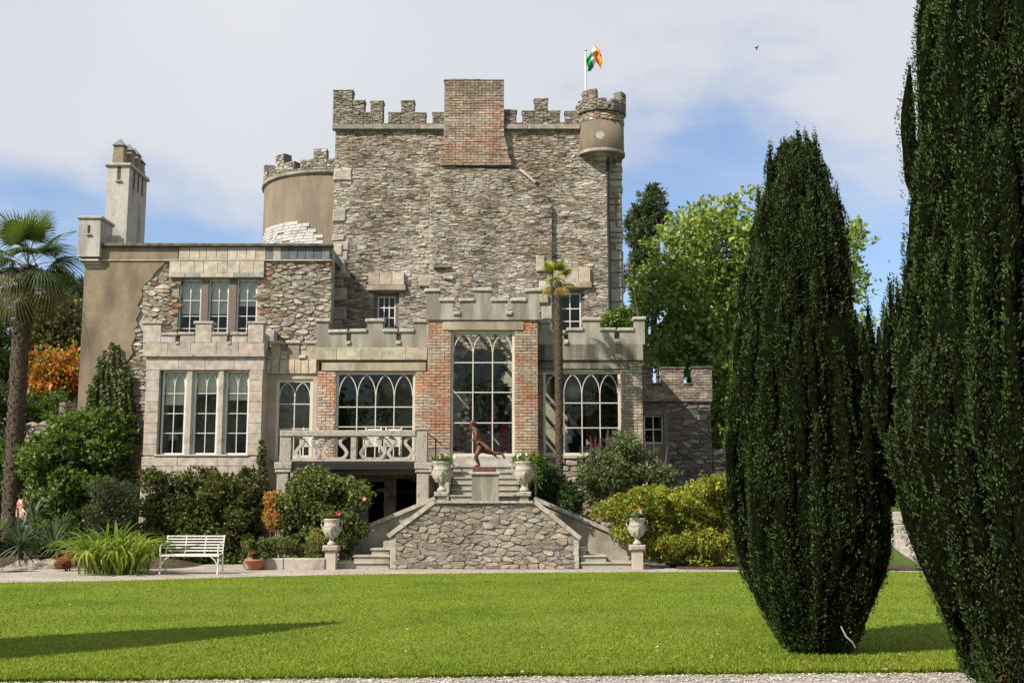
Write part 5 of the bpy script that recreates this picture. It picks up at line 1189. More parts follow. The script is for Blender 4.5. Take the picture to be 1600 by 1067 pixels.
# white garden statue under the balcony
SQ = 29.9
def q2(px, py, dy=0): v = pt(px, py, SQ); v.y += dy; return v
ws = thing('garden_statue', 'white weathered figure statue standing among the roses', 'statue', (gx(549, 800, SQ), SQ, .2))
J = [(q2(549, 785), .13), (q2(549, 778), .14), (q2(549, 768), .11), (q2(549, 758), .13), (q2(549, 753), .06), (q2(548.5, 748), .065), (q2(548.5, 744), .062),
     (q2(543, 757, -.02), .05), (q2(541, 765, -.08), .042), (q2(546, 768, -.15), .035), (q2(555, 757, 0), .05), (q2(556, 766, -.05), .04), (q2(551, 771, -.14), .032), (q2(549, 800), .14), (q2(550, 815), .16)]
figure('figure', J, [(0, 1), (1, 2), (2, 3), (3, 4), (4, 5), (5, 6), (3, 7), (7, 8), (8, 9), (3, 10), (10, 11), (11, 12), (0, 13), (13, 14)], ws, m_marble)
box('statue_base', gx(542, 825, SQ), gx(556, 825, SQ), SQ - .13, SQ + .13, .0, gz(818, SQ), m_granite_l, ws, bev=.02)

# visitor by the palm
PDp = 33.2; pz0 = .27; hx = gx(43, 770, PDp)
vis = thing('person', 'visitor in a red and white patterned top standing behind the yuccas', 'person', (hx, PDp, pz0))
sc = (gz(765, PDp) - pz0) / 1.72
def v3(x, z, y=0): return Vector((hx + x * sc, PDp + y * sc, pz0 + z * sc))
m_skin = flat('skin', (.50, .28, .20), rough=.55, var=.05)
J = [(v3(0, .95), .15), (v3(0, 1.1), .13), (v3(0, 1.3), .15), (v3(0, 1.43), .09), (v3(0, 1.50), .052), (v3(0, 1.58, -.01), .075), (v3(0, 1.66), .078), (v3(0, 1.70), .06),
     (v3(-.19, 1.40), .058), (v3(-.26, 1.15), .045), (v3(-.20, .98, -.15), .035), (v3(-.17, .96, -.22), .035), (v3(.19, 1.40), .058), (v3(.27, 1.16), .045), (v3(.2, 1.0, -.16), .035), (v3(.16, .98, -.22), .035),
     (v3(-.09, .85), .10), (v3(-.10, .48), .068), (v3(-.10, .09), .045), (v3(-.10, .045, -.14), .035), (v3(.09, .85), .10), (v3(.10, .48), .068), (v3(.10, .09), .045), (v3(.10, .045, -.14), .035)]
figure('body', J, [(0, 1), (1, 2), (2, 3), (3, 4), (4, 5), (5, 6), (6, 7), (3, 8), (8, 9), (9, 10), (10, 11), (3, 12), (12, 13), (13, 14), (14, 15), (0, 16), (16, 17), (17, 18), (18, 19), (0, 20), (20, 21), (21, 22), (22, 23)], vis, m_skin)
def shirtmat():
    m, t, b_ = M('red and white print'); n = noise_node(t, 9, 2); r = ramp(t, n.outputs['Fac'], [(.42, (.62, .05, .03)), (.47, (.75, .72, .68)), (.53, (.70, .08, .04)), (.60, (.10, .14, .22))]); r.color_ramp.interpolation = 'CONSTANT'
    t.links.new(r.outputs[0], b_.inputs['Base Color']); b_.inputs['Roughness'].default_value = .8; return m
b = MB(); b.tube([v3(0, .86), v3(0, 1.08), v3(0, 1.30), v3(0, 1.42), v3(0, 1.475)], [.215, .185, .215, .20, .08], 16); smooth_obj(b.build('shirt', shirtmat(), vis))
for s in (-1, 1): b = MB(); b.tube([v3(s * .15, 1.42), v3(s * .22, 1.30), v3(s * .255, 1.18)], [.085, .08, .075], 12); smooth_obj(b.build('sleeve', bpy.data.materials['red and white print'], vis))
for s in (-1, 1): b = MB(); b.tube([v3(s * .09, .92), v3(s * .10, .48), v3(s * .10, .12)], [.125, .095, .075], 12); smooth_obj(b.build('trouser_leg', flat('blue cloth', (.06, .12, .18)), vis))
b = MB(); b.lathe(hx, PDp + .02, [(.03, v3(0, 1.56).z), (.098, v3(0, 1.62).z), (.102, v3(0, 1.68).z), (.07, v3(0, 1.73).z), (.01, v3(0, 1.75).z)], 16); smooth_obj(b.build('hair', flat('light brown hair', (.22, .14, .08)), vis))
# ============================================================ FOLIAGE TOOLS
def leaves(name, P, A, N, Ln, W, C, mat, parent=None, kind=None, seg=1):
    n = len(P); A = A / (np.linalg.norm(A, axis=1, keepdims=True) + 1e-9)
    S = np.cross(A, N); S /= (np.linalg.norm(S, axis=1, keepdims=True) + 1e-9); U = np.cross(S, A)
    Ln = np.broadcast_to(np.asarray(Ln, float).reshape(-1, 1), (n, 1)); W = np.broadcast_to(np.asarray(W, float).reshape(-1, 1), (n, 1))
    V = np.empty((n, 4, 3), np.float32)
    V[:, 0] = P; V[:, 1] = P + A * Ln * .45 + S * W * .5 + U * Ln * .06; V[:, 2] = P + A * Ln - U * Ln * .08; V[:, 3] = P + A * Ln * .45 - S * W * .5 + U * Ln * .06
    me = bpy.data.meshes.new(name); me.vertices.add(n * 4); me.vertices.foreach_set('co', V.ravel())
    me.loops.add(n * 4); me.loops.foreach_set('vertex_index', np.arange(n * 4, dtype=np.int32)); me.polygons.add(n)
    me.polygons.foreach_set('loop_start', np.arange(0, n * 4, 4, dtype=np.int32)); me.polygons.foreach_set('loop_total', np.full(n, 4, np.int32))
    me.materials.append(mat); a = me.color_attributes.new('col', 'FLOAT_COLOR', 'POINT'); c4 = np.ones((n, 4, 4), np.float32); c4[:, :, :3] = C[:, None, :]
    a.data.foreach_set('color', c4.ravel()); me.update(); me.validate(); o = link(name, me, parent)
    if kind: o['kind'] = kind
    return o
def unit(n, rs): v = rs.normal(size=(n, 3)); return v / np.linalg.norm(v, axis=1, keepdims=True)
def cloud(clumps, n, rs, shell=.45, up=.35, droop=.0, shoots=.3):
    """leaf positions and directions over a set of ellipsoid clumps (x,y,z,rx,ry,rz)"""
    c = np.array(clumps, float); vol = (c[:, 3] * c[:, 4] + c[:, 3] * c[:, 5] + c[:, 4] * c[:, 5]) ; pr = vol / vol.sum()
    idx = rs.choice(len(c), n, p=pr); u = unit(n, rs); r = shell + (1 - shell) * rs.rand(n) ** .6; r *= 1 + .16 * rs.normal(size=n) * (rs.rand(n) < .35)
    P = c[idx, :3] + u * c[idx, 3:6] * r[:, None]
    nn = u / c[idx, 3:6]; nn /= np.linalg.norm(nn, axis=1, keepdims=True)
    A = nn * .55 + unit(n, rs) * .9; A[:, 2] += up * .3 - droop
    N = nn * .7 + unit(n, rs) * .75; N[:, 2] += up
    # loose shoots that break the outline of each clump
    m = int(n * shoots); k = len(c) * 5; si = rs.randint(0, len(c), k); sd_ = unit(k, rs); sd_[:, 2] = np.abs(sd_[:, 2]) * .8 + up * .4 - droop; sd_ /= np.linalg.norm(sd_, axis=1, keepdims=True); ln_ = rs.uniform(1.05, 1.75, k)
    w_ = rs.randint(0, k, m); t_ = .75 + (ln_[w_] - .75) * rs.rand(m); P[:m] = c[si[w_], :3] + sd_[w_] * c[si[w_], 3:6] * t_[:, None] + rs.normal(size=(m, 3)) * c[si[w_], 3:4] * .07
    A[:m] = sd_[w_] * .7 + unit(m, rs) * .7; idx[:m] = si[w_]
    return P, A, N, idx
def pick(cols, n, rs, var=.22, idx=None, w=None):
    cols = np.array(cols, float); k = rs.choice(len(cols), n, p=w)
    C = cols[k] * (1 + var * (rs.rand(n, 1) * 2 - 1))
    if idx is not None:
        m = 1 + .22 * (rs.rand(idx.max() + 1) * 2 - 1); C = C * m[idx][:, None]
    return np.clip(C, .003, 1)
def stems(parent, base, clumps, rad, rs, mat=None, k=6, name='branch', wob=.1):
    c = [clumps[i] for i in rs.choice(len(clumps), min(k, len(clumps)), replace=False)]
    for q_ in c:
        a = Vector(base) + Vector((rs.normal() * rad * 2, rs.normal() * rad * 2, 0)); b = Vector(q_[:3]); m1 = a.lerp(b, .4) + Vector((rs.normal() * wob, rs.normal() * wob, abs(rs.normal()) * wob)); m2 = a.lerp(b, .75) + Vector((rs.normal() * wob, rs.normal() * wob, abs(rs.normal()) * wob))
        t = MB(); t.tube([a, m1, m2, b], [rad, rad * .75, rad * .5, rad * .2], 6); t.build(name, mat or m_bark, parent)
def fillclumps(outline, D, depth, rmin, rmax, n, rs, yoff=0, zmin=None):
    """clumps that fill an outline (pixel polygon read at depth D) through a real depth, thinner towards the rim"""
    P = [(gx(x, y, D), gz(y, D)) for x, y in outline]; xs = [p[0] for p in P]; zs = [p[1] for p in P]; res = []; g = 0
    def ins(x, z):
        s = False
        for i in range(len(P)):
            a, b = P[i], P[(i + 1) % len(P)]
            if (a[1] > z) != (b[1] > z) and x < (b[0] - a[0]) * (z - a[1]) / (b[1] - a[1]) + a[0]: s = not s
        return s
    while len(res) < n and g < n * 60:
        g += 1; x = rs.uniform(min(xs), max(xs)); z = rs.uniform(min(zs), max(zs)); r = rs.uniform(rmin, rmax)
        if ins(x, z) and ins(x + r * .7, z) and ins(x - r * .7, z) and ins(x, z + r * .65):
            y = D + yoff + rs.uniform(-1, 1) * depth; res.append((x, y, z, r * rs.uniform(.9, 1.3), r * rs.uniform(.9, 1.2), r * rs.uniform(.7, 1.0)))
    return res
def shrub(name, label, cat, outline, D, depth, rr, ncl, nleaf, L_, W_, cols, seed, group=None, up=.35, droop=0, var=.22, mat=None, nstem=6, base=None, stem_r=.02, part='foliage', w=None, z0=0, shell=.55, flowers=None):
    rs = np.random.RandomState(seed); cl = fillclumps(outline, D, depth, rr[0], rr[1], ncl, rs)
    bx = base[0] if base else float(np.mean([c[0] for c in cl])); by = base[1] if base else D
    t = thing(name, label, cat, (bx, by, z0), group)
    P, A, N, idx = cloud(cl, nleaf, rs, shell=shell, up=up, droop=droop)
    ok = P[:, 2] > z0 + .02; P, A, N, idx = P[ok], A[ok], N[ok], idx[ok]; n = len(P)
    leaves(part, P, A, N, L_ * (.7 + .6 * rs.rand(n)), W_ * (.7 + .6 * rs.rand(n)), pick(cols, n, rs, var, idx, w), mat or m_leaf, t)
    stems(t, (bx, by, z0), cl, stem_r, rs, k=nstem, wob=depth * .2)
    if flowers:
        for col, cnt, sz, nm in flowers:
            for k in range(cnt):
                c = cl[rs.randint(len(cl))]; u = unit(1, rs)[0]; u[1] = -abs(u[1]); p = np.array(c[:3]) + u * np.array(c[3:6]) * 1.05
                flower(nm, p, sz * (.8 + .4 * rs.rand()), col, t, rs)
    return t, cl
def flower(name, p, r, col, parent, rs, n=7):
    Pp = np.repeat(np.array(p)[None], n * 2, 0); a = np.linspace(0, 2 * pi, n * 2, endpoint=False); tilt = rs.normal(size=3) * .3
    A = np.stack([np.cos(a), -.5 + 0 * a + tilt[1], np.sin(a)], 1); A[n:, 1] -= .8; N = np.repeat(np.array([[0, -1, .3]]), n * 2, 0)
    return leaves(name, Pp, A, N, r, r * .8, pick([col], n * 2, rs, .15), m_petal, parent)

# ============================================================ YEWS
def yew(name, label, cx, D, prof, nplume, nleaf, seed, lsize, hmax=None, back=.25, group='columnar yew trees on the lawn', extra=None, dense=None, core=.80, ncol=30):
    """prof: list of (py, left px, right px) outline, read at the trunk's depth"""
    rs = np.random.RandomState(seed); X = gx(cx, 1000, D) if not isinstance(cx, float) else cx
    t = thing(name, label, 'yew tree', (X, D, 0), group)
    zz = np.array([gz(p[0], D) for p in prof]); rl = np.array([X - gx(p[1], p[0], D) for p in prof]); rr_ = np.array([gx(p[2], p[0], D) - X for p in prof])
    o_ = np.argsort(zz); zz, rl, rr_ = zz[o_], rl[o_], rr_[o_]
    def rad(z, th):
        l = np.interp(z, zz, rl); r = np.interp(z, zz, rr_); c = np.cos(th); return np.where(c > 0, r * c * c + (l + r) / 2 * (1 - c * c), l * c * c + (l + r) / 2 * (1 - c * c))
    H = zz[-1]
    # opaque inner body of twigs, crown shade painted in near-black
    nv, nu = 30, 26; V = []; Fc = []
    for i in range(nv + 1):
        z = .03 + (H - .35) * i / nv
        for k in range(nu):
            th = 2 * pi * k / nu; r_ = float(rad(z, th)); r = max(.03, (r_ - .17 if r_ > .5 else .62 * r_)) * (1 + .06 * nz(th * 2, z, 1.1, seed)); V.append((X + r * cos(th), D + r * sin(th), z))
    for i in range(nv):
        for k in range(nu): k2 = (k + 1) % nu; Fc.append((i * nu + k, i * nu + k2, (i + 1) * nu + k2, (i + 1) * nu + k))
    Fc.append(tuple(reversed(range(nu)))); Fc.append(tuple(nv * nu + k for k in range(nu)))
    mk('twig_shade_core', V, Fc, m_yewcore, t, (1, 1, 1), smooth=True); spin = MB()
    # upright plumes
    Ps, As, Ns, Is = [], [], [], []; per = nleaf // nplume; spec = []
    for j in range(nplume):
        th = 2 * pi * rs.randint(ncol) / ncol + rs.normal() * .028
        if sin(th) > .45 and rs.rand() > back: th = -th
        zt_ = rs.rand() ** .85 * H; zt_ = zt_ if rs.rand() > .22 else H * rs.uniform(.80, 1.0)
        if dense and rs.rand() < dense[2]:
            zt_ = rs.uniform(dense[0], dense[1]); th = rs.uniform(-pi, .3) if rs.rand() < .4 else rs.uniform(-pi, -pi * .45)
        elif dense and rs.rand() < .30: th = rs.uniform(pi * .85, pi * 1.35)
        th = round(th * ncol / (2 * pi)) * 2 * pi / ncol + rs.normal() * (.03 if abs(cos(th)) < .8 else .10)
        zt_ = max(zt_, .35); L_ = min(rs.uniform(.7, 1.9), zt_ - .05); rp_ = rs.uniform(.065, .105)
        spec.append((th, zt_, L_, rp_, rs.uniform(.79, 1.04)))
    if extra:
        for (px, py, L_, rp_, yo) in extra: spec.append(('x', gx(px, py, D), gz(py, D), L_, rp_, yo))
    for s in spec:
        m = per; tt = rs.rand(m) ** .9                      # 0 bottom .. 1 tip
        if s[0] == 'x':
            _, xt, zt_, L_, rp_, yo = s; zc = zt_ - L_ * (1 - tt); cxp = xt + 0 * zc; cyp = D + yo + 0 * zc
            cxp = cxp + .03 * np.sin(zc * 3 + xt * 9)
        else:
            th, zt_, L_, rp_, kf = s; zc = zt_ - L_ * (1 - tt); ztc = np.minimum(zc, H - .02)
            r = np.minimum(rad(ztc, th), float(rad(min(zt_, H - .02), th)) + .05) * kf - rp_ * .8 + .02 * np.sin(zc * 3.1 + th * 7); r = np.maximum(r, 0.02); cxp = X + r * np.cos(th); cyp = D + r * np.sin(th)
        w = rp_ * np.clip(np.minimum(1.0, (1 - tt) * 2.4 + .08), 0, 1) * (.75 + .25 * np.sin(zc * 14 + rp_ * 90))
        a = rs.rand(m) * 2 * pi
        nt_ = max(8, int(L_ * 34)); tk = rs.randint(0, nt_, m)            # tufts: short sprays grouped along the plume
        ta = rs.rand(nt_) * 2 * pi; tt_ = rs.rand(nt_) ** .9; order = np.argsort(tt); near = (tt_[tk]); tl = rs.rand(m) < .78
        zt2 = zt_ - L_ * (1 - near); wq = np.where(tl, np.interp(near, [0, 1], [1, 1]), 1)
        a = np.where(tl, ta[tk] + rs.normal(size=m) * .28, a); zl = np.where(tl, zt2 + rs.normal(size=m) * .05, zc); fr_ = np.clip((zt_ - zl) / L_, 0, 1)
        w = rp_ * np.clip(np.minimum(1.0, fr_ * 2.4 + .08), 0, 1)
        cx2 = np.interp(zl, np.sort(zc), cxp[np.argsort(zc)]); cy2 = np.interp(zl, np.sort(zc), cyp[np.argsort(zc)])
        q_ = np.sqrt(rs.rand(m)) * .35 + np.where(tl, .78, .5)
        P = np.stack([cx2 + w * q_ * np.cos(a), cy2 + w * q_ * np.sin(a), zl], 1)
        out = np.stack([np.cos(a), np.sin(a), 0 * a], 1); A = out * .6 + unit(m, rs) * .45; A[:, 2] += .6
        so = np.argsort(zc); zs_ = np.linspace(zt_ - L_ * .98, zt_ - .05, 9); xs_ = np.interp(zs_, zc[so], cxp[so]); ys_ = np.interp(zs_, zc[so], cyp[so]); k0 = len(spin.V)
        for q in range(9):       # heart of each upright plume, its shade put into the dark colour
            rr0 = rp_ * .74 * min(1, (zt_ - zs_[q]) / L_ * 2.4 + .05) * (1 + .25 * (rs.rand() - .5)) * (.35 if q == 0 else 1)
            for e in range(6): spin.V.append((xs_[q] + rr0 * cos(e * pi / 3), ys_[q] + rr0 * sin(e * pi / 3), zs_[q])); spin.C.append((1, 1, 1))
        for q in range(8):
            for e in range(6): e2 = (e + 1) % 6; spin.F.append((k0 + q * 6 + e, k0 + q * 6 + e2, k0 + q * 6 + 6 + e2, k0 + q * 6 + 6 + e))
        Ps.append(P); As.append(A); Ns.append(out + unit(m, rs) * .7); Is.append(len(Is) * 64 + tk % 64)
    P = np.concatenate(Ps); A = np.concatenate(As); N = np.concatenate(Ns); I = np.concatenate(Is); ok = P[:, 2] > .02; P, A, N, I = P[ok], A[ok], N[ok], I[ok]; n = len(P)
    C = pick([(.020, .034, .0085), (.028, .044, .011), (.014, .024, .006), (.042, .060, .015), (.022, .036, .009)], n, rs, .25, I)
    C = C * (1.1 + .66 * rs.rand(I.max() + 1))[I][:, None]; C = C * (.68 + .64 * rs.rand(I.max() // 64 + 1))[I // 64][:, None]; bright = (rs.rand(I.max() + 1) < .16)[I]; C[bright] *= 1.5
    br = (rs.rand(n) < .004) | (((I // 64) % 37 == 5) & (P[:, 2] < 1.2) & (rs.rand(n) < .35)); C[br] = np.array((.15, .06, .028))
    smooth_obj(spin.build('plume_heart', m_yewcore, t))['kind'] = 'stuff'
    leaves('crown', P, A, N, lsize * (.7 + .7 * rs.rand(n)), lsize * .40, C, m_yewleaf, t)
    for k in range(5):
        a = rs.uniform(-2.6, -.5); tb = MB(); r0 = .12; tb.tube([(X + r0 * cos(a), D + r0 * sin(a), 0), (X + .6 * float(rad(.35, a)) * cos(a), D + .6 * float(rad(.35, a)) * sin(a), .35), (X + .5 * float(rad(.8, a)) * cos(a), D + .5 * float(rad(.8, a)) * sin(a), .8)], [.07, .06, .04], 8); tb.build('trunk', m_bark, t)
    return t
m_yewcore = two('yew twigs with painted shade', (.004, .006, .003), (.016, .024, .008), scale=22, bmp=1, dist=.05, fine=60, spec=0)  # near-black tones paint the shade deep between the plumes
yew('yew_tree', 'wide multi-stemmed dark yew in the middle of the lawn with pointed tufted top', 1268, 12.75,
    [(213, 1228, 1262), (235, 1212, 1278), (262, 1200, 1290), (300, 1183, 1303), (350, 1172, 1318), (400, 1165, 1332), (450, 1154, 1336), (490, 1148, 1338), (505, 1146, 1366), (530, 1144, 1378), (600, 1138, 1388), (700, 1133, 1395), (800, 1141, 1398), (850, 1150, 1396), (900, 1164, 1384), (950, 1188, 1364), (990, 1212, 1345), (1022, 1235, 1325)],
    400, 225000, 3, .034, extra=[(px, py, L_, r_, yo) for px, py, L_, r_, yo in [(1344, 476, 1.7, .11, -.2), (1358, 492, 1.6, .12, .1), (1372, 484, 1.8, .11, -.25), (1384, 512, 1.6, .11, -.1), (1350, 512, 1.6, .13, -.42), (1366, 520, 1.5, .13, -.5), (1262, 208, .9, .06, 0), (1240, 212, .9, .06, -.1), (1252, 210, 1.0, .06, .1), (1203, 232, .8, .055, -.1), (1270, 216, .8, .06, -.15), (1291, 262, .9, .06, 0), (1220, 225, .8, .06, 0), (1183, 292, .9, .06, 0), (1307, 292, .9, .06, -.1)]])
yew('yew_tree', 'tallest dark yew at the right edge of the picture, leaning past the frame', 1640, 10.3,
    [(-190, 1560, 1720), (-130, 1490, 1790), (-50, 1446, 1840), (0, 1436, 1850), (100, 1434, 1860), (200, 1429, 1870), (300, 1431, 1880), (360, 1432, 1880), (400, 1424, 1890), (440, 1406, 1890), (480, 1390, 1890), (530, 1378, 1890), (610, 1371, 1890), (700, 1380, 1885), (800, 1412, 1870), (900, 1447, 1850), (1000, 1490, 1810), (1075, 1530, 1760)],
    640, 295000, 5, .035, dense=(2.2, 4.0, .30), core=.86, ncol=36, extra=[(px, py, L_, r_, yo) for px, py, L_, r_, yo in [(1392, 446, 1.3, .085, -.2), (1406, 455, 1.3, .09, -.4), (1419, 400, 1.5, .085, 0), (1434, 388, 1.6, .09, -.2), (1381, 474, 1.2, .08, 0), (1446, 380, 1.5, .10, -.5), (1400, 430, 1.3, .07, .1), (1372, 500, 1.0, .07, -.1)]])
yew('yew_tree', 'yew tree beyond the left edge of the picture, seen by its long shadow', -8.0, 11.3,
    [(0, 790, 810), (200, 740, 860), (400, 700, 900), (700, 670, 930), (900, 700, 900), (1000, 740, 860)], 60, 24000, 8, .09) if False else None
def offyew():
    X, D, H = -8.15, 10.85, 6.75; rs = np.random.RandomState(8); t = thing('yew_tree', 'dark yew beyond the left edge whose long pointed shadow crosses the lawn', 'yew tree', (X, D, 0), 'columnar yew trees on the lawn')
    zz = [0, 1, 2.5, 4.2, 5.6, 6.75]; rr = [.35, .8, .9, .75, .45, .06]; V = []; Fc = []; nu = 20
    for i in range(25):
        z = H * i / 24; r = np.interp(z, zz, rr) * .9
        for k in range(nu): a = 2 * pi * k / nu; V.append((X + r * cos(a), D + r * sin(a), z))
    for i in range(24):
        for k in range(nu): k2 = (k + 1) % nu; Fc.append((i * nu + k, i * nu + k2, (i + 1) * nu + k2, (i + 1) * nu + k))
    mk('twig_shade_core', V, Fc, m_yewcore, t, (1, 1, 1)); n = 22000; z = rs.rand(n) * H; th = rs.rand(n) * 2 * pi; r = np.interp(z, zz, rr) * (.9 + .22 * rs.rand(n))
    o = np.stack([np.cos(th), np.sin(th), 0 * th], 1); P = np.stack([X + r * np.cos(th), D + r * np.sin(th), z], 1); A = o * .5 + unit(n, rs) * .4; A[:, 2] += .8
    leaves('crown', P, A, o + unit(n, rs) * .6, .13, .05, pick([(.022, .052, .016), (.030, .066, .020)], n, rs), m_yewleaf, t)
offyew()

# ============================================================ TREES BEHIND
def tree(name, label, cat, outline, D, depth, rr, ncl, nleaf, L_, W_, cols, seed, trunk, group=None, w=None, up=.35, droop=0, shell=.5, tr=.22, nb=9, mat=None):
    rs = np.random.RandomState(seed); cl = fillclumps(outline, D, depth, rr[0], rr[1], ncl, rs); bx = gx(trunk[0], 700, D)
    t = thing(name, label, cat, (bx, D, 0), group); P, A, N, idx = cloud(cl, nleaf, rs, shell=shell, up=up, droop=droop); n = len(P)
    leaves('crown', P, A, N, L_ * (.7 + .6 * rs.rand(n)), W_ * (.7 + .6 * rs.rand(n)), pick(cols, n, rs, .25, idx, w), mat or m_leaf, t)
    zt_ = gz(trunk[1], D); tb = MB(); tb.tube([(bx, D, -.1), (bx + .1, D, zt_ * .3), (bx - .05, D + .1, zt_ * .6), (bx + gx(trunk[2] if len(trunk) > 2 else trunk[0], trunk[1], D) - gx(trunk[0], trunk[1], D), D, zt_)], [tr, tr * .8, tr * .55, tr * .15], 10); tb.build('trunk', m_bark, t)
    stems(t, (bx, D, zt_ * .35), cl, tr * .35, rs, k=nb, wob=.3, name='limb'); return t
LG = [(.18, .25, .055), (.23, .30, .07), (.13, .19, .04), (.33, .38, .12), (.095, .145, .035)]
tree('maple_tree', 'large light green broadleaf tree right of the tower', 'tree', [(985, 440), (1000, 395), (1030, 375), (1055, 345), (1100, 325), (1135, 302), (1165, 310), (1200, 330), (1250, 350), (1290, 335), (1326, 390), (1328, 440), (1320, 520), (1350, 640), (1350, 770), (1110, 770), (1105, 600), (1010, 575), (978, 520), (1005, 470)],
     45, 3.0, (.55, 1.15), 210, 64000, .20, .15, LG, 21, (1160, 400), tr=.35, nb=14, w=[.3, .25, .2, .1, .15])
tree('scots_pine', 'ragged dark green conifer standing between the tower and the light green tree', 'tree', [(978, 520), (976, 460), (984, 420), (980, 350), (1000, 315), (1018, 272), (1028, 280), (1034, 320), (1042, 350), (1020, 400), (1012, 520)],
     54, 1.0, (.28, .55), 60, 11000, .26, .09, [(.04, .065, .03), (.06, .09, .04), (.09, .115, .05)], 22, (1010, 285, 1022), tr=.3, nb=12, up=.6)
tree('ash_tree', 'light green foliage of a smaller tree between outbuilding and yew', 'tree', [(1108, 560), (1135, 520), (1160, 520), (1175, 740), (1112, 740)], 40.5, 1.2, (.5, .8), 26, 13000, .17, .12, LG, 23, (1140, 600), tr=.12, nb=5)
tree('evergreen_tree', 'dark evergreen mass behind the gap between the two yews', 'tree', [(1370, 720), (1375, 560), (1420, 520), (1560, 560), (1580, 800), (1380, 815)], 47, 1.6, (.8, 1.3), 34, 13000, .22, .13, [(.03, .05, .018), (.045, .07, .022), (.02, .036, .014)], 24, (1440, 640), tr=.25)
DG = [(.035, .06, .018), (.05, .08, .022), (.025, .045, .015), (.07, .095, .03)]
tree('evergreen_tree', 'dark green tree behind the large palm trunk at the left edge', 'tree', [(-80, 480), (0, 470), (30, 500), (60, 560), (55, 680), (-80, 690)], 48, 1.8, (.8, 1.3), 34, 15000, .22, .13, DG, 25, (-20, 520), tr=.25)
tree('oak_tree', 'olive brown tree between the palm and the tan house wing', 'tree', [(48, 520), (62, 478), (95, 462), (130, 468), (150, 480), (150, 620), (50, 620)], 56, 2.0, (.8, 1.4), 34, 15000, .24, .15, [(.10, .10, .035), (.075, .085, .03), (.13, .12, .045)], 26, (105, 500), tr=.3)
tree('cedar_tree', 'thin blue green conifer tip behind the corner of the tan wing', 'tree', [(95, 500), (108, 440), (118, 400), (140, 400), (140, 500)], 66, 1.5, (.5, .8), 20, 5000, .34, .10, [(.035, .06, .045), (.05, .08, .055)], 27, (124, 405), tr=.2)
tree('maple_tree', 'small maple with orange and yellow autumn leaves behind the ruined wall', 'tree', [(28, 600), (45, 565), (75, 555), (98, 540), (118, 560), (135, 575), (140, 640), (30, 640)], 43, 1.2, (.4, .8), 40, 15000, .15, .11, [(.38, .13, .025), (.44, .19, .03), (.30, .25, .04), (.13, .16, .03), (.42, .085, .025)], 28, (85, 590), tr=.1, nb=5)
shrub('shrub', 'leafy green shrub below the autumn maple at the ruined wall', 'shrub', [(35, 690), (50, 625), (80, 610), (125, 625), (125, 690)], 39, .8, (.3, .55), 34, 12000, .13, .08, [(.07, .12, .025), (.10, .16, .03), (.05, .085, .02)], 31)
shrub('shrub', 'dark green shrub at the left edge beside the palm trunk', 'shrub', [(-60, 720), (-40, 610), (20, 590), (35, 640), (20, 720)], 38, .8, (.4, .6), 30, 11000, .14, .09, DG, 32)
shrub('shrub', 'sunlit green bush behind the palm base on the left', 'shrub', [(-40, 820), (-30, 690), (20, 680), (40, 720), (30, 820)], 35.4, .7, (.3, .5), 30, 11000, .12, .07, [(.07, .12, .02), (.11, .17, .03), (.045, .08, .018)], 33)
# unseen trees added behind the camera to darken reflections in the windows
rs = np.random.RandomState(40); cl = [(rs.uniform(-70, 70), rs.uniform(-62, -48), rs.uniform(1, 12), rs.uniform(2.5, 4.5), 3, rs.uniform(2.5, 4)) for _ in range(150)]
P, A, N, idx = cloud(cl, 14000, rs); wood = leaves('woodland', P, A, N, .95, .7, pick(DG, len(P), rs, .2, idx), m_leaf); wood['kind'] = 'stuff'
rs = np.random.RandomState(44); cl = []
for k in range(170):
    a = rs.uniform(-1.15, 1.15)
    if abs(a) < .12: continue
    r_ = rs.uniform(82, 105); cl.append((r_ * sin(a), r_ * cos(a), rs.uniform(0, 4.2 if abs(a) < .5 else 8), rs.uniform(3, 5), 3, rs.uniform(2.5, 4)))
P, A, N, idx = cloud(cl, 18000, rs); wood = leaves('woodland', P, A, N, 1.0, .75, pick(DG + [(.08, .12, .03)], len(P), rs, .2, idx), m_leaf); wood['kind'] = 'stuff'

# ============================================================ CREEPERS AND SHRUBS AT THE HOUSE
VG = [(.085, .135, .025), (.125, .185, .032), (.055, .09, .02), (.19, .25, .045)]
shrub('wall_creeper', 'large green creeper sprawling over the left end of the house wing', 'creeper', [(40, 800), (45, 700), (80, 665), (120, 640), (160, 625), (205, 640), (205, 690), (190, 730), (215, 790), (210, 830), (60, 840)], 33.2, .55, (.25, .5), 90, 34000, .12, .09, VG, 34, nstem=10, w=[.35, .25, .3, .1])
shrub('shrub', 'dull grey green bush in front of the creeper, left of the granite bay', 'shrub', [(140, 840), (140, 775), (165, 745), (200, 755), (225, 790), (222, 850), (150, 860)], 30.6, .45, (.18, .32), 50, 15000, .07, .03, [(.055, .075, .035), (.08, .105, .05), (.04, .055, .028)], 35)
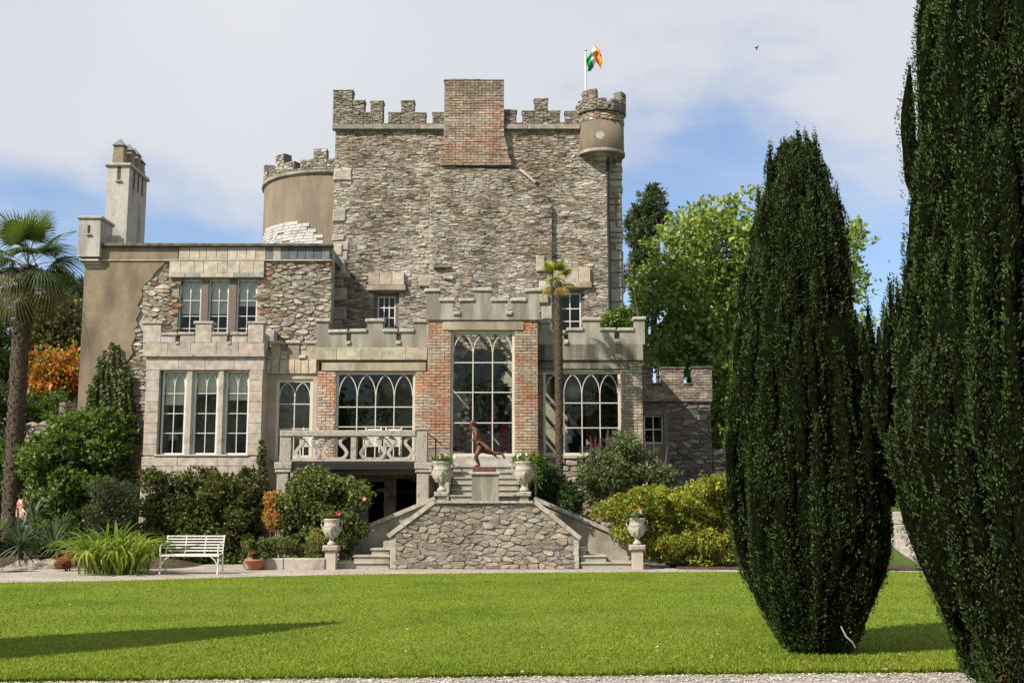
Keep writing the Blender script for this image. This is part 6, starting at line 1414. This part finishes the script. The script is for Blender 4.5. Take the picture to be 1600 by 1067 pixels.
# ivy running up the tan render in separate stems
iv = thing('ivy', 'ivy climbing in thin upright fingers over the tan render', 'ivy', (gx(165, 700, DW), DW - .1, 0)); rs = np.random.RandomState(36)
for k, (px, pt_, pb_, wd_) in enumerate([(132, 640, 760, 9), (140, 600, 760, 10), (148, 585, 760, 8), (154, 556, 760, 8), (163, 545, 760, 9), (170, 575, 760, 8), (178, 532, 760, 9), (187, 538, 760, 7), (192, 560, 760, 7), (199, 590, 720, 6), (206, 582, 650, 4), (162, 650, 760, 12), (184, 660, 760, 12)]):
    n = 850; py = rs.uniform(0, 1, n) ** .8 * (pb_ - pt_) + pt_; f = (py - pt_) / (pb_ - pt_); x = px + 3 * np.sin(py / 23 + k) - (f * 4 if k % 2 else 0) + rs.normal(size=n) * wd_ * (.10 + .16 * f)
    P = np.array([(gx(a, b, DW - .12), DW - .10 - rs.rand() * .12, gz(b, DW - .12)) for a, b in zip(x, py)]); A = unit(n, rs) * .6; A[:, 2] -= .5; A[:, 1] -= .2; N = unit(n, rs) * .5; N[:, 1] -= 1
    leaves('foliage', P, A, N, .085, .075, pick([(.055, .085, .018), (.08, .12, .024), (.035, .058, .015), (.10, .12, .02)], n, rs, .3), m_leaf, iv)
    tb = MB(); tb.tube([(gx(px, y_, DW - .1), DW - .085, gz(y_, DW - .1)) for y_ in np.linspace(pb_, pt_ + 8, 6)], .012, 5); tb.build('stem', m_bark, iv)
OL = [(.07, .09, .022), (.10, .125, .028), (.045, .06, .016), (.15, .16, .035), (.12, .09, .03)]
shrub('wall_creeper', 'dark olive creeper covering the wall under the granite bay behind the white bench', 'creeper', [(210, 880), (210, 748), (232, 730), (280, 736), (330, 727), (385, 732), (425, 738), (432, 790), (422, 815), (418, 872), (380, 882), (240, 882)], 31.6, .32, (.16, .34), 190, 56000, .085, .065, OL, 37, nstem=12, w=[.3, .25, .25, .12, .08])
shrub('climber', 'thin climber running up the joint right of the granite bay', 'creeper', [(402, 745), (404, 700), (409, 672), (413, 700), (416, 745)], 32.0, .08, (.04, .08), 40, 1600, .06, .045, OL, 38, nstem=4, stem_r=.01)
RG = [(.075, .12, .028), (.11, .165, .04), (.055, .085, .022), (.17, .22, .06), (.14, .12, .04)]
ROSE = ((.50, .05, .10), 6, .07, 'flower')
shrub('rose_bush', 'tall rose bush with scattered blooms in the kerbed bed left of the stair', 'rose bush', [(425, 870), (432, 800), (445, 765), (478, 728), (498, 732), (512, 742), (528, 738), (548, 740), (580, 760), (576, 785), (560, 800), (548, 830), (505, 880)], 29.9, .42, (.13, .28), 120, 25000, .075, .06, RG, 39, nstem=12, base=(gx(490, 880, 29.9), 29.9), z0=.2, flowers=[((.62, .35, .30), 7, .06, 'rose'), ((.45, .05, .08), 5, .05, 'rose')])
shrub('shrub', 'dark leafy bush at the foot of the white figure statue', 'shrub', [(532, 868), (534, 812), (550, 800), (572, 812), (574, 830), (560, 848), (540, 868)], 29.65, .15, (.09, .16), 30, 6500, .07, .055, RG, 139, z0=.2, nstem=5)
shrub('shrub', 'small bush with orange autumn leaves by the left balcony post', 'shrub', [(414, 830), (416, 775), (430, 762), (448, 775), (455, 800), (440, 835)], 29.8, .2, (.1, .2), 26, 5000, .06, .045, [(.42, .17, .05), (.34, .20, .06), (.25, .20, .05)], 41, nstem=5, z0=.2)
shrub('shrub', 'low green and lavender border plants at the front of the rose bed', 'shrub', [(400, 888), (402, 845), (430, 835), (470, 850), (500, 845), (506, 886)], 29.15, .12, (.08, .15), 46, 9000, .06, .03, [(.09, .13, .04), (.14, .18, .06), (.10, .11, .08), (.2, .2, .06)], 42, z0=.2, nstem=8, flowers=[((.6, .6, .62), 3, .05, 'flower'), ((.5, .06, .1), 3, .05, 'flower')])
shrub('shrub', 'yellow green feathery plant at the foot of the left urn pier', 'shrub', [(478, 888), (480, 840), (495, 825), (508, 845), (506, 888)], 29.1, .1, (.08, .13), 22, 5000, .05, .025, [(.22, .24, .06), (.30, .26, .07), (.15, .17, .05)], 43, z0=.2, nstem=5)
tp = thing('terracotta_pot', 'terracotta bowl left of the rose bed kerb', 'pot', (gx(403, 875, 28.85), 28.85, 0)); b = MB(); xx = gx(399, 878, 28.6); b.lathe(xx, 28.6, [(.12, .0), (.15, .02), (.23, .2), (.26, .22), (.26, .26), (.23, .26), (.2, .2)], 20); smooth_obj(b.build('bowl', m_terra, tp))
shrub('potted_plant', 'leafy geranium standing in the terracotta bowl', 'plant', [(386, 872), (384, 846), (396, 838), (402, 846), (416, 840), (414, 872)], 28.6, .1, (.05, .09), 16, 1500, .07, .06, RG, 44, z0=.2, nstem=4, flowers=[((.6, .05, .06), 4, .05, 'flower')])
# right side
shrub('tall_shrub', 'tall dark leafed shrub with upright purple spikes below the right window', 'shrub', [(912, 790), (905, 735), (925, 705), (955, 690), (975, 672), (995, 690), (1030, 705), (1045, 740), (1060, 745), (1055, 800)], 31.0, .5, (.18, .32), 80, 26000, .11, .035, [(.085, .115, .045), (.12, .16, .06), (.06, .08, .035), (.20, .24, .11)], 45, nstem=14, up=.1, droop=.1)
sp_ = bpy.data.objects['tall_shrub']; rs = np.random.RandomState(46)
for k in range(26):
    px = rs.uniform(920, 1045); tb = MB(); y0_ = 700 + abs(px - 978) * .35; yt_ = y0_ - rs.uniform(14, 42); p0 = pt(px, y0_ + 20, 30.9 + rs.uniform(-.3, .3)); p1 = p0 + Vector((rs.uniform(-.15, .15), rs.uniform(-.1, .1), (y0_ + 20 - yt_) / 57)); tb.tube([p0, p0.lerp(p1, .5) + Vector((rs.uniform(-.04, .04), 0, 0)), p1], [.014, .026, .008], 6); tb.build('flower_spike', m_spike if 'm_spike' in globals() else globals().setdefault('m_spike', flat('purple brown flower spike', (.085, .06, .055), rough=.8)), sp_)
YG = [(.19, .24, .03), (.27, .29, .035), (.11, .16, .026), (.38, .31, .04), (.40, .17, .04)]
shrub('wisteria_shrub', 'broad shrub of yellow and green leaves behind the right urn', 'shrub', [(925, 800), (945, 775), (985, 765), (1035, 752), (1070, 758), (1100, 740), (1180, 745), (1200, 880), (1060, 874), (1008, 872), (1000, 845), (975, 838), (950, 820)], 29.6, .5, (.16, .34), 130, 42000, .095, .045, YG, 47, nstem=12, droop=.35, w=[.32, .24, .28, .11, .05], z0=.05)
shrub('shrub', 'bright yellow feathery plant in the middle of the yellow green shrub', 'shrub', [(1022, 800), (1024, 765), (1032, 752), (1040, 770), (1040, 800)], 29.2, .1, (.07, .12), 14, 3500, .05, .02, [(.36, .38, .03), (.30, .34, .03)], 48, z0=.05, nstem=0)
shrub('shrub', 'green shrub between the right urn pier of the landing and the thin palm', 'shrub', [(832, 800), (835, 735), (850, 715), (868, 740), (885, 745), (905, 760), (912, 815), (870, 812)], 31.2, .4, (.14, .28), 60, 16000, .09, .045, [(.045, .085, .022), (.065, .115, .03), (.03, .058, .018)], 49, nstem=8)
shrub('roof_plant', 'green plants growing on the flat roof behind the right battlements', 'plant', [(938, 512), (945, 495), (965, 488), (985, 482), (990, 505), (985, 516)], 35.0, .35, (.14, .26), 26, 7000, .09, .06, VG, 50, z0=gz(520, 35), nstem=3)
# urn plantings
for k, (ut, lab, cols_, fl_) in enumerate([(urn_tops[0], 'pink and red flowers planted in the lower left urn', RG, [((.62, .04, .12), 5, .055, 'flower'), ((.65, .25, .15), 4, .045, 'flower')]), (urn_tops[1], 'white and salmon flowers planted in the lower right urn', RG, [((.75, .74, .70), 5, .055, 'flower'), ((.6, .25, .15), 3, .045, 'flower')]),
                                    (urn_tops[2], 'white flowers planted in the upper left urn', VG, [((.78, .78, .74), 12, .05, 'flower')]), (urn_tops[3], 'white flowers and trailing green in the upper right urn', VG, [((.78, .78, .74), 10, .05, 'flower')])]):
    rs = np.random.RandomState(60 + k); t = thing('potted_flowers', lab, 'flowers', ut, 'flowers planted in the stone urns'); cl = [(ut[0] + rs.normal() * .10, ut[1] + rs.normal() * .08, ut[2] + .09 + .07 * rs.rand(), .1, .1, .09) for _ in range(12)]
    P, A, N, idx = cloud(cl, 1800, rs, up=.5); leaves('foliage', P, A, N, .055, .035, pick(cols_, len(P), rs, .25, idx), m_leaf, t)
    for col, cnt, sz, nm in fl_:
        for j in range(cnt): c = cl[rs.randint(12)]; flower(nm, (c[0] + rs.normal() * .06, c[1] - .07 + rs.normal() * .03, c[2] + .03 + rs.rand() * .08), sz, col, t, rs)
shrub('shrub', 'wispy green plant spilling beside the upper right urn', 'plant', [(826, 745), (828, 712), (838, 706), (848, 720), (846, 750)], 30.4, .1, (.06, .12), 16, 2500, .07, .03, VG, 53, z0=LZ, nstem=3)

# ============================================================ PLANTS IN THE CENTRE WINDOW
shrub('indoor_vine', 'leafy green vine hanging inside the tall centre window', 'plant', [(708, 640), (712, 580), (740, 540), (775, 545), (795, 560), (800, 640), (780, 680), (730, 660)], 33.2, .35, (.15, .30), 36, 7000, .12, .09, [(.07, .12, .03), (.11, .17, .04), (.05, .08, .02)], 54, z0=FL, nstem=5)
shrub('indoor_vine', 'leafy vine inside the right window', 'plant', [(925, 640), (930, 590), (950, 590), (968, 640), (966, 700), (940, 700)], 33.4, .2, (.10, .2), 18, 2500, .10, .08, [(.07, .12, .03), (.11, .17, .04)], 55, z0=FL, nstem=3)
shrub('indoor_vine', 'leafy vine inside the left four arched window', 'plant', [(530, 655), (530, 600), (560, 592), (590, 600), (585, 640), (620, 630), (640, 650)], 33.5, .2, (.12, .24), 24, 3500, .11, .09, [(.06, .10, .03), (.09, .14, .04)], 56, z0=FL, nstem=3)
def orchid(px0, py0, px1, py1, D, col, cnt, lab, seed):
    rs = np.random.RandomState(seed); p0 = pt(px0, py0, D); p1 = pt(px1, py1, D); t = thing('potted_orchid', lab, 'flowers', (p0.x, p0.y, FL)); b = MB(); b.tube([(p0.x, p0.y, FL + .01), (p0.x, p0.y, FL + .3), p0.lerp(p1, .6), p1], [.01, .01, .008, .005], 5); b.build('stem', m_bark, t)
    b = MB(); b.lathe(p0.x, p0.y, [(.07, FL + .005), (.1, FL + .16), (.09, FL + .17)], 12); b.build('pot', m_terra, t)
    for k in range(cnt): c = p0.lerp(p1, rs.rand()); flower('bloom', (c.x + rs.normal() * .08, c.y - .05 + rs.normal() * .05, c.z + rs.normal() * .05), .075, col, t, rs)
    P = np.repeat(np.array([[p0.x, p0.y, FL + .17]]), 30, 0); A = unit(30, rs); A[:, 2] = abs(A[:, 2]) + .3; leaves('foliage', P, A, unit(30, rs), .3, .06, pick(VG, 30, rs), m_leaf, t)
orchid(766, 690, 772, 630, DC + .5, (.50, .16, .55), 16, 'tall purple orchid behind the centre window', 1); orchid(728, 680, 722, 622, DC + .5, (.72, .72, .66), 16, 'white orchid in the left third of the centre window', 2)
orchid(785, 708, 788, 665, DC + .5, (.48, .06, .20), 18, 'magenta flowers low in the right third of the centre window', 3); orchid(716, 706, 728, 668, DC + .45, (.36, .04, .10), 14, 'dark red flowers low in the left third of the centre window', 4)
orchid(798, 680, 796, 622, DC + .6, (.66, .66, .58), 8, 'pale flowers at the right jamb of the centre window', 5); orchid(928, 700, 926, 686, DF + .5, (.62, .03, .04), 8, 'red geranium in the trough of the right window', 6); orchid(955, 700, 950, 680, DF + .5, (.55, .03, .04), 7, 'red geranium at the right jamb of the right window', 7)

# ============================================================ STRAP LEAVED PLANTS, YUCCAS, PALMS
def blade_mesh(name, L_, w, arch, mat, col, seg=6, fold=.25, tipdrop=1.0):
    V = []; Fc = []
    for i in range(seg + 1):
        t = i / seg; a = arch * t ** 1.3; x = L_ * (sin(min(a, 2.6)) / max(arch, .2)) if arch > .05 else 0; z = L_ * t if arch <= .05 else None
    # integrate the curve
    x = z = 0; pts = []
    for i in range(seg + 1):
        pts.append((x, z)); t = i / seg; a = radians(90) - arch * t ** 1.5 * tipdrop; x += L_ / seg * cos(a); z += L_ / seg * sin(a)
    for i, (x, z) in enumerate(pts):
        t = i / seg; ww = w * (min(1, .55 + 2 * t) * (1 - max(0, (t - .45) / .55) ** 1.6)) / 2 + .001
        V += [(x, -ww, z + fold * ww), (x, 0, z), (x, ww, z + fold * ww)]
    for i in range(seg):
        a = 3 * i; Fc += [(a, a + 1, a + 4, a + 3), (a + 1, a + 2, a + 5, a + 4)]
    me = bpy.data.meshes.new(name); me.from_pydata(V, [], Fc); me.materials.append(mat); at = me.color_attributes.new('col', 'FLOAT_COLOR', 'POINT'); at.data.foreach_set('color', [*col, 1] * len(V)); me.polygons.foreach_set('use_smooth', [True] * len(me.polygons)); return me
def put(name, me, parent, loc, rot, scale=1, add=None):
    o = bpy.data.objects.new(name, me); COL.objects.link(o); o.parent = parent; o.matrix_parent_inverse = Matrix.Translation(-PLOC.get(parent.name, Vector())); o.location = loc; o.rotation_euler = rot; o.scale = (scale,) * 3; return o
SDp = 26.9; ap = thing('strap_leaf_plant', 'big clump of bright green arching strap leaves on the gravel left of the bench', 'plant', (gx(183, 890, SDp), SDp, 0)); rs = np.random.RandomState(70)
gm = [blade_mesh('leaf', 1.45, .06, ar, m_leaf, c) for ar, c in ((1.5, (.13, .20, .025)), (2.3, (.20, .28, .035)), (2.8, (.17, .25, .03)), (3.0, (.24, .31, .045)), (2.5, (.11, .17, .022)), (2.9, (.28, .30, .06)))]
for k in range(300):
    cxp = gx(183, 890, SDp) + max(-.75, min(.75, rs.normal() * .36)); cyp = SDp + rs.normal() * .28; ang = rs.uniform(0, 2 * pi); ln = rs.uniform(.75, 1.2)
    if k % 3 == 0: ang = rs.uniform(-2.6, -.5)
    out = math.hypot(cxp - gx(183, 890, SDp), cyp - SDp)
    if out > .3: ang = math.atan2(cyp - SDp, cxp - gx(183, 890, SDp)) + rs.normal() * .6
    put('leaf', gm[rs.randint(6)], ap, (cxp, cyp, .02), (rs.normal() * .2, rs.uniform(-.05, .55), ang), ln * .92)
def yucca(px, py, D, label, seed, s=1.0, n=60, cols=((.045, .075, .04), (.06, .095, .05), (.085, .12, .075), (.16, .18, .10)), h=.35):
    rs = np.random.RandomState(seed); x = gx(px, py, D); z0 = .2; t = thing('yucca', label, 'yucca', (x, D, z0), 'yuccas round the foot of the large palm')
    b = MB(); b.tube([(x, D, z0 - .1), (x + .03, D, z0 + h)], [.09, .07], 8); b.build('stem', m_palmbark, t)
    mm = [blade_mesh('leaf', .75, .05, ar, m_leaf, c, seg=4) for ar, c in zip((.1, .3, .6, .9), cols)]
    for k in range(n):
        el_ = rs.uniform(-.35, 1.5); put('leaf', mm[rs.randint(4)], t, (x, D, z0 + h + rs.uniform(-.12, .08)), (0, pi / 2 - el_ * 1.0, rs.uniform(0, 2 * pi)), s * rs.uniform(.75, 1.1))
yucca(32, 850, 29.4, 'nearest spiky yucca in front of the palm base', 71, 1.15, 80); yucca(84, 850, 29.8, 'yucca with pale drooping leaves left of the strap leaf plant', 72, 1.1, 70, h=.3); yucca(52, 800, 31.0, 'yucca just below the visitor', 73, 1.0, 60, h=.95); yucca(-4, 830, 30.2, 'yucca cut by the left edge of the picture', 74, 1.0, 60, h=.5); yucca(98, 815, 31.2, 'rear yucca against the dark creeper', 75, .9, 50, h=.6)
shrub('shrub', 'low dark ground cover filling the border under the yuccas', 'shrub', [(-20, 880), (-20, 845), (60, 835), (130, 840), (135, 880)], 30.6, .4, (.12, .2), 60, 12000, .07, .05, DG, 76, z0=.2, nstem=4)
shrub('shrub', 'small red flowered plant between the boulders and the strap leaves', 'plant', [(88, 885), (90, 862), (108, 858), (125, 862), (128, 885)], 28.2, .15, (.07, .12), 16, 2500, .05, .03, [(.30, .06, .05), (.14, .12, .05), (.34, .10, .07)], 77, nstem=3)
def fan_mesh(name, L_, n, spread, droop, col, mat):
    """fan frond: a long stalk then radiating pleated blades"""
    V = []; Fc = []; C = []; st_ = L_ * .5
    def quad(a, b, c, d): k = len(V); V.extend([a, b, c, d]); Fc.append((k, k + 1, k + 2, k + 3))
    w = .012
    for (p, q_) in (((0, 0, 0), (st_ * .6, 0, .02)), ((st_ * .6, 0, .02), (st_, 0, 0))):
        quad((p[0], -w, p[2]), (q_[0], -w, q_[2]), (q_[0], w, q_[2]), (p[0], w, p[2])); quad((p[0], 0, p[2] - w), (q_[0], 0, q_[2] - w), (q_[0], 0, q_[2] + w), (p[0], 0, p[2] + w))
    for i in range(n):
        a = -spread + 2 * spread * i / (n - 1); R_ = L_ * .55 * (1 - .25 * abs(a / spread) ** 2) * R.uniform(.92, 1.05); da = spread / n * .82
        segs = 4; prev = None
        for j in range(segs + 1):
            t = j / segs; r = R_ * t; dz = -droop * R_ * t ** 2.5 * R.uniform(.9, 1.1) + .10 * R_ * abs(sin(a)) * t; ww = (da * r if t < .5 else da * R_ * .5 * (1 - (t - .5) / .5) ** .8) + .002
            cx, cy = st_ + r * cos(a), r * sin(a); tx, ty = -sin(a), cos(a)
            cur = ((cx - tx * ww, cy - ty * ww, dz), (cx, cy, dz + .012), (cx + tx * ww, cy + ty * ww, dz))
            if prev: quad(prev[0], cur[0], cur[1], prev[1]); quad(prev[1], cur[1], cur[2], prev[2])
            prev = cur
    me = bpy.data.meshes.new(name); me.from_pydata(V, [], Fc); me.materials.append(mat); at = me.color_attributes.new('col', 'FLOAT_COLOR', 'POINT'); at.data.foreach_set('color', [*col, 1] * len(V)); return me
def palm(name, label, path, D, rads, frond, nfr, seed, cols, dead=True, ring=.22, fur=True, elr=(-.85, 1.4), group='fan palms'):
    rs = np.random.RandomState(seed); pts = [pt(px, py, D) for px, py in path]; pts[0].z = 0
    t = thing(name, label, 'palm', tuple(pts[0]), group); fine = []; rr = []
    for i in range(len(pts) - 1):
        for k in range(12): fine.append(pts[i].lerp(pts[i + 1], k / 12)); rr.append((rads[i] + (rads[i + 1] - rads[i]) * k / 12) * (1 + .06 * rs.rand()))
    fine.append(pts[-1]); rr.append(rads[-1]); b = MB(); b.tube(fine, rr, 14); b.build('trunk', m_palmbark, t)
    # old leaf bases round the trunk
    pts[0].z = .2; z = .3; hgt = pts[-1].z; k = 0; lb = MB()
    while z < hgt - .1:
        f = z / hgt; q_ = fine[min(len(fine) - 1, int(f * (len(fine) - 1)))]; r = rr[min(len(rr) - 1, int(f * (len(rr) - 1)))]; m = 7
        for j in range(m):
            a = 2 * pi * (j + .5 * (k % 2)) / m + rs.normal() * .1; c0 = Vector((q_.x + r * cos(a), q_.y + r * sin(a), z)); e = Vector((cos(a), sin(a), 0)); s_ = Vector((-sin(a), cos(a), 0)) * r * .42; ln = ring * rs.uniform(.6, 1.2)
            lb.add([c0 - s_ - e * .01, c0 + s_ - e * .01, c0 + s_ * .5 + e * ln * .22 + Vector((0, 0, ln)), c0 - s_ * .5 + e * ln * .22 + Vector((0, 0, ln)), c0 + e * ln * .12 + Vector((0, 0, ln * .3))], [(0, 1, 4), (1, 2, 4), (2, 3, 4), (3, 0, 4)])
        z += ring * .55; k += 1
    tag(lb.build('leaf_base', m_palmbark, t), kind='stuff')
    top = pts[-1]; mm = [fan_mesh('frond', frond, 30, 1.9, dr, c, m_leaf) for dr, c in zip((.15, .4, .7, .95), cols)]
    for k in range(nfr):
        f = k / nfr; el_ = elr[1] + (elr[0] - elr[1]) * f + rs.normal() * .12; i = min(3, int(f * 4)); az = k * 2.39996 + rs.normal() * .2
        put('frond', mm[i], t, top + Vector((0, 0, .12 - .3 * f)), (rs.normal() * .25, -el_, az), rs.uniform(.85, 1.1))
    if dead:
        dm = fan_mesh('dead_frond', frond * .75, 22, 1.3, 1.3, (.20, .145, .08), m_leaf)
        for k in range(3): tag(put('dead_frond', dm, t, top + Vector((0, 0, -.45)), (rs.normal() * .3, 1.25, k * 2.4), rs.uniform(.7, 1)), 'brown dead frond hanging against the trunk')
        for k in range(4):
            a = (pi + .5, -.3, -1.2, pi - .6)[k]; q0 = top + Vector((cos(a) * .45, sin(a) * .45, -.32)); P, A, N, idx = cloud([(q0.x, q0.y, q0.z, .16, .14, .24)], 420, rs); leaves('fruit_cluster', P, A, N, .05, .045, pick([(.025, .03, .05), (.04, .04, .06)], 420, rs), m_petal, t, kind='stuff')
    return t
palm('palm_tree', 'large fan palm with a shaggy brown trunk at the left edge', [(17, 828), (26, 650), (33, 520), (44, 415)], 34.3, [.25, .23, .22, .21], 1.72, 30, 80, [(.11, .155, .035), (.08, .12, .03), (.06, .09, .026), (.14, .13, .045)])
palm('palm_tree', 'slender palm with a tiny yellow green crown in front of the right window', [(875, 790), (874, 700), (873, 560), (872, 440)], 30.9, [.085, .08, .10, .085], .60, 11, 81, [(.22, .25, .03), (.26, .26, .035), (.20, .21, .03), (.30, .22, .04)], dead=False, ring=.12, elr=(-.2, 1.25))
# ============================================================ GRASS, PEBBLES, LITTLE THINGS
def far_edge(x): return np.interp(x, [p[0] for p in reversed(LFp)], [p[1] for p in reversed(LFp)])
rs = np.random.RandomState(90); n = 175000; d = 10.7 + 16.5 * rs.rand(n) ** 1.9; x = (rs.rand(n) * 2 - 1) * (d * .47 + 3.2)
ne = np.interp(x, [p[0] for p in LN], [p[1] for p in LN]); ok = (d > ne - .05) & (d < far_edge(x)); x, d = x[ok], d[ok]
ex = rs.rand(14000) * 20 - 8; ey = np.interp(ex, [p[0] for p in LN], [p[1] for p in LN]) + rs.normal(size=14000) * (.03 + .03 * np.abs(np.sin(ex * 2.3))); x = np.concatenate([x, ex]); d = np.concatenate([d, ey]); n = len(x)
P = np.stack([x, d, np.full(n, .028)], 1); A = unit(n, rs) * .55; A[:, 2] = .55 + .6 * rs.rand(n); tone = np.array([.5 + .5 * nz(a, b, .7, 5) + .3 * nz(a, b, 3.1, 8) for a, b in zip(x[::1], d[::1])])[:, None]
C = pick([(.175, .225, .02), (.215, .26, .028), (.14, .19, .016), (.27, .29, .05)], n, rs, .10, w=[.35, .3, .28, .07]) * (.80 + .48 * tone); C[:, 0] *= .92 * (1 + .22 * np.array([max(0, nz(a, b, .33, 15)) for a, b in zip(x, d)]))
m_grass = leafmat('grass blade', trans=.35, rough=.6, spec=.2)
leaves('grass', P, A, unit(n, rs), (.020 + .014 * rs.rand(n)) * (1 + .3 * tone[:, 0]) + (np.arange(n) > n - 14000) * .028 * rs.rand(n) ** 2, .006 + d * .0004, C, m_grass, kind='stuff')
rl_ = np.random.RandomState(95); n = 90; dd = 11 + 15 * rl_.rand(n) ** 1.5; xx_ = (rl_.rand(n) * 2 - 1) * dd * .45; fa = unit(n, rl_); fa[:, 2] = .15; fn = unit(n, rl_) * .4; fn[:, 2] = 1
leaves('fallen_leaves', np.stack([xx_, dd, np.full(n, .055)], 1), fa, fn, .06 * (.6 + .6 * rl_.rand(n)), .045, pick([(.34, .26, .10), (.42, .36, .16), (.25, .16, .07), (.5, .5, .42)], n, rl_), m_leaf, kind='stuff')
# pebbles of the near path
rs = np.random.RandomState(91); n = 9000; x = rs.uniform(-5.2, 6.5, n); y = np.interp(x, [p[0] for p in LN], [p[1] for p in LN]) - .03 - 1.6 * rs.rand(n) ** 1.3
pb = MB(); base = [(1, 0, 0), (0, 1, 0), (-1, 0, 0), (0, -1, 0), (0, 0, .8), (.1, 0, -.5)]
V = []; Fc = []; C = []
for k in range(n):
    s = rs.uniform(.007, .017); a = rs.uniform(0, pi); ca, sa = cos(a), sin(a); c = rs.choice([.26, .38, .48, .58]) * rs.uniform(.9, 1.05); o0 = len(V); ax, ay = s * rs.uniform(.8, 1.5), s
    for bx_, by_, bz_ in base: V.append((x[k] + ca * bx_ * ax - sa * by_ * ay, y[k] + sa * bx_ * ax + ca * by_ * ay, .002 + bz_ * s * .7)); C.append((c, c * .93, c * .82))
    for i in range(4): i2 = (i + 1) % 4; Fc.append((o0 + i, o0 + i2, o0 + 4)); Fc.append((o0 + i2, o0 + i, o0 + 5))
o = mk('gravel', V, Fc, m_slab, None, np.array(C, np.float32)); o['kind'] = 'stuff'
# fallen twig and leaves
tw = thing('fallen_twig', 'pale dead twig lying against the foot of the middle yew', 'twig', (gx(1320, 1000, 12.0), 12.0, .03)); b = MB(); b.tube([pt(1314, 978, 11.75), pt(1322, 994, 11.72), pt(1332, 1003, 11.7), pt(1337, 1012, 11.7)], [.006, .008, .007, .004], 5); b.build('twig', m_coping, tw)
bd = thing('bird', 'small bird gliding in the sky right of the flag', 'bird', (gx(1182, 75, 60), 60, gz(75, 60))); p = pt(1182, 75, 60)
BS = .45
b = MB(); b.tube([p + BS * Vector((-.22, 0, 0)), p + BS * Vector((-.1, 0, .02)), p + BS * Vector((.08, 0, .02)), p + BS * Vector((.2, 0, 0))], [.01, .027, .025, .007], 8); b.build('body', m_iron, bd)
for s in (-1, 1): b = MB(); b.add([p + BS * Vector((-.1, 0, .02)), p + BS * Vector((.06, 0, .02)), p + BS * Vector((.12 + .05 * s, -s * .35, .12 * s)), p + BS * Vector((.22, -s * .5, .05 * s - .05)), p + BS * Vector((-.1, 0, .035)), p + BS * Vector((.06, 0, .035)), p + BS * Vector((.12 + .05 * s, -s * .35, .13 * s))], [(0, 1, 2), (1, 3, 2), (4, 6, 5), (5, 6, 3), (0, 2, 6, 4)]); b.build('wing', m_iron, bd)
